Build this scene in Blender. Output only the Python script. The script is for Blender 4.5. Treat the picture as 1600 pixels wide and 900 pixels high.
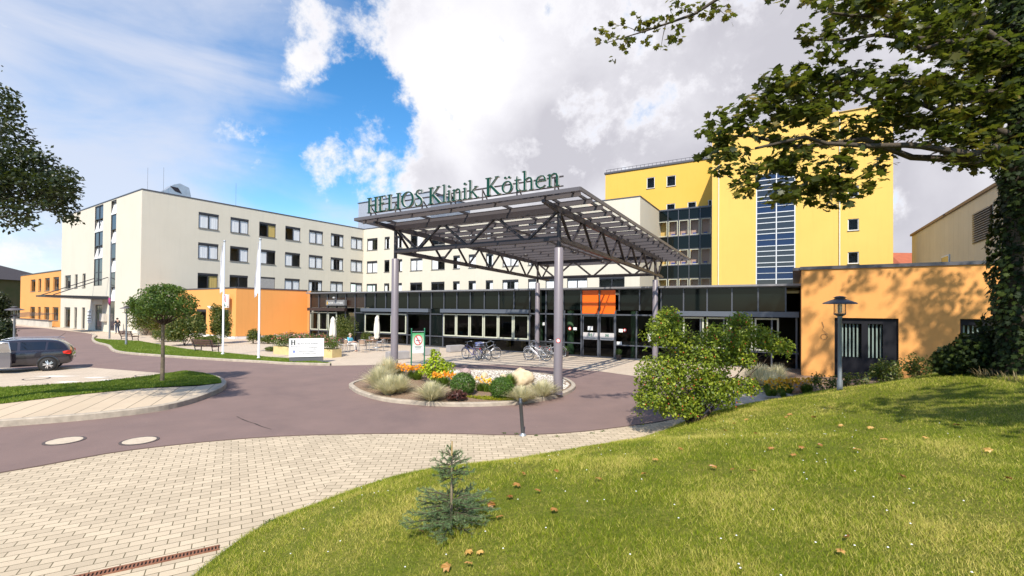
import bpy, bmesh, math, random
import numpy as np
from mathutils import Vector, Matrix
R = math.radians
rng = np.random.default_rng(7)
random.seed(7)
for o in list(bpy.data.objects): bpy.data.objects.remove(o)
scn = bpy.context.scene
COL = scn.collection

# ------------------------------------------------------------------ camera
F, YC, PIT, ROL = 724.596, 475.665, R(0.62116), R(0.50755)
EYE = 3.0
cp, sp, cr, sr = math.cos(PIT), math.sin(PIT), math.cos(ROL), math.sin(ROL)
cam_d = bpy.data.cameras.new('camera'); cam = bpy.data.objects.new('camera', cam_d); COL.objects.link(cam)
ax = Vector((cr, -sr*sp, sr*cp)); ay = Vector((-sr, -cr*sp, cr*cp)); az = -Vector((0, cp, sp))
cam.matrix_world = Matrix(((ax.x, ay.x, az.x, 0), (ax.y, ay.y, az.y, 0), (ax.z, ay.z, az.z, EYE), (0, 0, 0, 1)))
cam_d.sensor_width = 36; cam_d.lens = F/1600*36; cam_d.shift_y = (YC-450)/1600
cam_d.clip_start = 0.05; cam_d.clip_end = 3000
scn.camera = cam

# ------------------------------------------------------------------ sun + sky
SUN_EL = R(46); SUN_DIR = Vector((-0.12, -1, 0)).normalized()     # horizontal direction towards the sun
sun_d = bpy.data.lights.new('sun', 'SUN'); sun = bpy.data.objects.new('sun', sun_d); COL.objects.link(sun)
sun_d.energy = 5.0; sun_d.angle = R(0.9); sun_d.color = (1.0, 0.93, 0.80)
to_sun = Vector((SUN_DIR.x*math.cos(SUN_EL), SUN_DIR.y*math.cos(SUN_EL), math.sin(SUN_EL)))
sun.rotation_euler = to_sun.to_track_quat('Z', 'Y').to_euler()
scn.view_settings.view_transform = 'Standard'; scn.view_settings.look = 'None'
scn.view_settings.exposure = 0.5; scn.view_settings.gamma = 1
scn.render.engine = 'CYCLES'
scn.cycles.use_denoising = True
scn.cycles.max_bounces = 8; scn.cycles.transparent_max_bounces = 24
scn.cycles.caustics_reflective = False; scn.cycles.caustics_refractive = False

world = bpy.data.worlds.new('World'); scn.world = world; world.use_nodes = True
wn, wl = world.node_tree.nodes, world.node_tree.links
wn.clear()
def N(tree, t, **k):
    n = tree.nodes.new(t)
    for a, b in k.items(): setattr(n, a, b)
    return n
class G:
    """tiny node-graph helper"""
    def __init__(s, tree): s.t = tree
    def n(s, t, ins=None, **k):
        nd = s.t.nodes.new(t)
        for a, b in k.items(): setattr(nd, a, b)
        for a, b in (ins or {}).items():
            if isinstance(b, bpy.types.NodeSocket): s.t.links.new(b, nd.inputs[a])
            elif isinstance(b, bpy.types.Node): s.t.links.new(b.outputs[0], nd.inputs[a])
            else: nd.inputs[a].default_value = b
        return nd
    def m(s, op, a, b=0.0, c=None):
        ins = {0: a, 1: b}
        if c is not None: ins[2] = c
        return s.n('ShaderNodeMath', ins, operation=op)
    def mix(s, f, a, b):
        nd = s.t.nodes.new('ShaderNodeMix'); nd.data_type = 'RGBA'
        for i, v in ((0, f), (6, a), (7, b)):
            if isinstance(v, bpy.types.NodeSocket): s.t.links.new(v, nd.inputs[i])
            elif isinstance(v, bpy.types.Node): s.t.links.new(v.outputs[0], nd.inputs[i])
            else: nd.inputs[i].default_value = (v if i == 0 else (*v, 1) if len(v) == 3 else v)
        return nd.outputs[2]
    def ramp(s, f, stops, interp='LINEAR'):
        nd = s.n('ShaderNodeValToRGB', {0: f}); cr_ = nd.color_ramp; cr_.interpolation = interp
        while len(cr_.elements) < len(stops): cr_.elements.new(0.5)
        for e, (p, c) in zip(cr_.elements, stops):
            e.position = p; e.color = (*c, 1) if hasattr(c, '__len__') else (c, c, c, 1)
        return nd
W = G(world.node_tree)
sky = W.n('ShaderNodeTexSky', sky_type='NISHITA', sun_disc=False)
sky.sun_elevation = SUN_EL; sky.sun_rotation = math.atan2(SUN_DIR.x, SUN_DIR.y)
sky.altitude = 100; sky.air_density = 1.0; sky.dust_density = 0.4; sky.ozone_density = 2.5
hs = W.n('ShaderNodeHueSaturation', {'Hue': 0.497, 'Saturation': 1.32, 'Value': 1.02, 'Color': sky})
bg_sky = W.n('ShaderNodeBackground', {'Color': hs, 'Strength': 0.15})
tc = W.n('ShaderNodeTexCoord')
nrm = W.n('ShaderNodeVectorMath', {0: tc.outputs['Generated']}, operation='NORMALIZE')
sep = W.n('ShaderNodeSeparateXYZ', {0: nrm})
# clouds lie on a layer overhead, so they shrink towards the horizon
den = W.m('ADD', W.m('MAXIMUM', sep.outputs[2], 0.0), 0.28)
cx = W.m('DIVIDE', sep.outputs[0], den); cy = W.m('DIVIDE', sep.outputs[1], den)
cv = W.n('ShaderNodeCombineXYZ', {0: cx, 1: cy, 2: 0.0})
nz = W.n('ShaderNodeTexNoise', {'Vector': cv, 'Scale': 2.3, 'Detail': 10.0, 'Roughness': 0.60, 'Distortion': 0.35})
nz2 = W.n('ShaderNodeTexNoise', {'Vector': nrm, 'Scale': 7.0, 'Detail': 10.0, 'Roughness': 0.62, 'Distortion': 0.2})
wz = W.n('ShaderNodeTexNoise', {'Vector': nrm, 'Scale': 3.4, 'Detail': 6.0, 'Roughness': 0.6})
wv = W.n('ShaderNodeVectorMath', {0: W.n('ShaderNodeVectorMath', {0: wz.outputs['Color'], 1: (.5, .5, .5)}, operation='SUBTRACT'), 'Scale': 0.24}, operation='SCALE')
wrp = W.n('ShaderNodeVectorMath', {0: W.n('ShaderNodeVectorMath', {0: nrm, 1: wv}, operation='ADD')}, operation='NORMALIZE')
def ray_dir(px, py):
    u, v = px-800, -(py-YC)
    u, v = u*cr - v*sr, u*sr + v*cr
    return Vector((u, F*cp - v*sp, F*sp + v*cp)).normalized()
def blob(px, py, r0, r1, amp):
    """a patch of cloud (amp>0) or clear sky (amp<0) round a fixed direction of the sky; r0, r1 in radians"""
    dt = W.n('ShaderNodeVectorMath', {0: wrp, 1: tuple(ray_dir(px, py))}, operation='DOT_PRODUCT')
    an = W.m('ARCCOSINE', W.m('MINIMUM', dt.outputs['Value'], 0.99999))
    return W.n('ShaderNodeMapRange', {0: an, 1: r0, 2: r1, 3: amp, 4: 0.0}, interpolation_type='SMOOTHSTEP')
def total(start, bs):
    for b in bs: start = W.m('ADD', start, blob(*b))
    return start
# cumulus bank: thick, ragged edged
def clampn(v, lo, hi): return W.m('MAXIMUM', W.m('MINIMUM', v, hi), lo)
nz5 = W.n('ShaderNodeTexNoise', {'Vector': nrm, 'Scale': 22.0, 'Detail': 8.0, 'Roughness': 0.65})
shape = total(W.m('ADD', -0.55, 0.0), [(1080, 130, .36, .66, 1.2), (760, 40, .08, .30, .85), (780, 270, .06, .22, .85), (600, 20, .0, .20, .45), (630, 275, .03, .20, .85), (1500, 250, .2, .6, .9), (520, 272, .0, .12, .42), (700, 150, .0, .16, .5),
                  (600, 195, .0, .12, -.40), (785, 68, .0, .05, -1.1), (545, 130, .0, .09, -.35), (60, 385, .0, .13, .62), (470, 70, .0, .12, .45), (20, 430, .0, .10, .3), (400, 20, .0, .16, .25)])
cum = W.m('ADD', W.m('MULTIPLY', clampn(shape, -0.62, 1.05), 0.66), W.m('MULTIPLY', W.m('SUBTRACT', nz, 0.5), 1.1))
cum = W.m('ADD', cum, W.m('MULTIPLY', W.m('SUBTRACT', nz2, 0.5), 2.3))
cum = W.m('ADD', cum, W.m('MULTIPLY', W.m('SUBTRACT', nz5, 0.5), 0.9))
cmask = W.n('ShaderNodeMapRange', {0: cum, 1: -0.10, 2: 0.36, 3: 0.0, 4: 1.0}, interpolation_type='SMOOTHSTEP')
# high thin cloud: soft streaks
mp0 = W.n('ShaderNodeMapping', {'Vector': nrm, 'Scale': (1.3, 1.3, 5.2), 'Rotation': (0.0, 0.35, 0.0)})
nz4 = W.n('ShaderNodeTexNoise', {'Vector': mp0, 'Scale': 1.9, 'Detail': 8.0, 'Roughness': 0.55, 'Distortion': 0.5})
cir = W.m('MULTIPLY_ADD', W.m('SUBTRACT', nz4, 0.5), 2.2, 0.10)
cir = total(cir, [(170, 60, .12, .42, .55), (330, 150, .0, .18, .40), (30, 300, .05, .26, .45), (300, 345, .0, .26, .55), (560, 345, .0, .16, .40), (900, 300, .1, .6, .4), (640, 215, .03, .22, -.50), (120, 135, .0, .16, -.22), (450, 230, .04, .30, -.62), (560, 130, .0, .12, -.25)])
imask = W.n('ShaderNodeMapRange', {0: cir, 1: -0.25, 2: 1.05, 3: 0.0, 4: 0.85}, interpolation_type='SMOOTHSTEP')
thick = W.n('ShaderNodeMapRange', {0: cum, 1: 0.05, 2: 0.60, 3: 0.0, 4: 1.0}, interpolation_type='SMOOTHSTEP')
gb = total(W.m('ADD', 0.13, 0.0), [(1080, 160, .10, .50, .52), (830, 262, .02, .20, .40), (1480, 300, .1, .5, .5), (740, 120, .02, .20, -.50), (1000, 300, .0, .12, -.30), (640, 285, .0, .12, .45), (560, 20, .0, .12, .12), (940, 245, .0, .18, .25)])
nz3 = W.n('ShaderNodeTexNoise', {'Vector': nrm, 'Scale': 4.2, 'Detail': 9.0, 'Roughness': 0.55, 'Distortion': .3})
shc = W.n('ShaderNodeClamp', {0: W.m('MULTIPLY', W.m('ADD', gb, W.m('MULTIPLY', W.m('SUBTRACT', nz3, 0.44), 1.7)), thick)})
ccol = W.ramp(shc, [(0.0, (1.0, 0.99, 1.0)), (0.3, (0.90, 0.89, 0.94)), (1.0, (0.61, 0.60, 0.66))])
bg_ci = W.n('ShaderNodeBackground', {'Color': (0.80, 0.84, 0.97, 1), 'Strength': 0.68})
bg_cl = W.n('ShaderNodeBackground', {'Color': ccol, 'Strength': 0.74})
mx1 = W.n('ShaderNodeMixShader', {0: imask, 1: bg_sky, 2: bg_ci})
mxs = W.n('ShaderNodeMixShader', {0: cmask, 1: mx1, 2: bg_cl})
W.n('ShaderNodeOutputWorld', {0: mxs})

# ------------------------------------------------------------------ helpers: picture ray <-> world plane
def tt(px, py):
    d = ray_dir(px, py); return d.x/d.y, d.z/d.y
def gp(px, py, z=0.0):
    a, b = tt(px, py); Y = (z-EYE)/b; return (a*Y, Y)
def at(px, py, Y):
    a, b = tt(px, py); return Vector((a*Y, Y, EYE+b*Y))

# ------------------------------------------------------------------ materials
MATS = {}
def mat(name, col=(.5,.5,.5), rough=.6, metal=0., var=0., vscale=3., bump=0., bscale=40., spec=.5, col2=None, detail=5., coat=0., emit=None):
    if name in MATS: return MATS[name]
    m = bpy.data.materials.new(name); m.use_nodes = True; MATS[name] = m
    g = G(m.node_tree); b = m.node_tree.nodes['Principled BSDF']
    b.inputs['Roughness'].default_value = rough; b.inputs['Metallic'].default_value = metal
    b.inputs['Specular IOR Level'].default_value = spec; b.inputs['Base Color'].default_value = (*col, 1)
    b.inputs['Coat Weight'].default_value = coat
    if emit: b.inputs['Emission Color'].default_value = (*emit[0], 1); b.inputs['Emission Strength'].default_value = emit[1]
    if var or col2 or bump:
        tc = g.n('ShaderNodeTexCoord')
        if var or col2:
            nz = g.n('ShaderNodeTexNoise', {'Vector': tc.outputs['Object'], 'Scale': vscale, 'Detail': detail, 'Roughness': .6})
            rp = g.n('ShaderNodeMapRange', {0: nz, 1: .3, 2: .7})
            a = col; c = col2 or tuple(x*(1-var) for x in col)
            m.node_tree.links.new(g.mix(rp.outputs[0], a, c), b.inputs['Base Color'])
        if bump:
            nb = g.n('ShaderNodeTexNoise', {'Vector': tc.outputs['Object'], 'Scale': bscale, 'Detail': 4.0})
            bp = g.n('ShaderNodeBump', {'Height': nb, 'Strength': bump, 'Distance': .02})
            m.node_tree.links.new(bp.outputs[0], b.inputs['Normal'])
    return m

def leaf_mat(name, c0, c1, c2, trans=.35, rough=.45, spec=.4, tm=.5):
    if name in MATS: return MATS[name]
    m = bpy.data.materials.new(name); m.use_nodes = True; MATS[name] = m
    g = G(m.node_tree); b = m.node_tree.nodes['Principled BSDF']; out = m.node_tree.nodes['Material Output']
    at_ = g.n('ShaderNodeAttribute', attribute_name='rnd')
    rp = g.ramp(at_.outputs['Fac'], [(0., c0), (.55, c1), (1., c2)])
    m.node_tree.links.new(rp.outputs[0], b.inputs['Base Color'])
    b.inputs['Roughness'].default_value = rough; b.inputs['Specular IOR Level'].default_value = spec
    tr = g.n('ShaderNodeBsdfTranslucent', {'Color': g.mix(tm, rp.outputs[0], (.25, .32, .03))})
    mx = g.n('ShaderNodeMixShader', {0: trans, 1: b, 2: tr})
    m.node_tree.links.new(mx.outputs[0], out.inputs[0])
    return m

def glass_mat(name, tint=(.75,.8,.8), ior=1.5, refl=(1,1,1), base=0.04):
    if name in MATS: return MATS[name]
    m = bpy.data.materials.new(name); m.use_nodes = True; MATS[name] = m
    g = G(m.node_tree); out = m.node_tree.nodes['Material Output']
    bf = g.n('ShaderNodeNewGeometry').outputs['Backfacing']      # a single sheet reflects alike from both sides
    fr = g.n('ShaderNodeFresnel', {'IOR': g.m('ADD', ior, g.m('MULTIPLY', bf, 1/ior-ior))})
    f2 = g.m('ADD', fr, base)
    tc = g.n('ShaderNodeTexCoord'); nb = g.n('ShaderNodeTexNoise', {'Vector': tc.outputs['Object'], 'Scale': .8, 'Detail': 1.0})
    bp = g.n('ShaderNodeBump', {'Height': nb, 'Strength': .12, 'Distance': .02})
    gl = g.n('ShaderNodeBsdfGlossy', {'Color': (*refl, 1), 'Roughness': .015, 'Normal': bp})
    tr = g.n('ShaderNodeBsdfTransparent', {'Color': (*tint, 1)})
    mx = g.n('ShaderNodeMixShader', {0: f2, 1: tr, 2: gl})
    m.node_tree.links.new(mx.outputs[0], out.inputs[0])
    return m

# ------------------------------------------------------------------ mesh builder
class MB:
    def __init__(s): s.v = []; s.f = []; s.m = []; s.sm = []
    def add(s, vs, fs, mi=0, smooth=False):
        o = len(s.v); s.v.extend([tuple(v) for v in vs])
        s.f.extend([tuple(i+o for i in f) for f in fs]); s.m.extend([mi]*len(fs)); s.sm.extend([smooth]*len(fs))
    def box(s, x0, x1, y0, y1, z0, z1, mi=0, fr=None):
        vs = [(x, y, z) for z in (z0, z1) for y in (y0, y1) for x in (x0, x1)]
        if fr: vs = [fr(*v) for v in vs]
        s.add(vs, [(0,2,3,1),(4,5,7,6),(0,1,5,4),(1,3,7,5),(3,2,6,7),(2,0,4,6)], mi)
    def quad(s, a, b, c, d, mi=0): s.add([a, b, c, d], [(0,1,2,3)], mi)
    def tube(s, pts, r, n=8, mi=0, cap=True, smooth=True):
        pts = [Vector(p) for p in pts]; rs = r if hasattr(r, '__len__') else [r]*len(pts)
        vs, fs = [], []; up = None
        for i, p in enumerate(pts):
            d = (pts[min(i+1, len(pts)-1)] - pts[max(i-1, 0)]).normalized()
            if up is None: up = Vector((0,0,1)) if abs(d.z) < .9 else Vector((1,0,0))
            a = d.cross(up).normalized(); b = a.cross(d).normalized(); up = b
            for k in range(n):
                t = 2*math.pi*k/n; vs.append(p + a*math.cos(t)*rs[i] + b*math.sin(t)*rs[i])
        for i in range(len(pts)-1):
            for k in range(n):
                k2 = (k+1) % n; fs.append((i*n+k, i*n+k2, (i+1)*n+k2, (i+1)*n+k))
        s.add(vs, fs, mi, smooth)
        if cap:
            s.add([vs[k] for k in range(n)], [tuple(range(n))], mi); s.add([vs[-n+k] for k in range(n)], [tuple(range(n))], mi)
    def lathe(s, prof, c=(0,0,0), n=16, mi=0, smooth=True):
        vs, fs = [], []
        for (r, z) in prof:
            for k in range(n):
                t = 2*math.pi*k/n; vs.append((c[0]+r*math.cos(t), c[1]+r*math.sin(t), c[2]+z))
        for i in range(len(prof)-1):
            for k in range(n):
                k2 = (k+1) % n; fs.append((i*n+k, i*n+k2, (i+1)*n+k2, (i+1)*n+k))
        s.add(vs, fs, mi, smooth)
    def bar(s, a, b, w, h, mi=0, up=(0,0,1)):
        a, b = Vector(a), Vector(b); d = (b-a).normalized(); u = Vector(up)
        x = d.cross(u).normalized(); y = x.cross(d).normalized()
        vs = [p + x*i*w/2 + y*j*h/2 for p in (a, b) for j in (-1, 1) for i in (-1, 1)]
        s.add(vs, [(0,2,3,1),(4,5,7,6),(0,1,5,4),(1,3,7,5),(3,2,6,7),(2,0,4,6)], mi)
    def prism(s, poly, z0, z1, mi=0, mi_side=None):
        n = len(poly); vs = [(x, y, z1) for x, y in poly] + [(x, y, z0) for x, y in poly]
        s.add(vs, [tuple(range(n))], mi)
        s.add(vs, [(i, n+i, n+(i+1) % n, (i+1) % n) for i in range(n)], mi if mi_side is None else mi_side)
    def build(s, name, mats, parent=None, loc=None, rz=0., local=False):
        me = bpy.data.meshes.new(name)
        v = np.array(s.v, dtype=float)
        me.from_pydata([tuple(x) for x in v], [], s.f)
        mats = mats if isinstance(mats, (list, tuple)) else [mats]
        for m in mats: me.materials.append(m)
        me.polygons.foreach_set('material_index', s.m); me.polygons.foreach_set('use_smooth', s.sm)
        me.update()
        o = bpy.data.objects.new(name, me); COL.objects.link(o)
        return attach(o, parent, loc, rz, local)
def wm(o):
    b = Matrix.LocRotScale(o.location, o.rotation_euler, o.scale)
    return wm(o.parent) @ o.matrix_parent_inverse @ b if o.parent else b
def attach(o, parent=None, loc=None, rz=0., local=False):
    """mesh built in world coordinates unless local=True (then in the parent's own frame, moved to loc)"""
    if parent is not None:
        o.parent = parent
        if not local: o.matrix_parent_inverse = wm(parent).inverted()
    if loc is not None: o.location = loc
    if rz: o.rotation_euler = (0, 0, rz)
    return o
def thing(name, label, cat, loc=(0,0,0), rz=0., group=None, kind=None):
    o = bpy.data.objects.new(name, None); COL.objects.link(o); o.empty_display_size = .3
    o.location = loc; o.rotation_euler = (0, 0, rz)
    o['label'] = label; o['category'] = cat
    if group: o['group'] = group
    if kind: o['kind'] = kind
    return o
def tag(o, label, cat=None, group=None, kind=None):
    if label: o['label'] = label
    if cat: o['category'] = cat
    if group: o['group'] = group
    if kind: o['kind'] = kind
    return o
def struct(o): o['kind'] = 'structure'; return o
def copy_tree(o, parent=None):
    c = o.copy(); COL.objects.link(c); c.parent = parent
    for ch in list(o.children): copy_tree(ch, c)
    return c
def smooth_poly(pts, n=5, closed=False):
    P = [Vector(p) for p in pts]; out = []; L = len(P)
    rngi = range(L) if closed else range(L-1)
    for i in rngi:
        p0 = P[(i-1) % L] if closed or i > 0 else P[0]; p1 = P[i]; p2 = P[(i+1) % L]; p3 = P[(i+2) % L] if closed or i+2 < L else P[-1]
        for k in range(n):
            t = k/n; out.append(tuple(.5*((2*p1)+(-p0+p2)*t+(2*p0-5*p1+4*p2-p3)*t*t+(-p0+3*p1-3*p2+p3)*t**3)))
    if not closed: out.append(tuple(P[-1]))
    return out
def offset_line(pts, d):
    """parallel line to the left (d>0) of an open polyline"""
    out = []
    for i, p in enumerate(pts):
        a = Vector(pts[max(i-1, 0)][:2]); b = Vector(pts[min(i+1, len(pts)-1)][:2]); t = (b-a).normalized()
        out.append((p[0]-t.y*d, p[1]+t.x*d))
    return out
def kerb_mesh(mb, line, w, z0, z1, seg=1.0, mi=0):
    """kerb stones along a line: outer face on the line, stones to its left, thin joints"""
    L = offset_line(line, w); Lm = offset_line(line, w*.18)
    n = len(line)
    for i in range(n-1):
        a, b, c, d = line[i], line[i+1], L[i+1], L[i]; am, bm = Lm[i], Lm[i+1]
        mb.quad((*a, z0), (*b, z0), (*b, z1-.02), (*a, z1-.02), mi)
        mb.quad((*a, z1-.02), (*b, z1-.02), (*bm, z1), (*am, z1), mi)
        mb.quad((*am, z1), (*bm, z1), (*c, z1), (*d, z1), mi)
        mb.quad((*d, z0), (*d, z1), (*c, z1), (*c, z0), mi)

# ---- foliage
OVAL = np.array([(0,0,0),(.5,.30,.06),(1,0,-.05),(.5,-.30,.06)])
OVAL_F = [(0,1,2),(0,2,3)]
mp = [(0,0),(.18,.10),(.05,.45),(.32,.36),(.52,.62),(.60,.30),(.98,.20),(.80,.04),(1.12,0)]
MAPLE = np.array([(x, y, -.10*abs(y)) for x, y in mp] + [(x, -y, -.10*abs(y)) for x, y in mp[1:-1]][::-1])
MAPLE_F = [tuple([0] + [i, i+1]) for i in range(1, len(MAPLE)-1)]
def rand_rot(nrm_):
    """frames with random heading whose z axis follows nrm_ (n,3)"""
    n = len(nrm_); z = nrm_/np.linalg.norm(nrm_, axis=1)[:, None]
    a = rng.normal(size=(n, 3)); x = a - (a*z).sum(1)[:, None]*z; x /= np.linalg.norm(x, axis=1)[:, None]
    y = np.cross(z, x); return np.stack([x, y, z], 2)
def leaf_cloud(name, pos, nr, size, mats, parent=None, tmpl=OVAL, tf=OVAL_F, svar=.35, jit=.6, rot=None, rnd=None, world=True):
    pos = np.asarray(pos, float); n = len(pos)
    nr = np.asarray(nr, float) + rng.normal(size=(n, 3))*jit
    M = rand_rot(nr) if rot is None else rot
    sc = (size if np.ndim(size) else np.full(n, size)) * (1 + rng.uniform(-svar, svar, n))
    V = np.einsum('nij,kj->nki', M, tmpl)*sc[:, None, None] + pos[:, None, :]
    k = len(tmpl); tf = np.array(tf); nf = len(tf)
    Fc = (tf[None] + (np.arange(n)*k)[:, None, None]).reshape(-1, 3)
    r = rng.random(n) if rnd is None else rnd
    return tri_mesh(name, V.reshape(-1, 3), Fc, mats, parent, np.repeat(r, nf))
def tri_mesh(name, V, Fc, mats, parent=None, rnd=None, smooth=False):
    me = bpy.data.meshes.new(name)
    nv, nf = len(V), len(Fc)
    me.vertices.add(nv); me.vertices.foreach_set('co', np.asarray(V, np.float32).ravel())
    me.loops.add(nf*3); me.loops.foreach_set('vertex_index', np.asarray(Fc, np.int32).ravel())
    me.polygons.add(nf); me.polygons.foreach_set('loop_start', np.arange(0, nf*3, 3, dtype=np.int32))
    me.update(calc_edges=True)
    for m in (mats if isinstance(mats, (list, tuple)) else [mats]): me.materials.append(m)
    if rnd is not None:
        a = me.attributes.new('rnd', 'FLOAT', 'FACE'); a.data.foreach_set('value', np.asarray(rnd, np.float32))
    me.validate()
    o = bpy.data.objects.new(name, me); COL.objects.link(o)
    return attach(o, parent)
def ell_points(c, r, n, shell=.55, lo=-1.):
    """points in an ellipsoid, more of them near its skin; returns positions and outward normals"""
    d = rng.normal(size=(n*2, 3)); d /= np.linalg.norm(d, axis=1)[:, None]; d = d[d[:, 2] > lo][:n]
    rad = shell + (1-shell)*rng.random(len(d))**.6
    rad *= 1 + .0*rad
    return np.array(c) + d*rad[:, None]*np.array(r), d
# ================================================================== GROUND
u31 = Vector((math.cos(R(31.3)), -math.sin(R(31.3)), 0)); w31 = Vector((math.sin(R(31.3)), math.cos(R(31.3)), 0))
M_asph = mat('asphalt_red', (.20, .128, .113), .9, var=.0, col2=(.155, .100, .090), vscale=.9, bump=.5, bscale=160)
def paving_mat(name, c1, c2, mortar, bw, bh, rot, off=(0,0), msize=.012, zone=None):
    m = bpy.data.materials.new(name); m.use_nodes = True; g = G(m.node_tree); b = m.node_tree.nodes['Principled BSDF']
    tc = g.n('ShaderNodeTexCoord')
    def br(rot, bw, bh):
        mp_ = g.n('ShaderNodeMapping', {'Vector': tc.outputs['Object'], 'Rotation': (0, 0, -R(rot)), 'Location': (off[0], off[1], 0)})
        return g.n('ShaderNodeTexBrick', {'Vector': mp_, 'Color1': (0, 0, 0, 1), 'Color2': (1, 1, 1, 1), 'Mortar': (.5, .5, .5, 1), 'Scale': 1.0, 'Mortar Size': msize, 'Mortar Smooth': .15, 'Bias': 0., 'Brick Width': bw, 'Row Height': bh})
    b1 = br(rot, bw, bh); colr, fac = b1.outputs['Color'], b1.outputs['Fac']
    if zone:
        b2 = br(*zone[1:]); sx = g.n('ShaderNodeSeparateXYZ', {0: tc.outputs['Object']})
        k = g.m('GREATER_THAN', sx.outputs[0], zone[0])
        colr = g.mix(k.outputs[0], colr, b2.outputs['Color'])
        fac = g.m('ADD', g.m('MULTIPLY', fac, g.m('SUBTRACT', 1.0, k)), g.m('MULTIPLY', b2.outputs['Fac'], k)).outputs[0]
    n1 = g.n('ShaderNodeTexNoise', {'Vector': tc.outputs['Object'], 'Scale': .55, 'Detail': 5.0, 'Roughness': .65})
    n2 = g.n('ShaderNodeTexNoise', {'Vector': tc.outputs['Object'], 'Scale': 60., 'Detail': 3.0})
    base = g.mix(colr, c1, c2)
    base = g.mix(g.n('ShaderNodeMapRange', {0: n1, 1: .50, 2: .78, 3: 0., 4: .55}).outputs[0], base, tuple(x*.72 for x in c1))
    base = g.mix(g.n('ShaderNodeMapRange', {0: n2, 1: .35, 2: .7, 3: 0., 4: .18}).outputs[0], base, (.25, .2, .15))
    base = g.mix(fac, base, mortar)
    m.node_tree.links.new(base, b.inputs['Base Color']); b.inputs['Roughness'].default_value = .85
    hh = g.m('SUBTRACT', g.m('MULTIPLY', n2, .12), fac)
    bp = g.n('ShaderNodeBump', {'Height': hh, 'Strength': .55, 'Distance': .012}); m.node_tree.links.new(bp.outputs[0], b.inputs['Normal'])
    return m
g = G(M_asph.node_tree); b_ = M_asph.node_tree.nodes['Principled BSDF']; tcn = g.n('ShaderNodeTexCoord'); src = b_.inputs['Base Color'].links[0].from_socket
n1 = g.n('ShaderNodeTexNoise', {'Vector': tcn.outputs['Object'], 'Scale': 170., 'Detail': 2.0}); n2 = g.n('ShaderNodeTexNoise', {'Vector': tcn.outputs['Object'], 'Scale': .23, 'Detail': 6.0, 'Roughness': .7, 'Distortion': 1.2})
v1 = g.n('ShaderNodeTexVoronoi', {'Vector': tcn.outputs['Object'], 'Scale': 1.3}); c_ = g.mix(g.n('ShaderNodeMapRange', {0: n1, 1: .35, 2: .65, 3: 0., 4: .4}).outputs[0], src, (.27,.20,.18))
c_ = g.mix(g.n('ShaderNodeMapRange', {0: n2, 1: .50, 2: .72, 3: 0., 4: .45}).outputs[0], c_, (.12,.082,.08)); c_ = g.mix(g.n('ShaderNodeMapRange', {0: v1.outputs['Distance'], 1: .0, 2: .035, 3: .7, 4: .0}).outputs[0], c_, (.40,.34,.28))
M_asph.node_tree.links.new(c_, b_.inputs['Base Color'])
M_pave = paving_mat('paving_front', (.56, .455, .325), (.44, .355, .25), (.12, .095, .05), .27, .145, 31, msize=.006, zone=(-3.1, 6, .25, .145))
M_plaza = paving_mat('paving_plaza', (.55, .45, .35), (.49, .40, .31), (.34, .27, .20), .4, .2, 31.3, msize=.006)
M_strip = paving_mat('paving_strip', (.58, .46, .33), (.52, .41, .29), (.15, .12, .08), .5, 5., 24, msize=.012)
M_kerb = mat('kerb_concrete', (.46, .39, .31), .85, var=.35, vscale=5, bump=.3, bscale=60)
M_soil = mat('bark_mulch', (.14, .09, .06), .95, col2=(.30, .20, .13), vscale=22, bump=1., bscale=50)
def grass_mat(name, a, b_, c):
    m = bpy.data.materials.new(name); m.use_nodes = True; MATS[name] = m; g = G(m.node_tree); b = m.node_tree.nodes['Principled BSDF']
    tc = g.n('ShaderNodeTexCoord')
    n1 = g.n('ShaderNodeTexNoise', {'Vector': tc.outputs['Object'], 'Scale': 1.1, 'Detail': 6.0, 'Roughness': .7})
    n2 = g.n('ShaderNodeTexNoise', {'Vector': tc.outputs['Object'], 'Scale': 28., 'Detail': 5.0, 'Roughness': .7})
    f1 = g.n('ShaderNodeMapRange', {0: n1, 1: .38, 2: .66}); f2 = g.n('ShaderNodeMapRange', {0: n2, 1: .3, 2: .7})
    col = g.mix(f2.outputs[0], g.mix(f1.outputs[0], a, b_), c)
    m.node_tree.links.new(col, b.inputs['Base Color']); b.inputs['Roughness'].default_value = .9; b.inputs['Specular IOR Level'].default_value = .15
    bp = g.n('ShaderNodeBump', {'Height': n2, 'Strength': .9, 'Distance': .05}); m.node_tree.links.new(bp.outputs[0], b.inputs['Normal'])
    return m
M_grassbase = grass_mat('lawn_ground', (.17, .20, .02), (.30, .26, .055), (.10, .12, .016))
M_far = mat('far_ground', (.09, .11, .04), .95, col2=(.14, .13, .07), vscale=.05)

def sheet(name, poly, z, m):
    mb = MB(); mb.add([(x, y, z) for x, y in poly], [tuple(range(len(poly)))]); o = mb.build(name, m)
    bm = bmesh.new(); bm.from_mesh(o.data); bmesh.ops.triangulate(bm, faces=bm.faces)
    for f in bm.faces:
        if f.normal.z < 0: f.normal_flip()
    bm.to_mesh(o.data); bm.free(); return struct(o)
sheet('ground', [(-900,-300),(900,-300),(900,1500),(-900,1500)], -.03, M_far)
sheet('road', [(-95,-8),(14,-8),(14,34),(-19,46),(-40,56),(-58,72),(-110,96)], 0., M_asph)
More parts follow.
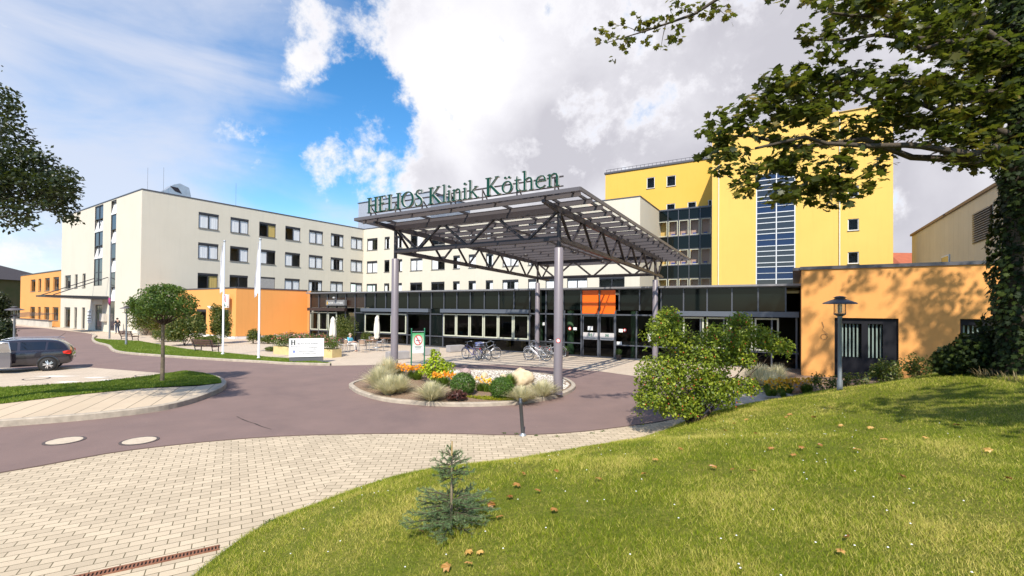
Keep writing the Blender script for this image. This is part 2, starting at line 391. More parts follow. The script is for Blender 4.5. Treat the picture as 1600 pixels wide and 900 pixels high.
# forecourt in front of the lobby, path to the left
plaza = [(-95,80),(-60,60),(-48.5,52.2),(-44.35,49.1),(-37.66,41.6),(-33.6,37.6),(-30,34.5),(-25.3,30),(-20.4,27.6),(-15.9,25.95),(-12,24.7),(-9.26,24.07),(-8.1,24.35),(-6.77,24.67),(-5.6,24.75),(-3.5,25.0),(-.67,25.2),(2.22,24.08),(4.31,22.85),(5.6,21.31),(6.5,19.3),(6.9,17.2),(6.9,15.07),(6.2,13.2),(7,11),(12,11),(22,12),(26,22),(-18,49),(-24,54),(-38.7,48.7),(-62,64.5),(-95,88)]
sheet('forecourt_paving', plaza, .004, M_plaza)
pave_edge = smooth_poly([(-24,-6),(-16,1.6),(-12,5.5),(-9.08,8.28),(-7.91,9.62),(-5.83,10.64),(-3.6,11.03),(-1.5,11.14),(.03,11.06),(1.6,11.38),(3.4,12.2),(4.2,12.65),(5.6,13.7)], 5)
sheet('front_pavement', pave_edge + [(7,12),(5,8),(0,4),(-2,-8),(-24,-8)], .010, M_pave)
park = [(-60,18),(-24.8,22.5),(-22.7,21.7),(-21.2,22.8),(-14.3,20.35),(-13.2,19.0),(-14.6,17.5),(-15.5,16.2),(-17.2,15.4),(-36,8),(-60,8)]
sheet('parking_pavement', park, .004, M_plaza)
mb = MB(); mb.tube([(x, y, .012) for x, y in pave_edge], .018, 5, 0, cap=False); struct(mb.build('pavement_edge_line', mat('edge_dark', (.09,.06,.05), .9)))

# verge with kerb
verge_front = smooth_poly([(-44.6,49.2),(-41,45.6),(-37.66,41.6),(-33.6,37.4),(-30,34.4),(-25.3,29.75),(-20.4,27.4),(-15.96,25.75),(-13.6,25.02),(-11.7,24.32),(-9.4,24.05)], 5)
mb = MB(); kerb_mesh(mb, verge_front, .16, 0, .12); struct(mb.build('kerb', M_kerb))
vf = offset_line([p for p in verge_front if p[0] > -37.5], .155)
vback = [(-10.5,25.0),(-12.7,26.36),(-14.07,26.9),(-22.1,31.5),(-30.9,38.4),(-34.5,39.6)]
M_verge = grass_mat('verge_grass', (.12, .19, .022), (.16, .21, .03), (.08, .12, .016))
sheet('verge_lawn', vf + vback, .118, M_verge)
for c, lb_ in [((-24.2,30.6),'flat pale stone in the verge, the one farther from the flagpoles'),((-22.3,30.0),'flat pale stone in the verge, the one nearer the bench')]:
    mb = MB(); mb.prism([(c[0]+.5*math.cos(a)*1.3, c[1]+.35*math.sin(a)) for a in np.linspace(0, 6.28, 12)[:-1]], .1, .128); tag(mb.build('stepping_stone', M_plaza), lb_, 'stone', 'stones in the verge')

# left island (strip of slabs, grass, kerb)
isl_out = smooth_poly([(-26,4.2),(-18,8.5),(-14.5,10.4),(-12.53,11.4),(-10.97,12.29),(-9.95,13.5),(-9.98,15.3),(-10.5,17.07),(-11.5,18.55),(-12.85,19.75),(-14.1,20.45)], 6)
mb = MB(); kerb_mesh(mb, isl_out, .17, 0, .17); kerb_mesh(mb, [(-14.1,20.45),(-14.5,18.7),(-15.3,17.2),(-17,16.1),(-20,14.9),(-27,12)], .1, 0, .16); struct(mb.build('island_kerb', M_kerb))
ii = offset_line(isl_out, .168)
sheet('island_strip_paving', ii[:44] + [(-11.2,16.6),(-12.7,16.0),(-13.9,14.9),(-14.9,13.0),(-18,10.8),(-26,7)], .165, M_strip)
g_poly = [(-26,8),(-18,11.2),(-14.6,13.3),(-13.72,14.8),(-12.6,16.1),(-11.1,16.9)] + ii[43:] + [(-14.3,20.3),(-14.65,18.7),(-15.4,17.1),(-17.1,16.0),(-20,14.75),(-27,11.9)]
ISL_Z = .175
sheet('island_lawn', g_poly, ISL_Z, M_verge)

# roundabout island
ISL = smooth_poly([(-6.25,18.1),(-5.72,16.8),(-5.03,15.84),(-4.08,14.95),(-2.96,14.45),(-1.93,14.26),(-.96,14.3),(.03,14.58),(.97,15.2),(1.86,16.25),(2.42,17.6),(2.5,18.83),(2.25,20.0),(1.7,20.9),(.6,21.8),(-1,22.4),(-2.8,22.3),(-4.5,21.5),(-5.7,20.1)], 5, closed=True)
mb = MB(); kerb_mesh(mb, ISL+[ISL[0]], .16, 0, .12)
struct(mb.build('roundabout_kerb', M_kerb))
c0 = np.array([-1.9, 18.4]); isl_in = [tuple(c0 + (np.array(p)-c0)*.958) for p in ISL]
def isl_h(x, y):
    d = math.hypot((x-c0[0])/4.2, (y-c0[1])/4.0); return .10 + .14*max(0, 1-d*d)
mb = MB(); nr_, na = 14, len(isl_in)
vs = []
for i in range(nr_+1):
    f = i/nr_
    for p in isl_in:
        x, y = c0[0]+(p[0]-c0[0])*f, c0[1]+(p[1]-c0[1])*f; vs.append((x, y, isl_h(x, y)+random.uniform(-.01, .01)*(0 < i < nr_)))
fs = [(i*na+k, i*na+(k+1) % na, (i+1)*na+(k+1) % na, (i+1)*na+k) for i in range(nr_) for k in range(na)]
mb.add(vs, fs, 0, True); struct(mb.build('roundabout_ground', M_soil))

# kerb on the right of the drive
rk = smooth_poly([(12.4,24.2),(11.6,23.0),(10.8,21.3),(10.2,19.2),(9.9,17.8),(9.56,16.1),(9.5,14.5)], 5)
mb = MB(); kerb_mesh(mb, rk, .14, 0, .13); struct(mb.build('drive_kerb', M_kerb))
bed = [(p[0]+.13, p[1]) for p in rk] + [(12,12),(22,13),(20,17.5),(13.3,21.3),(14.7,23.6)]
sheet('bed_soil', bed, .11, M_soil)

# manhole covers, drain, crack
M_cast = mat('cast_iron', (.10,.075,.07), .7, var=.4, vscale=20); M_conc = mat('cover_concrete', (.58,.48,.37), .85, var=.25, vscale=9, bump=.3)
def manhole(x, y, r, label, z=.0, grp='manhole covers in the tarmac'):
    t = thing('manhole_cover', label, 'manhole cover', (x, y, z), 0, grp)
    mb = MB(); mb.lathe([(r*.86,.004),(r*.86,.010),(r,.010),(r*1.0,.0)], n=32, smooth=False); mb.build('rim', M_cast, t, local=True)
    mb = MB(); mb.add([(r*.85*math.cos(a), r*.85*math.sin(a), .012) for a in np.linspace(0, 2*math.pi, 33)[:-1]], [tuple(range(32))])
    mb.build('lid', M_conc, t, local=True)
manhole(*gp(101,689), .36, 'round concrete manhole cover in the tarmac, the one nearer the picture edge')
manhole(*gp(218,689), .36, 'round concrete manhole cover in the tarmac, the one nearer the paving')
manhole(*gp(229,586.5), .42, 'round pale cover in the parking area behind the small round tree', .004, 'covers in the parking area')
manhole(*gp(57,592), .42, 'round pale cover in the parking area beside the dark car', .004, 'covers in the parking area')
manhole(*gp(52,602), .42, 'round pale cover at the grass edge of the parking area', .004, 'covers in the parking area')
ptw = mat('paint_white', (.75,.70,.64), .8)
for q in [(88,588,.9),(150,590,.5),(185,594,1.1),(105,597,.5)]:
    x, y = gp(q[0], q[1]); mb = MB(); mb.quad((x-q[2], y-.12, .009), (x+q[2]*.2, y-.2, .009), (x+q[2], y+.12, .009), (x-q[2]*.3, y+.15, .009))
    struct(mb.build('road_marking', ptw))
# channel drain with slotted grate
a, b = Vector((-5.3, 4.78)), Vector(gp(343, 857)); d = (b-a).normalized(); nn = Vector((-d.y, d.x)); L = (b-a).length
M_rust = mat('rusty_iron', (.17,.065,.035), .85, col2=(.26,.11,.06), vscale=14, bump=.3)
t = thing('drain_channel', 'rusty slotted drain grate across the paving by the lawn edge', 'drain', (a.x, a.y, .012))
mb = MB(); fr = lambda x, y, z: (a.x+d.x*x+nn.x*y, a.y+d.y*x+nn.y*y, z)
mb.box(0, L, -.065, -.045, .011, .022, 0, fr); mb.box(0, L, .045, .065, .011, .022, 0, fr)
k = 0.
while k < L: mb.box(k, k+.018, -.045, .045, .011, .0215, 0, fr); k += .036
mb.build('grate', M_rust, t)
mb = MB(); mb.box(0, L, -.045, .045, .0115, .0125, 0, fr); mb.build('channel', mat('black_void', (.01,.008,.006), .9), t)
# tarmac crack
mb = MB(); pts = [gp(370,651), gp(378,655), gp(388,659), gp(398,662), gp(410,667), gp(424,671)]
for i in range(len(pts)-1):
    p, q = Vector(pts[i]), Vector(pts[i+1]); n_ = Vector((-(q-p).y, (q-p).x)).normalized()*(.018 if i % 2 else .011)
    mb.quad((*(p-n_), .005), (*(q-n_*.6), .005), (*(q+n_*.6), .005), (*(p+n_), .005))
struct(mb.build('road_crack', mat('crack', (.02,.015,.015), .9)))

# ------------------------------------------------------------------ front lawn on its mound
LB = smooth_poly([(-2.5,-9),(-3.3,0),(-3.55,3.0),(-3.54,5.2),(-3.42,6.28),(-2.98,7.06),(-2.19,8.08),(-1.16,8.65),(.03,9.15),(1.39,9.89),(2.74,10.65),(3.98,11.8),(5.0,12.9),(6.6,14.2),(8.3,15.2),(9.6,16.1),(11.5,16.6),(14,16.9),(22,17),(30,16)], 6)
LBa = np.array(LB); LBa_s, LBa_e = LBa[:-1], LBa[1:]
def lawn_d(X, Y):
    """signed distance to the lawn's edge, positive on the grass (numpy arrays)"""
    P = np.stack([X, Y], -1)[..., None, :]; ab = LBa_e-LBa_s
    t_ = np.clip(((P-LBa_s)*ab).sum(-1)/(ab*ab).sum(-1), 0, 1); q = LBa_s + t_[..., None]*ab; dv = P[..., 0, :][..., None, :]-q
    dist = np.hypot(dv[..., 0], dv[..., 1]); i = dist.argmin(-1)
    d_ = np.take_along_axis(dist, i[..., None], -1)[..., 0]; abn = ab[i]; dd = np.take_along_axis(dv, i[..., None, None].repeat(2, -1), -2)[..., 0, :]
    crs = abn[..., 0]*dd[..., 1]-abn[..., 1]*dd[..., 0]
    return np.where(crs < 0, d_, -d_)
def sstep(x, a, b): t_ = np.clip((x-a)/(b-a), 0, 1); return t_*t_*(3-2*t_)
def lawn_z(X, Y):
    X = np.asarray(X, float); Y = np.asarray(Y, float); d_ = lawn_d(X, Y)
    f = 1.86*(1-np.exp(-np.maximum(d_, 0)/4.3))
    f = f + .42*sstep(X, 6, 10.5)*sstep(d_, 2, 6)
    f = f + .03*np.sin(X*1.7+Y)*np.sin(Y*1.3)*sstep(d_, .3, 1.5) + .015
    return np.where(d_ > 0, f, d_*.5+.015)
xs = np.arange(-4.4, 24.01, .16); ys = np.arange(-6, 17.6, .16); XX, YY = np.meshgrid(xs, ys); ZZ = lawn_z(XX, YY); DD = lawn_d(XX, YY)
nx, ny = len(xs), len(ys); idx = np.arange(nx*ny).reshape(ny, nx)
q = np.stack([idx[:-1, :-1], idx[:-1, 1:], idx[1:, 1:], idx[1:, :-1]], -1).reshape(-1, 4)
keep = (DD.ravel()[q].max(1) > -.25); q = q[keep]
tris = np.concatenate([q[:, [0,1,2]], q[:, [0,2,3]]])
o = tri_mesh('lawn', np.stack([XX.ravel(), YY.ravel(), ZZ.ravel()], -1), tris, M_grassbase); struct(o)
o.data.polygons.foreach_set('use_smooth', np.ones(len(o.data.polygons), bool))
mb = MB(); lk = [p for p in LB if -6 < p[1] < 14 and p[0] < 6.5][::-1]
kerb_mesh(mb, lk, .10, 0, .035); struct(mb.build('lawn_edging', M_kerb))
# ================================================================== BUILDINGS
class Face:
    """a vertical wall plane: k runs along it, z up, m outwards (towards the viewer)"""
    def __init__(s, p, d, flip=False):
        s.p = Vector((p[0], p[1], 0)); s.d = Vector((d[0], d[1], 0)).normalized(); s.n = Vector((s.d.y, -s.d.x, 0))
        if flip: s.n = -s.n
    def __call__(s, k, m, z): q = s.p + s.d*k + s.n*m; return (q.x, q.y, z)
    def at(s, px, py):
        a, b = tt(px, py); k = (s.p.x-a*s.p.y)/(a*s.d.y-s.d.x); Y = s.p.y+k*s.d.y; return k, EYE+b*Y
    def ang(s): return math.atan2(s.d.y, s.d.x)
def wall(mb, F, k0, k1, z0, z1, holes=(), depth=.16, mi=0, mi_rev=None):
    """rendered wall sheet with real openings and reveals"""
    ks = sorted({k0, k1, *[h[0] for h in holes], *[h[1] for h in holes]}); zs = sorted({z0, z1, *[h[2] for h in holes], *[h[3] for h in holes]})
    ks = [k for k in ks if k0 <= k <= k1]; zs = [z for z in zs if z0 <= z <= z1]
    for i in range(len(ks)-1):
        j = 0
        while j < len(zs)-1:
            kc = (ks[i]+ks[i+1])/2
            def inh(z): return any(h[0] < kc < h[1] and h[2] < z < h[3] for h in holes)
            if inh((zs[j]+zs[j+1])/2): j += 1; continue
            e = j
            while e+1 < len(zs)-1 and not inh((zs[e+1]+zs[e+2])/2): e += 1
            mb.quad(F(ks[i],0,zs[j]), F(ks[i+1],0,zs[j]), F(ks[i+1],0,zs[e+1]), F(ks[i],0,zs[e+1]), mi); j = e+1
    r = mi if mi_rev is None else mi_rev
    for a, b, c, d in holes:
        mb.quad(F(a,0,c), F(a,-depth,c), F(a,-depth,d), F(a,0,d), r); mb.quad(F(b,0,c), F(b,0,d), F(b,-depth,d), F(b,-depth,c), r)
        mb.quad(F(a,0,c), F(b,0,c), F(b,-depth,c), F(a,-depth,c), r); mb.quad(F(a,0,d), F(a,-depth,d), F(b,-depth,d), F(b,0,d), r)
def plaster(name, c, c2):
    m = mat(name, c, .88, col2=c2, vscale=.35, detail=7.)
    g = G(m.node_tree); b = m.node_tree.nodes['Principled BSDF']; tc = g.n('ShaderNodeTexCoord')
    mp_ = g.n('ShaderNodeMapping', {'Vector': tc.outputs['Object'], 'Scale': (2.2, 2.2, .12)})
    st = g.n('ShaderNodeTexNoise', {'Vector': mp_, 'Scale': 1.6, 'Detail': 6.0, 'Roughness': .7})
    src = b.inputs['Base Color'].links[0].from_socket
    col = g.mix(g.n('ShaderNodeMapRange', {0: st, 1: .52, 2: .8, 3: 0., 4: .26}).outputs[0], src, tuple(x*.7 for x in c))
    m.node_tree.links.new(col, b.inputs['Base Color'])
    nb = g.n('ShaderNodeTexNoise', {'Vector': tc.outputs['Object'], 'Scale': 38., 'Detail': 3.})
    bp = g.n('ShaderNodeBump', {'Height': nb, 'Strength': .25, 'Distance': .02}); m.node_tree.links.new(bp.outputs[0], b.inputs['Normal'])
    return m
M_cream = plaster('cream_render', (.595, .55, .465), (.565, .52, .435)); M_yel = plaster('yellow_render', (.70, .455, .115), (.67, .43, .105))
M_yel2 = plaster('yellow_deep_render', (.68, .42, .08), (.65, .40, .07))
M_org = plaster('orange_render', (.70, .325, .095), (.66, .305, .085)); M_wht = mat('white_paint', (.68,.68,.68), .5)
M_frame = mat('dark_frame', (.035,.035,.042), .4, metal=.2); M_cope = mat('zinc_coping', (.11,.105,.115), .45, metal=.5)
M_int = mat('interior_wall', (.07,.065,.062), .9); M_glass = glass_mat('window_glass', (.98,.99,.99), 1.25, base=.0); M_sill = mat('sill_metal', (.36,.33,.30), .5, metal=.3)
M_curt = mat('curtain', (.70,.70,.73), .9); M_blind = mat('blind_slats', (.45,.43,.42), .7); M_ywood = mat('ochre_curtain', (.50,.36,.12), .9)
M_dgl = glass_mat('facade_glass', (.30,.33,.31), 1.28, base=.0); M_span = mat('spandrel_glass', (.004,.007,.007), .05, spec=.22)
M_spanb = mat('spandrel_brown', (.028,.014,.009), .25, spec=.5); M_mull = mat('mullion_grey', (.10,.105,.125), .4, metal=.4)
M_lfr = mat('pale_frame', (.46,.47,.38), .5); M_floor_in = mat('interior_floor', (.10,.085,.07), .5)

MESHC = {}
def cached(key, fn):
    if key not in MESHC: MESHC[key] = fn()
    return MESHC[key]
def mesh_of(mb, name, mats):
    o = mb.build(name, mats); me = o.data; bpy.data.objects.remove(o); return me
def inst(name, me, parent, loc, rz):
    o = bpy.data.objects.new(name, me); COL.objects.link(o); o.parent = parent; o.location = loc; o.rotation_euler = (0,0,rz); return o
def curtain_mesh(x0, x1, h, mt, amp=.006):
    mb = MB(); n = max(6, int((x1-x0)/.045)); vs = []
    for i in range(n+1):
        x = x0+(x1-x0)*i/n; y = amp*math.sin(i*1.3)+amp*.8*math.sin(i*.45+1); vs += [(x, y, .02), (x, y, h)]
    mb.add(vs, [(2*i, 2*i+2, 2*i+3, 2*i+1) for i in range(n)], 0, True); return mb
def window(b, F, k0, k1, z0, z1, style, depth=.16, box=True, fm=None, label=None, split=2):
    """one window: frame part with pane, curtain and sill under it"""
    w, h = round(k1-k0, 2), round(z1-z0, 2); fm = fm or M_frame; rz = F.ang(); loc = Vector(F(k0, -depth+.05, z0)) - b.location
    outy = -1 if F.n.dot(Vector((F.d.y, -F.d.x, 0))) > 0 else 1      # side the outside lies on, in local y
    def fr():
        mb = MB(); t_ = .07; d0, d1 = -.03, .03; bx = .22 if box else 0
        mb.box(0, w, d0, d1, 0, t_); mb.box(0, w, d0, d1, h-bx-t_, h-bx); mb.box(0, t_, d0, d1, t_, h-bx-t_); mb.box(w-t_, w, d0, d1, t_, h-bx-t_)
        for i in range(1, split): c = w*i/split; mb.box(c-.055, c+.055, d0-.006, d1+.006, t_, h-bx-t_)
        if box: mb.box(.0, w, d0-.045, d1+.045, h-bx+.002, h-.004)
        return mesh_of(mb, 'window', [fm])
    f = inst('window', cached(('f', w, h, box, fm.name, split), fr), b, loc, rz)
    if label: f['label'] = label
    inst('pane', cached(('p', w, h, box), lambda: mesh_of((lambda m: (m.quad((.05,0,.05), (w-.05,0,.05), (w-.05,0,h-.1), (.05,0,h-.1)), m)[1])(MB()), 'pane', [M_glass])), f, (0,0,0), 0)
    def sl():
        mb = MB(); a, c = sorted((outy*-.0, outy*(depth+.03))); mb.box(-.05, w+.05, a, c, -.045, -.003); return mesh_of(mb, 'sill', [M_sill])
    inst('sill', cached(('s', w, outy, depth), sl), f, (0,0,0), 0)
    hh = h-(.2 if box else .05)
    def cu(a, c, mt, nm): return cached((nm, a, c, hh, mt.name), lambda: mesh_of(curtain_mesh(a, c, hh, mt), nm, [mt]))
    yo = -outy*.045
    if style in ('both', 'full'): inst('curtain', cu(.06, w-.06, M_curt, 'curtain'), f, (0, yo, 0), 0)
    elif style == 'left': inst('curtain', cu(.06, w*.5, M_curt, 'curtain'), f, (0, yo, 0), 0)
    elif style == 'right': inst('curtain', cu(w*.5, w-.06, M_curt, 'curtain'), f, (0, yo, 0), 0)
    elif style == 'sides':
        inst('curtain', cu(.06, w*.27, M_curt, 'curtain'), f, (0, yo, 0), 0); inst('curtain', cu(w*.73, w-.06, M_curt, 'curtain'), f, (0, yo, 0), 0)
    elif style == 'ochre': inst('curtain', cu(w*.5, w-.06, M_ywood, 'curtain'), f, (0, yo, 0), 0)
    elif style == 'blind':
        def bl():
            mb = MB(); z = .08
            while z < hh: mb.box(.07, w-.07, -.012, .012, z, z+.035); z += .05
            return mesh_of(mb, 'blind', [M_blind])
        inst('blind', cached(('b', w, h), bl), f, (0, -outy*-.055, 0), 0)
    return f
def coping(mb, pts, z, w=.34, h=.12, over=.04, closed=False):
    for i in range(len(pts)-1):
        a, c = Vector(pts[i]), Vector(pts[i+1]); d = (c-a).normalized(); n = Vector((-d.y, d.x))   # n: to the inside (left)
        p = [a-n*over-d*over*0, c-n*over, c+n*w, a+n*w]
        mb.prism([(q.x, q.y) for q in p], z+i*.0015, z+h+i*.0015)

# ---- the long cream ward building
C0 = Vector((-38.65, 48.20)); wdir = Vector((math.sin(R(33.7)), math.cos(R(33.7)))); bdir = Vector((-wdir.y, wdir.x))
FW = Face(C0, wdir); FB = Face(C0, bdir, flip=True); FB.n = -Vector((wdir.x, wdir.y, 0))
c1 = C0 + wdir*28.15; FC = Face(c1, (u31.x, u31.y))
RH = 15.15
ward = thing('ward_building', 'long four-storey cream hospital wing with rows of dark framed windows', 'building', (C0.x, C0.y, 0))
ROWS = [(11.97, 13.8), (8.52, 10.33), (5.07, 6.86)]
wk = [(5.3+3.42*i, 7.42+3.42*i-(.0 if i < 6 else 0)) for i in range(7)]
holesW = [(a, b_, z0, z1) for a, b_ in wk for z0, z1 in ROWS]
ck = [(.78,3.05),(4.55,5.62),(7.1,8.2),(9.8,12.1),(13.75,16.15),(17.6,18.75),(20.2,21.4),(22.95,24.1),(25.5,27.85),(29.2,30.35),(31.6,32.75),(34.4,36.9),(38.3,41.2)]
holesC = [(a, b_, z0-.12, z1-.14) for i, (a, b_) in enumerate(ck) for z0, z1 in ROWS if not (i >= 11 and z0 > 6)]
mb = MB(); wall(mb, FW, 0, 28.15, 0, RH, holesW, depth=.12)
wall(mb, FC, 0, 42.85, 0, RH, holesC)
d_ = FC(42.85, 0, 0); D = Vector(d_[:2]); FE = Face(D, (w31.x, w31.y), flip=True); wall(mb, FE, 0, 9.5, 0, RH)
# end face
bh = [(17.8,19.05,5.3,7.05),(21.0,22.2,5.3,7.05),(23.9,26.6,5.3,7.05),(17.8,19.05,.1,2.77),(21.0,22.2,.1,2.77),(23.9,26.5,.1,2.77),(11.75,14.7,5.4,RH-.1),(7.4,9.1,.2,RH-.1),(11.6,13.9,.1,3.1)]
wall(mb, FB, 0, 28.3, 0, RH, bh, depth=.22)
mb.build('wall', M_cream, ward)
mb = MB(); A0 = C0+bdir*28.3; E_ = D+Vector((w31.x, w31.y))*9.5
roofp = [tuple(A0), tuple(C0), tuple(c1), tuple(D), tuple(E_), (4, 84), (-30, 96)]
mb.add([(x, y, RH-.25) for x, y in roofp], [tuple(range(len(roofp)))]); mb.build('roof', M_cope, ward)
mb = MB(); coping(mb, [A0, C0, c1, D, E_], RH); mb.build('coping', M_cope, ward)
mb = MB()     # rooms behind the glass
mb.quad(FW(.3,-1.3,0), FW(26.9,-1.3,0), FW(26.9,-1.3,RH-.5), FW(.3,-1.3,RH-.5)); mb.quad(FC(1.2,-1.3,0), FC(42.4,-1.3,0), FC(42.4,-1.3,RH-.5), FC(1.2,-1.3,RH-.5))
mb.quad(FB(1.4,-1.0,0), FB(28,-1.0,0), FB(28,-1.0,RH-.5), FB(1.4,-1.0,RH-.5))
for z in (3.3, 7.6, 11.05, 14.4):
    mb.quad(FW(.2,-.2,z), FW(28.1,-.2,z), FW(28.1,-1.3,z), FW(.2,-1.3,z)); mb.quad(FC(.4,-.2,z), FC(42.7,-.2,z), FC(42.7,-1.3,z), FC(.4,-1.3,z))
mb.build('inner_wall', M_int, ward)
stW = [['both','both','ochre','right','both','sides','both'], ['both','right','left','left','both','sides','both'], ['ochre','none','blind','both','sides','both','right']]
for r, (z0, z1) in enumerate(ROWS):
    for i, (a, b_) in enumerate(wk): window(ward, FW, a, b_, z0, z1, stW[r][i], depth=.12)
    for i, (a, b_) in enumerate(ck):
        if i >= 11 and z0 > 6: continue
        window(ward, FC, a, b_, z0-.12, z1-.14, random.choice(['both','left','none','right','sides','both','sides']), split=2 if b_-a > 1.5 else 1)
for h in bh[:3]: window(ward, FB, *h, 'none', depth=.22, split=1)
for h in bh[3:6]: window(ward, FB, *h, 'none', depth=.22, split=1, box=True)
# the two stair strips, alternating fixed panes and white tilted sashes
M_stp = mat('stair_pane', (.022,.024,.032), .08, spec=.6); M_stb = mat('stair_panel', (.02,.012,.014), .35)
def strip(k0, k1, z0, z1, n, cols, lab):
    s = MB(); w = (k1-k0)/cols
    for c in range(cols+1): s.box(k0+w*c-.05*(c > 0), k0+w*c+.05*(c < cols), -.12, -.02, z0, z1, 0, FB)
    hz = (z1-z0)/n
    for i in range(n+1): s.box(k0, k1, -.12, -.025, z0+hz*i-.04*(i > 0), z0+hz*i+.04*(i < n), 0, FB)
    f = s.build('stair_glazing', M_frame, ward)
    for i in range(n):
        for c in range(cols):
            p = MB(); q_ = MB(); dk = MB(); a, b_ = k0+w*c+.05, k0+w*(c+1)-.05; y0, y1 = z0+hz*i+.04, z0+hz*(i+1)-.04
            if i % 2 == 0 and i > 0 or (i == 0 and z0 > 1 and False): # tilted white-lit sash
                q_.add([FB(a,.02,y0), FB(b_,.02,y0), FB(b_,-.3,y1), FB(a,-.3,y1)], [(0,1,2,3)])
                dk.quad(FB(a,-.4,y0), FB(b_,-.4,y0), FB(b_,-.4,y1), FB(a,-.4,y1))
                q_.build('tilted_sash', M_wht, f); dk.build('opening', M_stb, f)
            else: p.quad(FB(a,-.07,y0), FB(b_,-.07,y0), FB(b_,-.07,y1), FB(a,-.07,y1)); p.build('pane', M_stp, f)
strip(11.75, 14.7, 5.4, RH-.1, 6, 2, ''); strip(7.4, 9.1, .2, RH-.1, 9, 1, '')
# porch door, its sign, letter board
mb = MB(); mb.box(11.6, 13.9, -.2, -.1, .1, 3.1, 0, FB); dr_ = mb.build('door', M_frame, ward)
mb = MB()
for a, b_ in ((11.75,12.65),(12.85,13.75)): mb.quad(FB(a,-.095,.5), FB(b_,-.095,.5), FB(b_,-.095,2.3), FB(a,-.095,2.3)); mb.quad(FB(a,-.095,2.45), FB(b_,-.095,2.45), FB(b_,-.095,2.98), FB(a,-.095,2.98))
mb.build('pane', M_stp, dr_)
mb = MB(); mb.box(11.3, 14.2, .01, .12, 3.2, 3.75, 0, FB); mb.build('entrance_sign', M_wht, ward)
mb = MB(); mb.box(15.0, 16.6, .01, .08, .9, 2.5, 0, FB); nb_ = mb.build('notice_board', M_wht, ward)
mb = MB()
for z in (1.1,1.4,1.75,2.2): mb.box(15.15, 16.45, .082, .09, z, z+.09, 0, FB)
mb.build('notice_text', M_stp, nb_)
mb = MB(); mb.box(9.7, 11.1, .01, .35, 1.2, 2.1, 0, FB); mb.build('letter_box', mat('box_grey', (.55,.50,.44), .6), ward)
# entrance canopy on tie rods
mb = MB(); a1, a2 = 9.35, 15.5
pts = [FB(a1,.02,3.75), FB(a2,.02,3.75), FB(a2-1,5.0,3.95), FB(a1+.2,5.2,3.95)]
top = [(x, y, z+.35 - (.18 if i > 1 else 0)) for i, (x, y, z) in enumerate(pts)]
mb.add(pts+top, [(0,1,2,3),(7,6,5,4),(0,4,5,1),(1,5,6,2),(2,6,7,3),(3,7,4,0)]); mb.build('porch_canopy', M_frame, ward)
mb = MB()
for kk in (a1+.2, a2-1.1): mb.tube([FB(kk,4.6,4.15), FB(kk,.05,6.3)], .05, 6)
mb.build('tie_rod', M_frame, ward)
mb = MB(); mb.box(17.0, 17.2, .01, .12, 0, 15, 0, FB)
# roof duct and lightning rods
duct = thing('roof_duct', 'curved metal ventilation duct on the flat roof of the cream wing', 'roof vent', FW(6.2,-2.2,RH))
ZD = .55; KD = -3.5; mb = MB(); prf = [(0,0.0),(1.5,.35),(2.6,1.0),(3.1,.9),(3.5,.2)]
mb.add([FW(4.6+KD+x,-1.8,RH-.2+z+ZD*(z > 0)) for x, z in ((0,0),(1.6,.45),(2.4,1.25),(3.0,1.5),(3.9,1.2),(4.1,.35),(4.1,0))] + [FW(4.6+KD+x,-3.4,RH-.2+z+ZD*(z > 0)) for x, z in ((0,0),(1.6,.45),(2.4,1.25),(3.0,1.5),(3.9,1.2),(4.1,.35),(4.1,0))],
       [(0,1,2,3,4,5,6),(13,12,11,10,9,8,7)]+[(i, 7+i, 8+i, i+1) for i in range(6)]); mb.build('cowl', mat('galvanised', (.55,.57,.60), .35, metal=.7, var=.2), duct)
mb = MB(); mb.add([FW(3.1,-1.77,RH+1.35), FW(3.6,-1.77,RH+.85), FW(4.3,-1.77,RH+.7), FW(3.9,-1.77,RH+1.3)], [(0,1,2,3)]); mb.build('mouth', M_stb, duct)
for kk in (-3.2, 2.4, 10.0):
    p = FW(kk,-1.5,RH) if kk > 0 else FB(3.2,-1.5,RH); mb = MB(); mb.tube([p, (p[0], p[1], RH+3.2)], .012, 5); tag(mb.build('lightning_rod', M_cope), {-3.2:'thin lightning rod at the end-wall side of the roof corner', 2.4:'thin lightning rod just right of the roof corner', 10.0:'thin lightning rod right of the ventilation duct'}[kk], 'lightning rod', 'lightning rods on the roof')
# plant room on the roof behind the big sign
FP = Face(c1 - Vector((0,0)), (u31.x, u31.y)); pr = thing('roof_plant_room', 'grey metal clad plant room on the roof behind the green lettering', 'plant room', FC(0,-4,RH))
mb = MB(); fr = lambda k, m, z: FC(k, m, z); mb.box(-6.0, 10, -14, -4.0, RH-.2, RH+5.5, 0, fr); mb.build('cladding', mat('clad_grey', (.42,.44,.50), .45, metal=.3, var=.15), pr)
mb = MB(); mb.box(-6.15, 10.15, -14.1, -3.9, RH+5.503, RH+5.62, 0, fr); mb.build('roof', M_cope, pr)

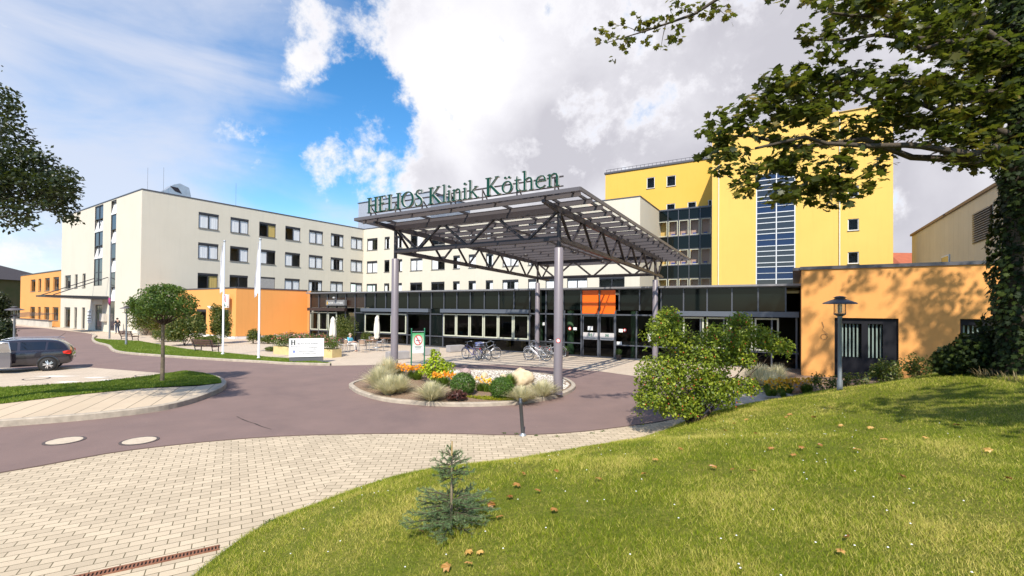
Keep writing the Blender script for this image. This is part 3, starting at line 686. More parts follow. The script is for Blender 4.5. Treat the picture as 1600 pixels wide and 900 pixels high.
# ---- far-left orange building in line with the end face
kf1 = 51.2
ob = thing('orange_annex', 'two-storey orange rendered annex beyond the cream end wall', 'building', FB(28.3,0,0))
z_o = 7.8; oh = []
for (a, b_) in ((29.3,32.2),(33.9,36.6),(38.5,40.1),(41.8,44.7)): oh += [(a, b_, 5.15, 7.0), (a, b_, .9, 2.75)]
mb = MB(); wall(mb, FB, 28.32, kf1, 0, z_o, oh, depth=.25); fl = Face(FB(kf1,0,0)[:2], (wdir.x, wdir.y)); wall(mb, fl, 0, 14, 0, z_o)
mb.add([FB(28.32,0,z_o-.1), FB(kf1,0,z_o-.1), FB(kf1,-14,z_o-.1), FB(28.32,-14,z_o-.1)], [(0,1,2,3)]); mb.quad(FB(28.4,-1,0), FB(kf1-.1,-1,0), FB(kf1-.1,-1,z_o-.2), FB(28.4,-1,z_o-.2), 1); mb.build('wall', [M_org, M_int], ob)
mb = MB(); mb.box(28.34, kf1+.1, -.4, .06, z_o, z_o+.14, 0, FB); mb.build('coping', M_cope, ob)
for h in oh: window(ob, FB, *h, 'none', depth=.25, split=1)
mb = MB()
for i in range(5): kk = 30+i*3.6; mb.tube([FB(kk,.05,1.9), FB(kk+3,4.5,1.2)], .04, 5)
mb.build('tie_rod', M_frame, ob)
rw = thing('ramp_wall', 'low pale concrete ramp wall in front of the orange annex', 'wall', FB(28,1.2,0))
mb = MB(); mb.box(27.9, 70, .9, 1.2, 0, .85, 0, FB); mb.build('wall_panel', mat('pale_concrete', (.52,.48,.42), .85, var=.2, vscale=1.), rw)
mb = MB(); mb.box(27.85, 70, .82, 1.28, .853, .95, 0, FB); mb.build('coping', M_cope, rw)

# ---- pharmacy block
P0 = Vector(gp(368, 530)); FO = Face(P0, wdir); FO2 = Face(P0, bdir, flip=True); FO2.n = -Vector((wdir.x, wdir.y, 0)); ZP = 4.75
ph = thing('pharmacy_block', 'single-storey orange pharmacy block with a chamfered corner left of the lobby', 'building', (P0.x, P0.y, 0))
phh = [(1.4,3.5,.02,2.73),(5.95,8.15,.02,2.75),(9.6,11.2,.9,2.75)]
mb = MB(); wall(mb, FO, 0, 7.2, .25, ZP); wall(mb, FO2, 0, 13, .25, ZP, [(a, b_, max(c, .26), d) for a, b_, c, d in phh])
Lend = Vector((-19.22, 44.3)); oe = Vector(FO(7.2,0,0)[:2]); FR_ = Face(oe, (Lend-oe)); wall(mb, FR_, 0, (Lend-oe).length, .25, ZP-.1)
mb.build('wall', M_org, ph)
mb = MB(); mb.box(.02, 7.2, -.2, -.02, 0, .25, 0, FO); mb.box(-.0, 13, -.2, -.02, 0, .25, 0, FO2); mb.build('plinth', M_wht, ph)
mb = MB(); bk = FO2(13,0,0); rp = [tuple(P0), tuple(oe), tuple(Lend), (-12, 50), (-28, 60), bk[:2]]
mb.add([(x, y, ZP-.12) for x, y in rp], [tuple(range(6))]); mb.build('roof', M_cope, ph)
mb = MB(); coping(mb, [Vector(bk[:2]), P0, oe], ZP, h=.13); mb.build('coping', M_cope, ph)
mb = MB(); mb.quad(FO2(.5,-1,0), FO2(12.5,-1,0), FO2(12.5,-1,ZP-.3), FO2(.5,-1,ZP-.3)); mb.build('inner_wall', M_int, ph)
for h in phh[:2]: window(ph, FO2, h[0], h[1], .3, h[3], 'none', split=1)
window(ph, FO2, 9.6, 11.2, .9, 2.75, 'none')
mb = MB(); c = FO2(4.6,.15,2.95); mb.lathe([(.0,.12),(.32,.12),(.18,-.12),(.05,-.2)], c, 10); tag(mb.build('wall_lamp', M_wht), 'small white cone lamp on the orange pharmacy wall', 'wall lamp')

# ---- glazed lobby
LP = Vector(gp(960,560.7)); FL_ = Face(LP, (u31.x, u31.y)); ZL = 4.4
lob = thing('lobby_building', 'low dark-glazed hospital lobby with an orange panel over its doors', 'building', (LP.x, LP.y, 0))
ks_all = [-30.0 + 1.262*i for i in range(32)]; KR = 9.7
mb = MB(); br = MB()
for i in range(31):
    a, b_ = ks_all[i]+.03, ks_all[i+1]-.03
    if i == 23 or (ks_all[i] > 5.8 and False): pass
    org = -2.3 < ks_all[i] < -.2
    m_ = MB() if False else (br if ks_all[i] < -23.2 else mb)
    b_ = min(b_, KR)
    if org: continue
    m_ = MB(); m_.quad(FL_(a,-.05,3.03), FL_(b_,-.05,3.03), FL_(b_,-.05,4.26), FL_(a,-.05,4.26)); o = m_.build('spandrel', M_spanb if ks_all[i] < -23.2 else M_span, lob)
    if ks_all[i] < -23.2: o['label'] = 'brown metal panel over the pharmacy end'
for a, b_ in ((-2.16,-1.08),(-1.0,.03)): mb = MB(); mb.quad(FL_(a,-.03,2.78), FL_(b_,-.03,2.78), FL_(b_,-.03,4.26), FL_(a,-.03,4.26)); mb.build('orange_panel', mat('panel_orange', (.85,.13,.004), .35, spec=.5), lob)['label'] = 'bright orange glass panel over the entrance doors'
mb = MB()
for k in ks_all: mb.box(k-.035, k+.035, -.12, .03, 2.98, 4.27, 0, FL_)
mb.box(-30.1, KR, -.14, .035, 4.272, 4.33, 0, FL_); mb.box(-23.9, -5.9, -.13, .02, 2.55, 2.62, 0, FL_)
for k in (-30,-28.7,-27.4,-26.2,-24.95,-23.7,-22.43,-17.4,-14.95,-13.66,-6.02,-4.77,-3.42,-2.2,-1.03,.05,1.37,2.62,3.79,5.0,6.2,7.35,8.5,9.6): mb.box(k-.04, k+.04, -.13, .04, 0, 2.97, 0, FL_)
for k0_, k1_ in ((-30,-2.2),(.05,KR)): mb.box(k0_, k1_, -.12, .03, .02, .10, 0, FL_); mb.box(k0_, k1_, -.12, .033, .83, .90, 0, FL_)
mb.box(-6.0, 5.2, -.125, .036, 2.68, 2.77, 0, FL_)
mb.build('mullion', M_mull, lob)
for k0_, k1_, m_ in ((-30.0,-24.7,1),(-22.6,-14.9,0),(-13.7,-5.95,0),(3.6,KR,0)): mb = MB(); mb.box(k0_, k1_, .045, .34, 2.72, 3.0, 0, FL_); mb.build('blind_box', mat('blindbox_brown', (.05,.032,.028), .45, metal=.3) if m_ else mat('blindbox_grey', (.11,.125,.155), .45, metal=.3), lob)
for a, b_ in ((-23.6,-22.5),(-14.9,-13.7)): mb = MB(); mb.quad(FL_(a,-.05,.1), FL_(b_,-.05,.1), FL_(b_,-.05,2.98), FL_(a,-.05,2.98)); mb.build('spandrel', M_span, lob)
# light framed casements
def casement(k0_, k1_, z0, z1):
    m_ = MB(); t_ = .085
    m_.box(k0_, k1_, -.02, .05, z0, z0+t_, 0, FL_); m_.box(k0_, k1_, -.02, .05, z1-t_, z1, 0, FL_); m_.box(k0_, k0_+t_, -.02, .05, z0+t_, z1-t_, 0, FL_); m_.box(k1_-t_, k1_, -.02, .05, z0+t_, z1-t_, 0, FL_)
    f = m_.build('window', M_lfr, lob); g_ = MB(); g_.quad(FL_(k0_+.05,.01,z0+.05), FL_(k1_-.05,.01,z0+.05), FL_(k1_-.05,.01,z1-.05), FL_(k0_+.05,.01,z1-.05)); g_.build('pane', M_dgl, f)
for k in (-22.38,-20.75,-19.1): casement(k, k+1.58, .93, 2.55)
for i in range(6): casement(-13.6+i*1.262, -13.6+(i+1)*1.262-.05, .93, 2.62)
for k in (4.05, 5.3, 6.5, 7.7): casement(k, k+1.12, .93, 2.66)
for k in (-29.9, -28.6, -27.3): casement(k, k+1.2, .93, 2.6)
# plain panes
for k0_, k1_, z0, z1 in ((-30,-26.2,.1,.83),(-22.4,-17.45,.1,.83),(-17.36,-15.0,.1,2.97),(-13.6,-6.06,.1,.83),(-5.98,-4.8,.1,4.2),(-4.73,-3.46,.1,2.68),(-3.38,-2.24,.1,2.68),(.09,1.33,.1,2.68),(1.41,2.58,.1,2.68),(2.66,3.75,.1,2.68),(3.83,9.6,.1,.83),(-26.1,-25.0,.1,2.7),(-24.9,-23.75,.1,2.7),(-15,-13.6,2.1,2.2)):
    mb = MB(); mb.quad(FL_(k0_,-.06,z0), FL_(k1_,-.06,z0), FL_(k1_,-.06,z1), FL_(k0_,-.06,z1)); mb.build('pane', M_dgl, lob)
# sliding doors with banner
for k0_, k1_ in ((-2.12,-1.08),(-.98,.0)):
    m_ = MB(); m_.box(k0_, k1_, -.07, -.02, .02, .1, 0, FL_); m_.box(k0_, k1_, -.07, -.02, 2.6, 2.68, 0, FL_); m_.box(k0_, k0_+.06, -.07, -.02, .1, 2.6, 0, FL_); m_.box(k1_-.06, k1_, -.07, -.02, .1, 2.6, 0, FL_)
    dd = m_.build('door', M_mull, lob); m_ = MB(); m_.quad(FL_(k0_+.05,-.045,.08), FL_(k1_-.05,-.045,.08), FL_(k1_-.05,-.045,2.62), FL_(k0_+.05,-.045,2.62)); m_.build('pane', M_dgl, dd)
    m_ = MB(); m_.quad(FL_(k0_+.03,-.01,1.13), FL_(k1_-.03,-.01,1.13), FL_(k1_-.03,-.01,1.58), FL_(k0_+.03,-.01,1.58)); bn = m_.build('banner', mat('banner_grey', (.50,.47,.47), .6), dd)
    m_ = MB(); c = (k0_+k1_)/2; gm = mat('sign_green', (.012,.11,.07), .5)
    m_.box(c-.10, c-.03, -.008, -.004, 1.33, 1.52, 0, FL_); m_.box(c+.03, c+.10, -.008, -.004, 1.33, 1.52, 0, FL_); m_.box(c-.03, c+.03, -.008, -.004, 1.41, 1.44, 0, FL_); m_.box(c-.35, c+.35, -.008, -.004, 1.21, 1.235, 0, FL_); m_.build('emblem', gm, bn)
for k, z, w, h in ((-5.0,1.95,.16,.2),(-2.75,1.7,.24,.18),(-1.75,1.72,.34,.26),(.28,1.66,.26,.2),(.16,.9,.32,.18),(2.05,1.15,.22,.5)): mb = MB(); mb.quad(FL_(k,.045,z), FL_(k+w,.045,z), FL_(k+w,.045,z+h), FL_(k,.045,z+h)); mb.build('door_notice', M_wht, lob)
for k in (-3.0, .66):
    m_ = MB(); m_.add([FL_(k+.11*math.cos(t_), .046, 1.79+.11*math.sin(t_)) for t_ in np.linspace(0, 6.283, 17)[:-1]], [tuple(range(16))]); ro = m_.build('round_notice', mat('sign_red', (.62,.02,.02), .5), lob)
    m_ = MB(); m_.add([FL_(k+.075*math.cos(t_), .052, 1.79+.075*math.sin(t_)) for t_ in np.linspace(0, 6.283, 17)[:-1]], [tuple(range(16))]); m_.build('disc', M_wht, ro)
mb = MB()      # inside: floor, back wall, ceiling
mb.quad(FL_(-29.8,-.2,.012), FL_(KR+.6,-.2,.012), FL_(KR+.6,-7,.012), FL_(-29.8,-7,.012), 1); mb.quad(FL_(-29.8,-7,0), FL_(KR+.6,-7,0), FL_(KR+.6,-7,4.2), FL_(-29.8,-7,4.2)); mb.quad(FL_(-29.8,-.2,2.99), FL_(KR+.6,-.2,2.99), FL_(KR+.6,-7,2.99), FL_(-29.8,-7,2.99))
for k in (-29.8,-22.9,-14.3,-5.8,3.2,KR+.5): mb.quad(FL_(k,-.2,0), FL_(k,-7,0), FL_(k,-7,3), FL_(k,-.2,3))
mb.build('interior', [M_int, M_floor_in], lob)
gr = mat('column_green', (.16,.30,.17), .6)
for k in (-3.4, .95, -5.75): mb = MB(); mb.lathe([(.24,0),(.24,2.98)], FL_(k,-1.0,0), 14); mb.build('lobby_column', gr, lob)
mb = MB(); M_oc = mat('counter_ochre', (.42,.27,.06), .6)
for k in (-12.5,-11.2,-9.4,-8.1,-20.5): mb.box(k, k+.9, -2.6, -2.0, .68, .74, 0, FL_); mb.box(k+.4, k+.46, -2.35, -2.25, .02, .68, 0, FL_); mb.box(k-.1, k+.1, -2.9, -2.6, .1, .9, 0, FL_)
mb.build('cafe_furniture', M_oc, lob)
mb = MB(); mb.box(-25.2, -24.2, -.5, -.45, .9, 2.6, 0, FL_); mb.box(-29.6, -28.9, -.5, -.45, 1.0, 2.3, 0, FL_); mb.box(-28.3, -27.5, -.5, -.45, 1.0, 2.3, 0, FL_); mb.build('display_board', mat('display', (.33,.17,.08), .8, col2=(.50,.44,.30), vscale=5.), lob)
mb = MB(); mb.box(-30.3, 14.5, -12, .30, 4.335, 4.44, 0, FL_); mb.build('roof', mat('roof_edge', (.30,.29,.30), .45, metal=.5, var=.2), lob)
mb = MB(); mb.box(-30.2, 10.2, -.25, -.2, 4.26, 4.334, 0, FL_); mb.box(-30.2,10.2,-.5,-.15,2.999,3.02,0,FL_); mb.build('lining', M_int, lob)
# ---- right orange block
Q0 = Vector(gp(1252,590)); FQ = Face(Q0, (u31.x, u31.y)); ZQ = 4.93
qb = thing('orange_side_building', 'single-storey orange block in tree shade right of the lobby', 'building', (Q0.x, Q0.y, 0))
qh = [(1.25,3.46,.1,2.76),(5.36,7.6,.1,2.78)]
FQs = Face(Q0, (w31.x, w31.y), flip=True)
mb = MB(); wall(mb, FQ, 0, 16, 0, ZQ, qh, depth=.22); wall(mb, FQs, 0, 14, 0, ZQ); mb.build('wall', M_org, qb)
mb = MB(); mb.add([FQ(0,0,ZQ-.1), FQ(16,0,ZQ-.1), FQ(16,-14,ZQ-.1), FQ(0,-14,ZQ-.1)], [(0,1,2,3)]); mb.build('roof', M_cope, qb)
mb = MB(); mb.box(-.06, 16, -.35, .06, ZQ, ZQ+.14, 0, FQ); mb.box(-.35, -.355+.415, -14, -.352, ZQ, ZQ+.138, 0, FQ); mb.build('coping', M_cope, qb)
mb = MB(); mb.quad(FQ(.5,-1.6,0), FQ(15,-1.6,0), FQ(15,-1.6,ZQ-.3), FQ(.5,-1.6,ZQ-.3)); mb.build('inner_wall', mat('dark_room', (.03,.03,.035), .9), qb)
M_vb = mat('vertical_blind', (.20,.25,.23), .7)
for k0_, k1_, z0, z1 in qh:
    m_ = MB(); d0, d1 = -.2, -.12; z0 += .02
    m_.box(k0_, k1_, d0, d1, z1-.25, z1-.01, 0, FQ); m_.box(k0_, k0_+.09, d0, d1, z0, z1-.25, 0, FQ); m_.box(k1_-.5, k1_, d0, d1, z0, z1-.25, 0, FQ); m_.box(k0_+.09, k1_-.5, d0, d1, z0, 1.02, 0, FQ); c = (k0_+k1_)/2-.13; m_.box(c, c+.22, d0, d1, 1.02, z1-.25, 0, FQ)
    f = m_.build('window', mat('black_frame', (.010,.010,.014), .6, spec=.2), qb)
    m_ = MB(); m_.quad(FQ(k0_+.05,-.16,1.0), FQ(k1_-.1,-.16,1.0), FQ(k1_-.1,-.16,z1-.2), FQ(k0_+.05,-.16,z1-.2)); m_.build('pane', M_glass, f)
    m_ = MB(); k = k0_+.14
    while k < k1_-.55:
        if not (c-.05 < k < c+.2): m_.quad(FQ(k,-.26,1.04), FQ(k+.06,-.30,1.04), FQ(k+.06,-.30,z1-.26), FQ(k,-.26,z1-.26))
        k += .135
    m_.build('blind', M_vb, f)
# wall ornament (bent wire)
mb = MB(); mb.tube([FQ(.78,.03,2.58), FQ(.85,.03,2.35), FQ(.80,.04,2.2), FQ(1.0,.04,2.02)], .008, 5); mb.tube([FQ(.86+.12*math.cos(t_),.03,1.9+.12*math.sin(t_)) for t_ in np.linspace(0,6.28,18)], .007, 5, cap=False)
tag(mb.build('wall_ornament', M_frame), 'thin bent wire ornament fixed to the orange wall left of the lamp', 'ornament')

# ---- yellow building: tower and wing
FT = Face((0, 61.6), (u31.x, u31.y)); 
FT.p = Vector((0, 61.6, 0)); 
yb = thing('yellow_building', 'tall yellow hospital tower and wing with a striped stair window', 'building', FT(24.6,0,0))
ZT = 21.8; th = [(28.72,32.1,5.7,16.75)] + [(36.25,37.08,z,z+1.08) for z in (13.62,10.56,7.5)]
mb = MB(); wall(mb, FT, 24.6, 35.55, 3, ZT, th[:1], depth=.2)
FTr = Face((0,61.6), (u31.x, u31.y)); f2 = lambda k, m, z: FT(k, m-.12, z)
class Sh:
    def __call__(s, k, m, z): return FT(k, m-.12, z)
wall(mb, Sh(), 35.55, 39.53, 3, ZT-.02, th[1:], depth=.2)
mb.build('wall', M_yel, yb)
mb = MB(); FTl = Face(FT(24.6,0,0)[:2], (w31.x, w31.y), flip=True); wall(mb, FTl, 0, 9, 3, ZT); ftr = Face(FT(39.53,0,0)[:2], (w31.x, w31.y)); wall(mb, ftr, .12, 14, 3, ZT)
FY = Face((0, 69.), (u31.x, u31.y)); wall(mb, FY, 14.38, 27.6, 3, 21.05, [(19.85,20.85,18.45,19.85),(22.3,23.4,18.4,19.72),(22.3,23.35,15.0,16.24),(24.8,25.8,15.0,16.2),(27.1,27.55,15.0,16.2)], depth=.15)
fyl = Face(FY(14.38,0,0)[:2], (w31.x, w31.y), flip=True); wall(mb, fyl, 0, 14, 3, 21.05)
mb.build('wall', M_yel2, yb)['label'] = 'deeper yellow wing set back beside the tower'
mb = MB(); mb.add([FY(14.3,.1,21.06), FY(27.6,.1,21.06), FY(27.6,-14,21.06), FY(14.3,-14,21.06)], [(0,1,2,3)]); mb.box(14.25, 24.7+3, -.3, .12, 21.07, 21.3, 0, FY)
mb.add([FT(24.6,0,ZT-.1), FT(39.5,0,ZT-.1), FT(39.5,-14,ZT-.1), FT(24.6,-14,ZT-.1)], [(0,1,2,3)]); mb.build('roof', M_cope, yb)
mb = MB(); k = 14.5
while k < 27.4: mb.box(k, k+.04, -.1, -.06, 21.3, 21.62, 0, FY); k += .5
mb.box(14.4, 27.4, -.1, -.06, 21.62, 21.66, 0, FY); mb.build('roof_railing', M_cope, yb)
mb = MB(); mb.quad(FT(25,-1.2,3), FT(39,-1.2,3), FT(39,-1.2,ZT-1), FT(25,-1.2,ZT-1)); mb.quad(FY(14.6,-1,3), FY(27.5,-1,3), FY(27.5,-1,20.8), FY(14.6,-1,20.8)); mb.build('inner_wall', M_int, yb)
for h in th[1:]: window(yb, Sh2 := type('S', (), {'__call__': lambda s, k, m, z: FT(k, m-.12, z), 'ang': lambda s: FT.ang(), 'n': FT.n, 'd': FT.d})(), *h, 'none', depth=.16, box=False, fm=M_wht, split=1)
for h in ((19.85,20.85,18.45,19.85),(22.3,23.4,18.4,19.72),(22.3,23.35,15.0,16.24),(24.8,25.8,15.0,16.2),(27.1,27.55,15.0,16.2)): window(yb, FY, *h, 'none', depth=.12, box=False, fm=M_wht, split=1)
for k in (25.25, 35.62): mb = MB(); mb.tube([FT(k,.08,4.4), FT(k,.08,ZT-.6)], .05, 8); mb.build('downpipe', mat('pipe_white', (.70,.66,.55), .5), yb)
# striped stair window: white bars, dark panes, blue bands
mbf = MB(); mbp = MB(); mbb = MB(); K0, K1 = 28.72, 32.1; KC = 30.5
st = 3.32; zb = 5.7
for c in (K0+.04, KC, K1-.04): mbf.box(c-.045, c+.045, -.1, .0, zb, 16.75, 0, FT)
rows = []
base = [(0,.28,'p'),(.28,.95,'b'),(.95,1.35,'b2'),(1.35,1.78,'b'),(1.78,2.3,'p')]
z = 5.72; pat = [('p',.5),('b',.62),('b',.62),('p',.42),('p',.66),('p',.5)]
tot = sum(h for _, h in pat); i = 0
while z < 16.7:
    t_, h = pat[i % len(pat)]; z2 = min(z+h, 16.72)
    rows.append((t_, z, z2))
    th_ = .035 if (t_ == 'p' or pat[(i+1) % len(pat)][0] == 'p') else .02
    mbf.box(K0+.1, KC-.06, -.09, -.01, z2-th_, z2+th_, 0, FT); mbf.box(KC+.06, K1-.1, -.09, -.01, z2-th_, z2+th_, 0, FT); z = z2; i += 1
sw = mbf.build('stair_window', mat('stair_white', (.62,.63,.66), .5), yb)
for t_, z, z2 in rows: m_ = MB(); m_.quad(FT(K0,-.06,z), FT(K1,-.06,z), FT(K1,-.06,z2), FT(K0,-.06,z2)); m_.build('blue_panel' if t_ == 'b' else 'pane', mat('panel_blue', (.010,.025,.075), .2, spec=.4) if t_ == 'b' else M_stp, sw)

# ---- dark glass connector between cream wing and tower
FG = Face((0, 67.1), (u31.x, u31.y))
gc = thing('glass_connector', 'dark glass stair block between the cream wing and the yellow tower', 'building', FG(20.7,0,0))
mb = MB(); mp_ = MB(); ml = MB(); md = MB(); KS = [20.66+1.215*i for i in range(6)]
for z0, z1 in ((4.4,5.0),(6.9,8.4),(10.35,11.85),(13.85,15.0)):
    for i in range(5): mp_ = MB(); mp_.quad(FG(KS[i]+.03,-.05,z0), FG(KS[i+1]-.03,-.05,z0), FG(KS[i+1]-.03,-.05,z1), FG(KS[i]+.03,-.05,z1)); mp_.build('spandrel', M_span, gc)
for k in KS: mb.box(k-.035, k+.035, -.12, .02, 4.4, 15.05, 0, FG)
for z in (5.0,6.88,8.42,10.33,11.88,13.82,15.03): mb.box(KS[0], KS[5], -.12, .015, z-.03, z+.03, 0, FG)
mb.box(KS[0]-.1, KS[5]+.6, -5, .1, 15.06, 15.2, 0, FG); mb.build('mullion', M_mull, gc)
for z0, z1 in ((5.1,6.8),(8.5,10.25),(11.95,13.75)):
    for i in range(5):
        k0_, k1_ = KS[i]+.08, KS[i+1]-.08; m_ = MB()
        m_.box(k0_, k1_, -.03, .03, z0, z0+.07, 0, FG); m_.box(k0_, k1_, -.03, .03, z1-.07, z1, 0, FG); m_.box(k0_, k0_+.07, -.03, .03, z0+.07, z1-.07, 0, FG); m_.box(k1_-.07, k1_, -.03, .03, z0+.07, z1-.07, 0, FG)
        f = m_.build('window', M_lfr, gc); m_ = MB(); m_.quad(FG(k0_+.04,.0,z0+.04), FG(k1_-.04,.0,z0+.04), FG(k1_-.04,.0,z1-.04), FG(k0_+.04,.0,z1-.04)); m_.build('pane', M_glass, f)
        m_ = MB(); m_.quad(FG(k0_,-.9,z0-.2), FG(k1_+.1,-.9,z0-.2), FG(k1_+.1,-.9,z1+.2), FG(k0_,-.9,z1+.2)); m_.build('room', mat('corridor_wall', (.36,.24,.19), .8) if i else mat('ochre_room', (.50,.33,.10), .8), f)
        if i: m_ = MB(); m_.box(k0_+.2, k0_+.6, -.8, -.6, z0-.1, z0+.35, 0, FG); m_.build('chair', mat('chair_blue', (.05,.06,.22), .6), f)

# ---- grey metal hall on the right
hp = Vector((36.4, 42.2)); hd = Vector((26.2-36.4, 24.8-42.2)); FH = Face(hp, hd); FH.n = -Vector((w31.y, -w31.x, 0)) if False else Vector((-abs(FH.n.x), FH.n.y if FH.n.x < 0 else -FH.n.y, 0))
hall = thing('metal_hall', 'beige metal clad hall with a louvred vent behind the orange block', 'building', (hp.x, hp.y, 0)); hl = hd.length
M_clad = mat('cladding_beige', (.57,.51,.42), .5, metal=.15, var=.12, vscale=.6)
mb = MB(); zh = 10.0; k = 0.
while k < hl+8:
    mb.box(k, k+.99, -.1, 0, 0, zh, 0, FH); mb.box(k+.99, k+1.0, -.1, -.02, 0, zh, 0, FH); k += 1.0
nrm_l = FH.n
mb.quad(FH(0,0,0), FH(0,-25,0), FH(0,-25,zh), FH(0,0,zh)); mb.build('wall', M_clad, hall)
mb = MB(); mb.box(-.15, hl+8, -25, .12, zh+.002, zh+.18, 0, FH); mb.build('roof', mat('roof_brown', (.26,.15,.09), .6), hall)
k0_, z1_ = FH.at(1520,335); k1_, _ = FH.at(1551,325); _, z0_ = FH.at(1520,382)
mb = MB(); mb.box(k0_, k1_, .01, .03, z0_, z1_, 1, FH)
z = z0_+.06
while z < z1_-.05: mb.add([FH(k0_+.06,.04,z+.09), FH(k1_-.06,.04,z+.09), FH(k1_-.06,.12,z), FH(k0_+.06,.12,z)], [(0,1,2,3)], 0); z += .14
mb.build('louvre', [mat('louvre_grey', (.30,.28,.26), .5), M_stb], hall)
ka, za = FH.at(1472,402); kb, zb_ = FH.at(1484,397)
mb = MB(); mb.box(min(ka,kb), max(ka,kb), .01, .06, za-1.2, zb_, 0, FH); f = mb.build('window', M_wht, hall); mb = MB(); mb.quad(FH(min(ka,kb)+.08,.063,za-1), FH(max(ka,kb)-.08,.063,za-1), FH(max(ka,kb)-.08,.063,zb_-.1), FH(min(ka,kb)+.08,.063,zb_-.1)); mb.build('pane', M_stp, f)
mb = MB(); c = at(1478, 336, 33.5); mb.tube([c, c+Vector((-.25,-.1,0)), c+Vector((-.4,-.25,-.05))], .05, 6); tag(mb.build('wall_camera', M_frame), 'small camera on a bracket under the hall roof edge', 'camera')

# ---- red roofed house behind, old house far left
M_tile = mat('roof_tiles_red', (.42,.105,.04), .8, var=.3, vscale=2.)
rh_ = thing('red_roof_house', 'house with an orange-red tiled roof far behind the yellow tower', 'house', (62, 72, 0))
mb = MB()
mb.add([(56,66,9.5),(78,66,9.5),(78,82,9.5),(56,82,9.5),(60,74,12.6),(78,74,12.6)], [(0,1,5,4),(3,4,5,2),(0,4,3)]); mb.build('roof', M_tile, rh_)
mb = MB(); mb.box(56.5,77.5,66.5,81.5,0,9.49); mb.build('wall', M_cream, rh_)
oh_ = thing('old_house', 'old creeper-covered house with dark tiled roof at the far left', 'house', (-112, 92, 0))
mb = MB(); mb.box(-132,-100.2,88,104,0,8.0); mb.build('wall', mat('old_render', (.13,.10,.045), .9, col2=(.06,.08,.02), vscale=.35), oh_)
mb = MB(); mb.add([(-134,87,8.0),(-99.5,87,8.0),(-99.5,105,8.0),(-134,105,8.0),(-128,96,11.4),(-107,96,11.4)], [(0,1,5,4),(1,2,5),(2,3,4,5),(3,0,4)]); rf_ = mb.build('roof', mat('roof_tiles_dark', (.05,.04,.042), .7, var=.3), oh_)
mb = MB(); mb.box(-109.6,-108.8,94.5,95.5,11,12.6); mb.build('chimney', mat('chimney_grey', (.2,.17,.15), .8), rf_)
for x in (-108.5,-105.2):
    for z in (1.2,4.7):
        mb = MB(); mb.box(x, x+1.5, 87.93, 88.0-.002, z, z+2.3); f = mb.build('window', M_frame, oh_)
mb = MB(); mb.box(-102.2,-100.4,87.8,87.995,0,7.8, 0); mb.build('stair_bay', mat('red_panel', (.11,.02,.015), .5), oh_)
mb = MB(); mb.box(-102.0,-100.6,87.7,87.79,4.5,6.7); mb.build('bay_window', M_stp, oh_)
# ================================================================== ENTRANCE CANOPY
FRC = Vector((1.60, 15.95)); CW, CL = 7.78, 13.0
uu = Vector((u31.x, u31.y)); ww = Vector((w31.x, w31.y))
def cpt(a, b, z):         # a: to the left of the front-right column, b: towards the lobby
    q = FRC - uu*a + ww*b; return (q.x, q.y, z)
slope = -.38/14.5
def zc(b, z0): return z0 + slope*b
M_steel = mat('canopy_steel', (.055,.044,.046), .42, metal=.35, var=.15, vscale=2.); M_col = mat('column_paint', (.19,.165,.185), .38, spec=.5, var=.06, vscale=1.)
M_fin = mat('canopy_fin', (.115,.10,.105), .45, metal=.25); M_rail = mat('rail_dark', (.05,.042,.045), .5)
can = thing('entrance_canopy', 'large grey steel truss canopy on four round columns before the entrance', 'canopy', cpt(CW/2, CL/2, 0))
for a, b, zb_ in ((0,0,.12),(CW,0,.16),(0,CL,0),(CW,CL,0)):
    ct = zc(b, 5.12); mb = MB(); mb.lathe([(.155,zb_),(.155,ct),(.14,ct+.02),(.0,ct+.02)], cpt(a,b,0), 28); mb.lathe([(.19,zb_),(.19,zb_+.02),(.157,zb_+.03)], cpt(a,b,0), 24)
    c_ = mb.build('column', M_col, can)
    mb = MB(); mb.tube([cpt(a,b,ct), cpt(a,b,zc(b,6.46))], .075, 12); mb.build('column_head', M_steel, c_)
def truss(p0, p1, za0, za1, n, flip, up=1.02):
    """flat truss: top chord at za, bottom chord ~1.05 below, W diagonals"""
    mb = MB(); P0, P1 = Vector(p0), Vector(p1)
    top = lambda t_: Vector((*(P0+(P1-P0)*t_), za0+(za1-za0)*t_)); bot = lambda t_: top(t_)-Vector((0,0,up))
    dirn = (P1-P0).normalized()
    mb.bar(top(0)+Vector((0,0,.0)), top(1), .13, .2); mb.bar(bot(0), bot(1), .17, .10); mb.bar(bot(0)+Vector((0,0,.07)), bot(1)+Vector((0,0,.07)), .04, .12)
    mb.build('chord', M_steel, can)
    mb = MB()
    for i in range(n):
        t0, t1, t2 = i/n, (i+.5)/n, (i+1)/n
        a, m_, b = (top(t0), bot(t1), top(t2)) if not flip else (bot(t0), top(t1), bot(t2))
        for p, q in ((a, m_), (m_, b)):
            mb.bar(p, q, .10, .055); mb.bar(p+Vector((0,0,.001)), q+Vector((0,0,.001)), .035, .11)
    mb.build('diagonal', M_steel, can)
T0 = 6.45
truss(cpt(0,0,0)[:2], cpt(CW,0,0)[:2], T0, T0, 3, False)
truss(cpt(0,CL,0)[:2], cpt(CW,CL,0)[:2], zc(CL,T0), zc(CL,T0), 3, False)
truss(cpt(0,0,0)[:2], cpt(0,14.6,0)[:2], T0, zc(14.6,T0), 7, False)
truss(cpt(CW,0,0)[:2], cpt(CW,14.6,0)[:2], T0, zc(14.6,T0), 7, False)
mb = MB()
for a in (0, CW): mb = MB(); mb.add([cpt(a+s_*.06, b, z) for s_ in (-1,1) for b, z in ((-1.2,T0+.12),(-1.2,T0+.02),(0,T0-.12),(0,T0+.1))], [(0,1,2,3),(7,6,5,4),(0,4,5,1),(1,5,6,2),(2,6,7,3),(3,7,4,0)]); mb.build('cantilever', M_steel, can)
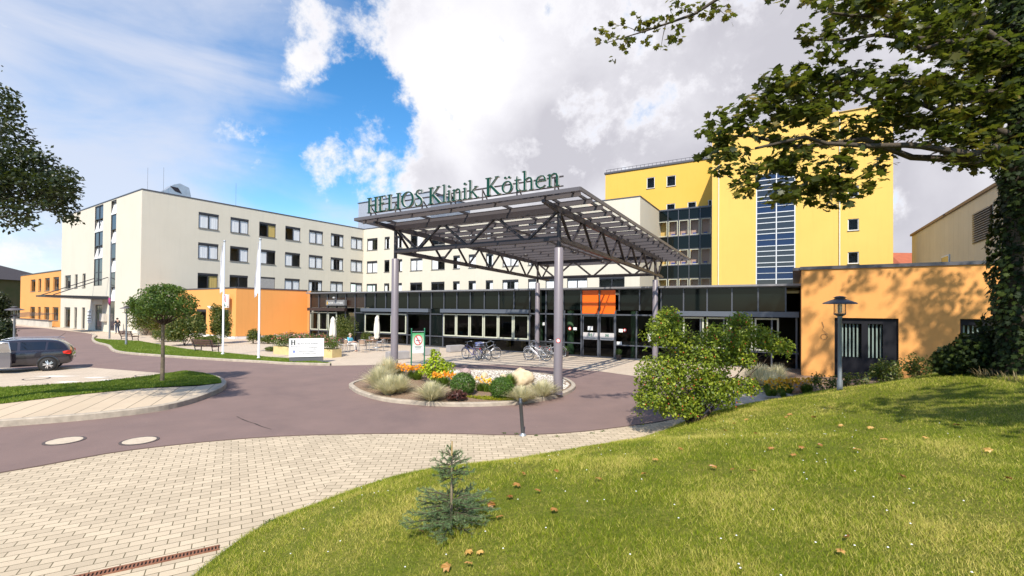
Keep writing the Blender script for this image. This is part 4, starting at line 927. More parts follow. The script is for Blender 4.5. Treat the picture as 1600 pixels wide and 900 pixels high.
# roof deck: fascia, purlin fins, rails, glass
A_L, A_R, B_F, B_B = CW+1.05, -1.33, -1.33, 16.2; ZF = 6.78
mb = MB()
zf, zr = ZF-.09, zc(B_B-B_F, ZF)-.09
for (a0,b0,z0),(a1,b1,z1) in (((A_L,B_F,zf),(A_R,B_F,zf)),((A_L,B_B,zr),(A_R,B_B,zr)),((A_L,B_F,zf),(A_L,B_B,zr)),((A_R,B_F,zf),(A_R,B_B,zr))):
    mb.bar(cpt(a0,b0,z0+.02), cpt(a1,b1,z1+.02), .05, .12)
mb.build('fascia', mat('fascia_grey', (.13,.115,.12), .4, metal=.3), can)
b = B_F+.32; i = 0
mb = MB(); mb2 = MB()
while b < B_B-.1:
    z = zc(b-B_F, ZF)-.19; a0, a1 = A_L-.12, A_R+.12
    f = MB(); z += .07; p = [cpt(a0,b,z+.055), cpt(a1,b,z+.055), cpt(a1,b+.012,z-.075), cpt(a0,b+.012,z-.075)]
    q_ = [Vector(v)+Vector((ww.x*.03, ww.y*.03, .0)) for v in p]
    f.add(p+q_, [(3,2,1,0),(4,5,6,7),(0,1,5,4),(1,2,6,5),(2,3,7,6),(3,0,4,7)])
    f.bar(cpt(a0,b+.015,z+.07), cpt(a1,b+.015,z+.07), .05, .025, 1); f.bar(cpt(a0,b+.015,z-.083), cpt(a1,b+.015,z-.083), .04, .012, 1)
    f.build('fin', [M_fin, M_rail], can); b += .985
for a in (A_R+.35, 0, 1.95, 3.9, 5.85, CW, A_L-.35):
    m_ = MB(); m_.bar(cpt(a,B_F+.06,ZF-.05), cpt(a,B_B-.06,zc(B_B-B_F,ZF)-.05), .05, .09); m_.build('rail', M_rail, can)
mb = MB(); p = [cpt(A_L-.05,B_F+.05,ZF+.012), cpt(A_R+.05,B_F+.05,ZF+.012), cpt(A_R+.05,B_B-.05,zc(B_B-B_F,ZF)+.012), cpt(A_L-.05,B_B-.05,zc(B_B-B_F,ZF)+.012)]
mb.quad(*p); mb.build('glass_roof', glass_mat('canopy_glass', (.985,.99,.99), 1.18, base=.0), can)
mb = MB()     # cable trays and lamps under the roof
mb.bar(cpt(1.6,2,6.15), cpt(6.0,2,6.15), .08, .05); mb.bar(cpt(2.5,1,6.15), cpt(2.5,12,5.9), .1, .05)
for a, b in ((2.5,3),(5.3,3),(2.5,7),(5.3,7),(2.5,11),(5.3,11)): mb.lathe([(.0,.0),(.11,0),(.13,.12),(.0,.13)], cpt(a,b,zc(b,6.02)), 10)
mb.build('cable_tray', M_rail, can)
# small round notices on the front column
m_ = MB(); c = Vector(cpt(0,0,1.95)); yv = Vector((-c.x,-c.y,0)).normalized(); xv = Vector((yv.y,-yv.x,0))*-1
m_.add([c + yv*.162 + xv*(.075*math.cos(t_)) + Vector((0,0,.075*math.sin(t_))) for t_ in np.linspace(0,6.283,17)[:-1]], [tuple(range(16))])
ro = m_.build('column_sticker', mat('sign_red'), can); m_ = MB(); m_.add([c + yv*.165 + xv*(.055*math.cos(t_)) + Vector((0,0,.055*math.sin(t_))) for t_ in np.linspace(0,6.283,17)[:-1]], [tuple(range(16))]); m_.build('disc', M_wht, ro)

# ---- the green lettering on the canopy's front edge: hand-drawn serif letters
def stroke(mb, pts, w, y0=0., th=.09, layer=0):
    """thick-and-thin ribbon through 2D pts; w is one width or one per point"""
    P = [Vector(p) for p in pts]; ws = w if hasattr(w, '__len__') else [w]*len(P); Lp, Rp = [], []
    for i, p in enumerate(P):
        d = (P[min(i+1,len(P)-1)]-P[max(i-1,0)]).normalized(); n = Vector((-d.y, d.x)); Lp.append(p+n*ws[i]/2); Rp.append(p-n*ws[i]/2)
    n = len(P); yf = y0 - layer*.0016; yb_ = y0+th + layer*.0016
    v = [(p.x, yf, p.y) for p in Lp]+[(p.x, yf, p.y) for p in Rp]+[(p.x, yb_, p.y) for p in Lp]+[(p.x, yb_, p.y) for p in Rp]
    fr_ = [(i, n+i, n+i+1, i+1) for i in range(n-1)]; mb.add(v, fr_, 0); mb.add(v, [tuple(2*n+j for j in f[::-1]) for f in fr_], 1)
    mb.add(v, [(i, i+1, 2*n+i+1, 2*n+i) for i in range(n-1)]+[(n+i+1, n+i, 3*n+i, 3*n+i+1) for i in range(n-1)]+[(0, 2*n, 3*n, n), (n-1, 2*n-1, 4*n-1, 3*n-1)], 1)
def arc(cx_, cz, rx, rz_, a0, a1, n=14): return [(cx_+rx*math.cos(R(t_)), cz+rz_*math.sin(R(t_))) for t_ in np.linspace(a0, a1, n)]
TK, TN, SF = .15, .065, .05
def serif(mb, x, z, w=.30, l=3): stroke(mb, [(x-w/2, z), (x+w/2, z)], SF, layer=l)
def stem_(mb, x, z0, z1, l=0, s0=True, s1=True, w=TK):
    stroke(mb, [(x, z0), (x, z1)], [w*1.05, w*1.05], layer=l)
    if s0: serif(mb, x, z0+SF/2, layer_w(w), 3)
    if s1: serif(mb, x, z1-SF/2, layer_w(w), 3)
def layer_w(w): return w+.17
def gl_H(m): stem_(m,.16,0,1); stem_(m,.68,0,1); stroke(m,[(.16,.5),(.68,.5)],TN,layer=1); return .84
def gl_E(m): stem_(m,.16,0,1); stroke(m,[(.1,.975),(.55,.975)],.05,layer=1); stroke(m,[(.1,.025),(.58,.025)],.05,layer=1); stroke(m,[(.16,.52),(.46,.52)],TN,layer=2); stroke(m,[(.545,.99),(.55,.84)],.045,layer=4); stroke(m,[(.575,.01),(.60,.18)],.05,layer=4); return .66
def gl_L(m): stem_(m,.16,0,1); stroke(m,[(.1,.025),(.54,.025)],.05,layer=1); stroke(m,[(.53,.01),(.57,.19)],.05,layer=4); return .62
def gl_I(m): stem_(m,.16,0,1); return .34
def gl_O(m):
    p = arc(.45,.5,.375,.47,0,360,33); w = [.05+.10*abs(math.cos(R(t_)))**1.3 for t_ in np.linspace(0,360,33)]; stroke(m,p,w); return .92
def gl_S(m):
    p = [(.46,.86),(.40,.95),(.29,.98),(.17,.94),(.11,.83),(.12,.70),(.22,.59),(.33,.50),(.43,.40),(.48,.28),(.45,.13),(.35,.04),(.22,.02),(.10,.08),(.05,.20)]
    stroke(m,p,[.045,.05,.05,.07,.09,.11,.13,.135,.13,.11,.09,.06,.05,.045,.04]); stroke(m,[(.47,.98),(.465,.78)],.035,layer=2); stroke(m,[(.045,.02),(.05,.24)],.035,layer=2); return .56
def gl_K(m): stem_(m,.16,0,1); stroke(m,[(.20,.44),(.62,.96)],[.06,.05],layer=1); stroke(m,[(.30,.54),(.74,.03)],[.12,.14],layer=2); serif(m,.64,.98,.22,4); serif(m,.78,.02,.2,4); return .86
def gl_l(m): stroke(m,[(.13,0),(.13,1.04)],.10); serif(m,.13,.02,.24,3); stroke(m,[(.0,1.0),(.13,1.03)],[.03,.05],layer=2); return .28
def gl_i(m): stroke(m,[(.13,0),(.13,.66)],.10); serif(m,.13,.02,.24,3); stroke(m,[(.01,.60),(.13,.65)],[.03,.05],layer=2); stroke(m,arc(.12,.88,.045,.045,0,360,12),.06,layer=1); return .28
def gl_n(m): stroke(m,[(.13,0),(.13,.66)],.10); serif(m,.13,.02,.24,3); stroke(m,[(.01,.60),(.13,.65)],[.03,.05],layer=2); stroke(m,[(.14,.50),(.22,.61),(.33,.66),(.44,.62),(.48,.50),(.485,.0)],[.03,.05,.07,.08,.10,.10],layer=1); serif(m,.49,.02,.22,3); return .62
def gl_k(m): stroke(m,[(.13,0),(.13,1.04)],.10); serif(m,.13,.02,.24,3); stroke(m,[(.0,1.0),(.13,1.03)],[.03,.05],layer=2); stroke(m,[(.16,.32),(.46,.62)],[.05,.04],layer=1); stroke(m,[(.25,.40),(.54,.02)],[.09,.11],layer=4); serif(m,.47,.63,.18,5); serif(m,.57,.02,.17,5); return .64
def gl_o(m):
    p = arc(.30,.33,.235,.31,0,360,27); stroke(m,p,[.04+.07*abs(math.cos(R(t_)))**1.3 for t_ in np.linspace(0,360,27)]); return .62
def gl_oe(m):
    gl_o(m); stroke(m,arc(.20,.84,.04,.04,0,360,12),.055,layer=1); stroke(m,arc(.41,.84,.04,.04,0,360,12),.055,layer=1); return .62
def gl_t(m): stroke(m,[(.17,.82),(.16,.6),(.165,.14),(.22,.05),(.30,.03),(.38,.08)],[.04,.09,.10,.09,.06,.03]); stroke(m,[(.03,.63),(.36,.63)],.045,layer=1); return .40
def gl_h(m): stroke(m,[(.13,0),(.13,1.04)],.10); serif(m,.13,.02,.24,3); stroke(m,[(.0,1.0),(.13,1.03)],[.03,.05],layer=2); stroke(m,[(.14,.50),(.22,.61),(.33,.66),(.44,.62),(.48,.50),(.485,.0)],[.03,.05,.07,.08,.10,.10],layer=1); serif(m,.49,.02,.22,3); return .62
def gl_e(m):
    p = [(.08,.37),(.50,.37),(.49,.50),(.42,.62),(.29,.65),(.16,.59),(.08,.44),(.07,.27),(.13,.11),(.26,.02),(.39,.05),(.50,.15)]
    stroke(m,p[:2],.04,layer=1); stroke(m,p[1:],[.09,.08,.06,.04,.07,.10,.105,.10,.08,.055,.03]); return .56
text = [('H',gl_H),('E',gl_E),('L',gl_L),('I',gl_I),('O',gl_O),('S',gl_S),None,('K',gl_K),('l',gl_l),('i',gl_i),('n',gl_n),('i',gl_i),('k',gl_k),None,('K',gl_K),('o',gl_oe),('t',gl_t),('h',gl_h),('e',gl_e),('n',gl_n)]
M_green = mat('letter_green', (.003,.045,.028), .45, spec=.3); M_lside = mat('letter_side', (.50,.49,.46), .5)
sg = thing('roof_lettering', 'large green serif letters reading HELIOS Klinik Köthen along the canopy edge', 'sign', cpt(4, B_F+.45, ZF))
letters = []; x = 0.
for g_ in text:
    if g_ is None: x += .34; continue
    m_ = MB(); w_ = g_[1](m_); letters.append((x, m_)); x += w_+.035
totw = x; XL, XR = CW+.43, -.62; sc = (XL-XR)/totw; hs_ = .63; ZB = ZF+.15; BL = B_F+.12
for x, m_ in letters:
    vs = []
    for (vx, vy, vz) in m_.v:
        a = XL - (x+vx)*sc; vs.append(cpt(a, BL+vy, ZB+vz*hs_))
    m_.v = vs; m_.build('letter', [M_green, M_lside], sg)
mb = MB(); mb.bar(cpt(XL,BL+.2,ZB+.34), cpt(XR,BL+.2,ZB+.34), .04, .045); mb.bar(cpt(XL,BL+.2,ZB+.03), cpt(XR,BL+.2,ZB+.03), .04, .035)
a = XR+.3
while a < XL:
    mb.bar(cpt(a,BL+.2,ZF+.02), cpt(a,BL+.2,ZB+.36), .05, .05, up=(1,0,0)); mb.bar(cpt(a-.0,BL+.65,ZF+.02), cpt(a,BL+.22,ZB+.28), .04, .04, up=(1,0,0)); mb.box(-.09,.09,-.06,.06,0,.03, 0, lambda i, j, z, a=a: cpt(a+i, BL+.2+j, ZF+.015+z)); a += 1.42
mb.build('support_frame', M_rail, sg)

# ================================================================== TEXT helper (built-in font, real geometry)
def text_mesh(s, size, name, m, parent, origin, xdir, zdir=Vector((0,0,1)), align='LEFT', ext=.002):
    cu = bpy.data.curves.new(name, 'FONT'); cu.body = s; cu.size = size; cu.extrude = ext; cu.align_x = align; cu.resolution_u = 3
    o = bpy.data.objects.new(name, cu); COL.objects.link(o)
    dg = bpy.context.evaluated_depsgraph_get(); dg.update(); me = bpy.data.meshes.new_from_object(o.evaluated_get(dg)); bpy.data.objects.remove(o)
    me.name = name; me.materials.clear(); me.materials.append(m)
    xd = Vector(xdir).normalized(); yd = zdir; zd = xd.cross(yd)
    M_ = Matrix(((xd.x, yd.x, zd.x, origin[0]), (xd.y, yd.y, zd.y, origin[1]), (xd.z, yd.z, zd.z, origin[2]), (0,0,0,1)))
    me.transform(M_); o = bpy.data.objects.new(name, me); COL.objects.link(o); return attach(o, parent)

# ---- totem sign on the verge
a_, b_ = Vector(gp(452,568.5)), Vector(gp(501,567)); dv = (b_-a_).normalized(); nv = Vector((dv.y, -dv.x)); LG = 1.72
a_ = a_ - dv*.02
sf = lambda x, y, z: (a_.x+dv.x*x+nv.x*y, a_.y+dv.y*x+nv.y*y, z)
ts = thing('totem_sign', 'low white hospital direction board on a dark plinth by the kerb', 'sign', sf(LG/2,0,.12))
mb = MB(); vs = []; n = 12
for i in range(n+1):
    x = LG*i/n; y = .10+.008*math.sin(math.pi*i/n); vs += [sf(x,y,.36), sf(x,y,1.34)]
mb.add(vs, [(2*i, 2*i+2, 2*i+3, 2*i+1) for i in range(n)], 0)
mb.add([sf(LG*i/n, (.10+.008*math.sin(math.pi*i/n)), 1.34) for i in range(n+1)]+[sf(LG,-.1,1.34), sf(0,-.1,1.34)], [tuple(range(n+3))]); mb.box(0, LG, -.10, .099, .36, 1.335, 0, sf)
mb.build('panel', mat('sign_white', (.80,.80,.81), .4), ts)
mb = MB(); mb.box(.02, LG-.02, -.09, .07, .12, .355, 0, sf); mb.build('plinth', mat('plinth_grey', (.10,.10,.11), .6), ts)
M_dk = mat('sign_ink', (.05,.06,.06), .6); M_mid = mat('sign_ink_grey', (.07,.07,.08), .6)
def yv_(x): return .111
mb = MB()
for x0 in (.10,.24):
    mb.box(x0, x0+.065, yv_(x0), yv_(x0)+.004, 1.0, 1.27, 0, sf)
mb.box(.165,.24, yv_(.2), yv_(.2)+.004, 1.12, 1.15, 0, sf)
mb.build('emblem', M_dk, ts)
mb = MB(); mb.box(.06, LG-.12, .109, .112, .925, .94, 0, sf); mb.build('divider', M_mid, ts)
def tline(s_, x, z, size, m=M_mid, al='LEFT'): text_mesh(s_, size, 'lettering', m, ts, sf(x, .1125, z), (dv.x, dv.y, 0), align=al)
tline('HELIOS Klinik Köthen', .37, 1.03, .115); tline('Notaufnahme', .17, .83, .07); tline('Haupteingang', LG-.36, .83, .075, al='RIGHT'); tline('Ambulanz', LG-.36, .745, .07, al='RIGHT'); tline('Medizinisches Versorgungszentrum', LG-.36, .63, .062, al='RIGHT'); tline('Alte Apotheke am Klinikum', LG-.36, .52, .062, al='RIGHT')
for z in (.84,.63,.53): tline('>', LG-.26, z, .08, M_dk)
for z in (.84,.66): tline('<', .09, z, .08, M_dk)
mb = MB(); mb.box(.19, .29, .108, .110, .60, .72, 0, sf); mb.build('parking_symbol', mat('park_blue', (.02,.10,.50), .5), ts)
tline('P', .21, .62, .12, M_wht)

# ---- green post sign in the roundabout
a_, b_ = Vector((-4.36, 20.2)), Vector((-3.86, 20.55)); dv = (b_-a_).normalized(); nv = Vector((dv.y, -dv.x)); wS = (b_-a_).length
sf2 = lambda x, y, z: (a_.x+dv.x*x+nv.x*y, a_.y+dv.y*x+nv.y*y, z)
ns = thing('smoking_sign', 'green post sign with a red ring no smoking symbol in the roundabout', 'sign', sf2(wS/2,0,.15)); M_gp = mat('post_green', (.01,.14,.07), .45)
for x in (0, wS):
    mb = MB(); mb.tube([sf2(x,0,.12), sf2(x,0,2.1)], .028, 8); mb.lathe([(.033,0),(.033,.03),(.0,.05)], sf2(x,0,2.1), 8); mb.build('post', M_gp, ns)
mb = MB(); mb.tube([sf2(0,0,1.99), sf2(wS,0,1.99)], .02, 8); mb.build('crossbar', mat('chrome', (.6,.6,.6), .25, metal=.8), ns)
gm = bpy.data.materials.new('board_fade'); gm.use_nodes = True; g = G(gm.node_tree); tcn = g.n('ShaderNodeTexCoord'); sz = g.n('ShaderNodeSeparateXYZ', {0: tcn.outputs['Object']})
rp = g.ramp(g.n('ShaderNodeMapRange', {0: sz.outputs[2], 1: 1.25, 2: 1.95}).outputs[0], [(0,(.80,.80,.80)),(.35,(.55,.75,.58)),(1,(.03,.36,.10))]); gm.node_tree.links.new(rp.outputs[0], gm.node_tree.nodes['Principled BSDF'].inputs['Base Color'])
mb = MB(); mb.box(.04, wS-.04, -.012, .012, 1.05, 1.93, 0, sf2); mb.build('board', gm, ns)
mb = MB(); cx_, cz, rr = wS/2, 1.62, .20
ring = [sf2(cx_+rr*math.cos(t_), .016, cz+1.15*rr*math.sin(t_)) for t_ in np.linspace(0,6.283,33)[:-1]]; rin = [sf2(cx_+rr*.84*math.cos(t_), .016, cz+1.15*rr*.84*math.sin(t_)) for t_ in np.linspace(0,6.283,33)[:-1]]
mb.add(ring+rin, [(i, (i+1) % 32, 32+(i+1) % 32, 32+i) for i in range(32)]); n_ = .02
mb.add([sf2(cx_-.12,.021,cz+.17), sf2(cx_-.085,.021,cz+.19), sf2(cx_+.12,.021,cz-.17), sf2(cx_+.085,.021,cz-.19)], [(0,1,2,3)]); rs = mb.build('symbol', mat('sign_red'), ns)
mb = MB(); mb.add([sf2(cx_+rr*.84*math.cos(t_), .0145, cz+1.15*rr*.84*math.sin(t_)) for t_ in np.linspace(0,6.283,33)[:-1]], [tuple(range(32))]); mb.build('disc', M_wht, rs)
mb = MB(); mb.box(cx_-.10, cx_+.06, .0148, .018, cz-.03, cz+.0, 0, sf2); mb.box(cx_+.07, cx_+.10, .0148, .018, cz-.03, cz+.0, 0, sf2); mb.build('cigarette', M_dk, rs)
for z, l in ((1.33,.33),(1.28,.30),(1.22,.26)): mb = MB(); mb.box(cx_-l/2, cx_+l/2, .013, .016, z, z+.018, 0, sf2); mb.build('text_line', M_mid, ns)

# ---- pharmacy signs
c = Vector(FO2(1.0,.0,3.55)); o1 = FO2.n
hx = Vector((u31.x,u31.y,0)); 
sx = lambda x, y, z: tuple(c + FO2.n*.45 + hx*x + Vector((-hx.y*-1*0, 0, 0)) + Vector((w31.x, w31.y, 0))*y + Vector((0,0,z)))
pg = thing('pharmacy_sign', 'white box sign with a red gothic letter and green cross on the orange wall', 'sign', sx(0,0,-.55))
mb = MB(); mb.box(-.42,.42,-.09,.09,-.62,.62,0,sx); mb.build('box', mat('sign_white'), pg)
mb = MB(); M_r = mat('apo_red', (.65,.01,.01), .5)
def st2(pts, w, l=0):
    m_ = MB(); stroke(m_, pts, w, y0=-.095, th=.004, layer=l); mb.v, base_ = mb.v, len(mb.v); mb.add([sx(vx, vy, vz) for vx, vy, vz in m_.v], m_.f)
st2([(-.28,.52),(-.10,.56),(.08,.50),(.10,.30),(.10,-.0),(.16,-.08),(.26,-.03)],[.05,.09,.12,.13,.13,.10,.04]); st2([(-.02,.50),(-.16,.34),(-.20,.16),(-.14,.0),(-.26,-.08)],[.05,.10,.12,.10,.04],2); st2([(-.18,.18),(.1,.18)],.07,4)
mb.build('gothic_letter', M_r, pg)
mb = MB(); mb.box(-.14,.14,-.098,-.092,-.42,-.33,0,sx); mb.box(-.045,.045,-.1,-.0915,-.51,-.24,0,sx); mb.build('cross', mat('apo_green', (.0,.16,.07), .5), pg)
mb = MB(); mb.bar(sx(0,.09,.3), tuple(Vector(sx(0,.09,.3))-FO2.n*.42), .05, .05); mb.build('bracket', M_frame, pg)
ap = thing('shop_sign', 'grey light box with white pharmacy lettering above the brown shopfront', 'sign', FL_(-25.6,.3,3.25))
mb = MB(); mb.box(-27.3, -24.75, .05, .3, 3.22, 3.72, 0, FL_); mb.build('box', mat('sign_grey', (.16,.16,.165), .5), ap)
text_mesh('KLINIK APOTHEKE', .245, 'lettering', M_wht, ap, FL_(-26.98,.305,3.37), FL_.d).scale = (1,1,1)
mb = MB(); mb.add([FL_(-27.2,.303,3.30), FL_(-27.03,.303,3.30), FL_(-27.06,.303,3.55), FL_(-27.12,.303,3.64), FL_(-27.18,.303,3.5)], [(0,1,2,3,4)]); mb.build('logo', mat('logo_gold', (.55,.33,.04), .5), ap)
mb = MB(); mb.tube([FL_(-26.1,.2,3.72), FL_(-26.1,.35,3.92), FL_(-25.8,.6,3.9)], .05, 6); mb.lathe([(.0,.1),(.14,.05),(.1,-.06)], FL_(-25.8,.6,3.9), 8); tag(mb.build('spot_lamp', mat('spot_grey', (.35,.35,.36), .5)), 'small grey spotlight on an arm above the shop sign', 'spotlight')
# ================================================================== STREET FURNITURE
M_pole = mat('pole_grey', (.22,.24,.26), .45, metal=.4, var=.15); M_lampglass = glass_mat('lamp_glass', (.8,.8,.75), 1.4)
M_lamphat = mat('lamp_hat', (.13,.115,.12), .5, metal=.3, var=.3, vscale=14); M_galv = mat('galv', (.42,.44,.47), .4, metal=.6)
def lamp(x, y, z, h, label):
    t = thing('street_lamp', label, 'street lamp', (x, y, z), 0, 'path lamps with flat conical hats')
    mb = MB(); mb.lathe([(.075,-.05),(.075,.28),(.055,.34),(.05,h-.62),(.06,h-.6),(.06,h-.55)], n=14); mb.build('pole', M_pole, t, local=True)
    mb = MB(); mb.lathe([(.05,h-.56),(.15,h-.50),(.15,h-.47),(.0,h-.47)], n=14)
    for k in range(4): a = math.pi/4+k*math.pi/2; mb.tube([(.135*math.cos(a), .135*math.sin(a), h-.5), (.135*math.cos(a), .135*math.sin(a), h-.18)], .012, 5)
    mb.lathe([(.42,h-.20),(.40,h-.165),(.14,h-.06),(.0,h-.06)], n=20); mb.lathe([(.42,h-.201),(.14,h-.17),(.0,h-.17)], n=20); mb.lathe([(.13,h-.055),(.13,h-.02),(.17,h-.02),(.08,h+.02),(.0,h+.03)], n=16)
    mb.build('lantern', M_lamphat, t, local=True)
    mb = MB(); mb.lathe([(.115,h-.47),(.115,h-.18)], n=14); mb.build('glass', M_lampglass, t, local=True)
    mb = MB(); mb.lathe([(.0,h-.46),(.05,h-.45),(.055,h-.22),(.0,h-.2)], n=10); mb.build('bulb', M_wht, t, local=True)
    return t
lamp(*gp(197,541), .1, 2.9, 'grey path lamp with a wide hat beside the far bench')
lamp(-1.072*27, 27, .0, 2.9, 'grey path lamp with a wide hat behind the parked car')
lx, ly = .707*13.2, 13.2
lamp(lx, ly, float(lawn_z(lx, ly))-.02, 3.46-float(lawn_z(lx, ly)), 'grey path lamp with a wide hat in front of the orange block window')

def bench(x, y, ang, label):
    t = thing('park_bench', label, 'bench', (x, y, .0), ang, 'dark slatted benches along the path')
    M_w = mat('bench_wood', (.10,.045,.035), .6, var=.3, vscale=8); M_i = mat('bench_iron', (.03,.03,.03), .5)
    L = 1.75
    mb = MB()
    for i in range(4): mb.box(-L/2, L/2, -.2+i*.12, -.11+i*.12, .43, .46)
    mb.build('seat', M_w, t, local=True); mb = MB()
    for i in range(3): z = .56+i*.12; mb.box(-L/2, L/2, .30+i*.04, .325+i*.04, z, z+.09)
    mb.build('backrest', M_w, t, local=True)
    for s_ in (-1, 1):
        mb = MB(); xx = s_*(L/2-.16)
        mb.tube([(xx,-.26,0),(xx,-.2,.2),(xx,-.22,.43)], .03, 6); mb.tube([(xx,.34,0),(xx,.22,.2),(xx,.27,.43),(xx,.42,.9)], .03, 6); mb.bar((xx,-.24,.41),(xx,.28,.41), .04, .04); mb.tube([(xx,-.24,.62),(xx,.05,.66),(xx,.3,.62)], .022, 6); mb.tube([(xx,-.22,.43),(xx,-.24,.62)], .02, 6); mb.bar((xx,-.22,.2),(xx,.24,.2),.03,.03)
        mb.build('leg_frame', M_i, t, local=True)
    return t
b1 = (Vector(gp(296,551))+Vector(gp(343,553)))/2; bench(b1.x, b1.y+.25, R(180-16), 'dark slatted bench on the verge beside the flagpole'); 
b2 = (Vector(gp(188,533))+Vector(gp(209,534)))/2; bench(b2.x, b2.y+.3, R(180-20), 'dark slatted bench on the verge beside the far path lamp')

M_flag = mat('flag_white', (.74,.74,.77), .85)
def flagpole(px, py, pxt, pyt, label, seed):
    x, y = gp(px, py); h = at(pxt, pyt, y).z
    t = thing('flagpole', label, 'flagpole', (x, y, .1), 0, 'white flagpoles on the verge')
    mb = MB(); mb.lathe([(.10,0),(.10,.06),(.055,.08),(.045,h-.2),(.035,h-.1)], n=12); mb.build('pole', mat('pole_white', (.62,.64,.68), .35, metal=.2), t, local=True)
    mb = MB(); mb.lathe([(.06,h-.1),(.075,h-.05),(.06,h),(.0,h+.01)], n=12); mb.tube([(.0,0,h-.25),(-.18,0,h-.22)], .015, 5); mb.build('cap', M_galv, t, local=True)
    mb = MB(); rs_ = random.Random(seed); n = 22; m_ = 14; z0, z1 = h-3.1, h-.25; vs = []
    for i in range(n+1):
        f = i/n; z = z1+(z0-z1)*f; wd = .04+.14*math.sin(math.pi*min(.93, f*.9+.05))**.8*(.5+.6*f)+.10*f
        for j in range(m_+1):
            g_ = j/m_; vs.append((-.05-wd*g_*(.9+.1*math.sin(f*9)), .09*math.sin(g_*11+f*2.2+seed)*g_*1.0+.02*math.sin(f*17), z - .14*g_*g_*(1+f)))
    mb.add(vs, [(i*(m_+1)+j, i*(m_+1)+j+1, (i+1)*(m_+1)+j+1, (i+1)*(m_+1)+j) for i in range(n) for j in range(m_)], 0, True)
    mb.build('flag', M_flag, t, local=True)
flagpole(348,556.5,351,378,'white pole with a furled white flag behind the bench',1)
flagpole(404,563,403,375,'white pole with a furled white flag near the direction board',4)

# tall signpost at the end wall
x, y = gp(171,531); t = thing('sign_post', 'tall thin blue-grey post with a round traffic sign by the end wall', 'sign post', (x, y, .1))
mb = MB(); mb.lathe([(.07,0),(.06,3.4),(.05,8.6)], n=10); mb.build('post', M_pole, t, local=True)
mb = MB(); mb.lathe([(.0,-.015),(.33,-.015),(.33,.015),(.0,.015)], n=22); d_o = mb.build('disc', mat('sign_purple', (.30,.03,.12), .5), t, local=True); d_o.location = (.0,-.09,3.3); d_o.rotation_euler = (R(90),0,R(-35))

# short bollard leaning on the pavement
x, y = gp(817,681); t = thing('bollard', 'slim grey steel bollard standing on the pavement edge', 'bollard', (x, y, .01)); t.rotation_euler = (0, R(-4.5), 0)
mb = MB(); mb.lathe([(.043,.03),(.043,.72),(.047,.725),(.047,.80),(.043,.805),(.043,.86),(.03,.885),(.0,.89)], n=18); mb.build('post', mat('bollard_grey', (.085,.09,.10), .35, metal=.5, var=.2, vscale=9), t, local=True)
mb = MB(); mb.lathe([(.085,.0),(.085,.015),(.05,.03),(.044,.06)], n=18); mb.build('base', M_galv, t, local=True)

# concrete block seats
for (qa, qb, lab) in (((607,563),(640,561),'pale concrete block seat behind the left front column'),((664,556),(687,555),'pale concrete block seat behind the green post sign'),((703,551),(726,549.5),'pale concrete block seat left of the parked bicycles')):
    a_, b_ = Vector(gp(*qa)), Vector(gp(*qb)); d = (b_-a_).normalized(); n_ = Vector((-d.y, d.x)); L = (b_-a_).length; mb = MB()
    mb.box(0, L, 0, .5, .02, .47, 0, lambda x, y, z: (a_.x+d.x*x+n_.x*y, a_.y+d.y*x+n_.y*y, z)); o = mb.build('block_seat', mat('block_concrete', (.34,.32,.32), .85, var=.2, vscale=3)); tag(o, lab, 'block seat', 'concrete block seats')
    bv = o.modifiers.new('b', 'BEVEL'); bv.width = .02; bv.segments = 2

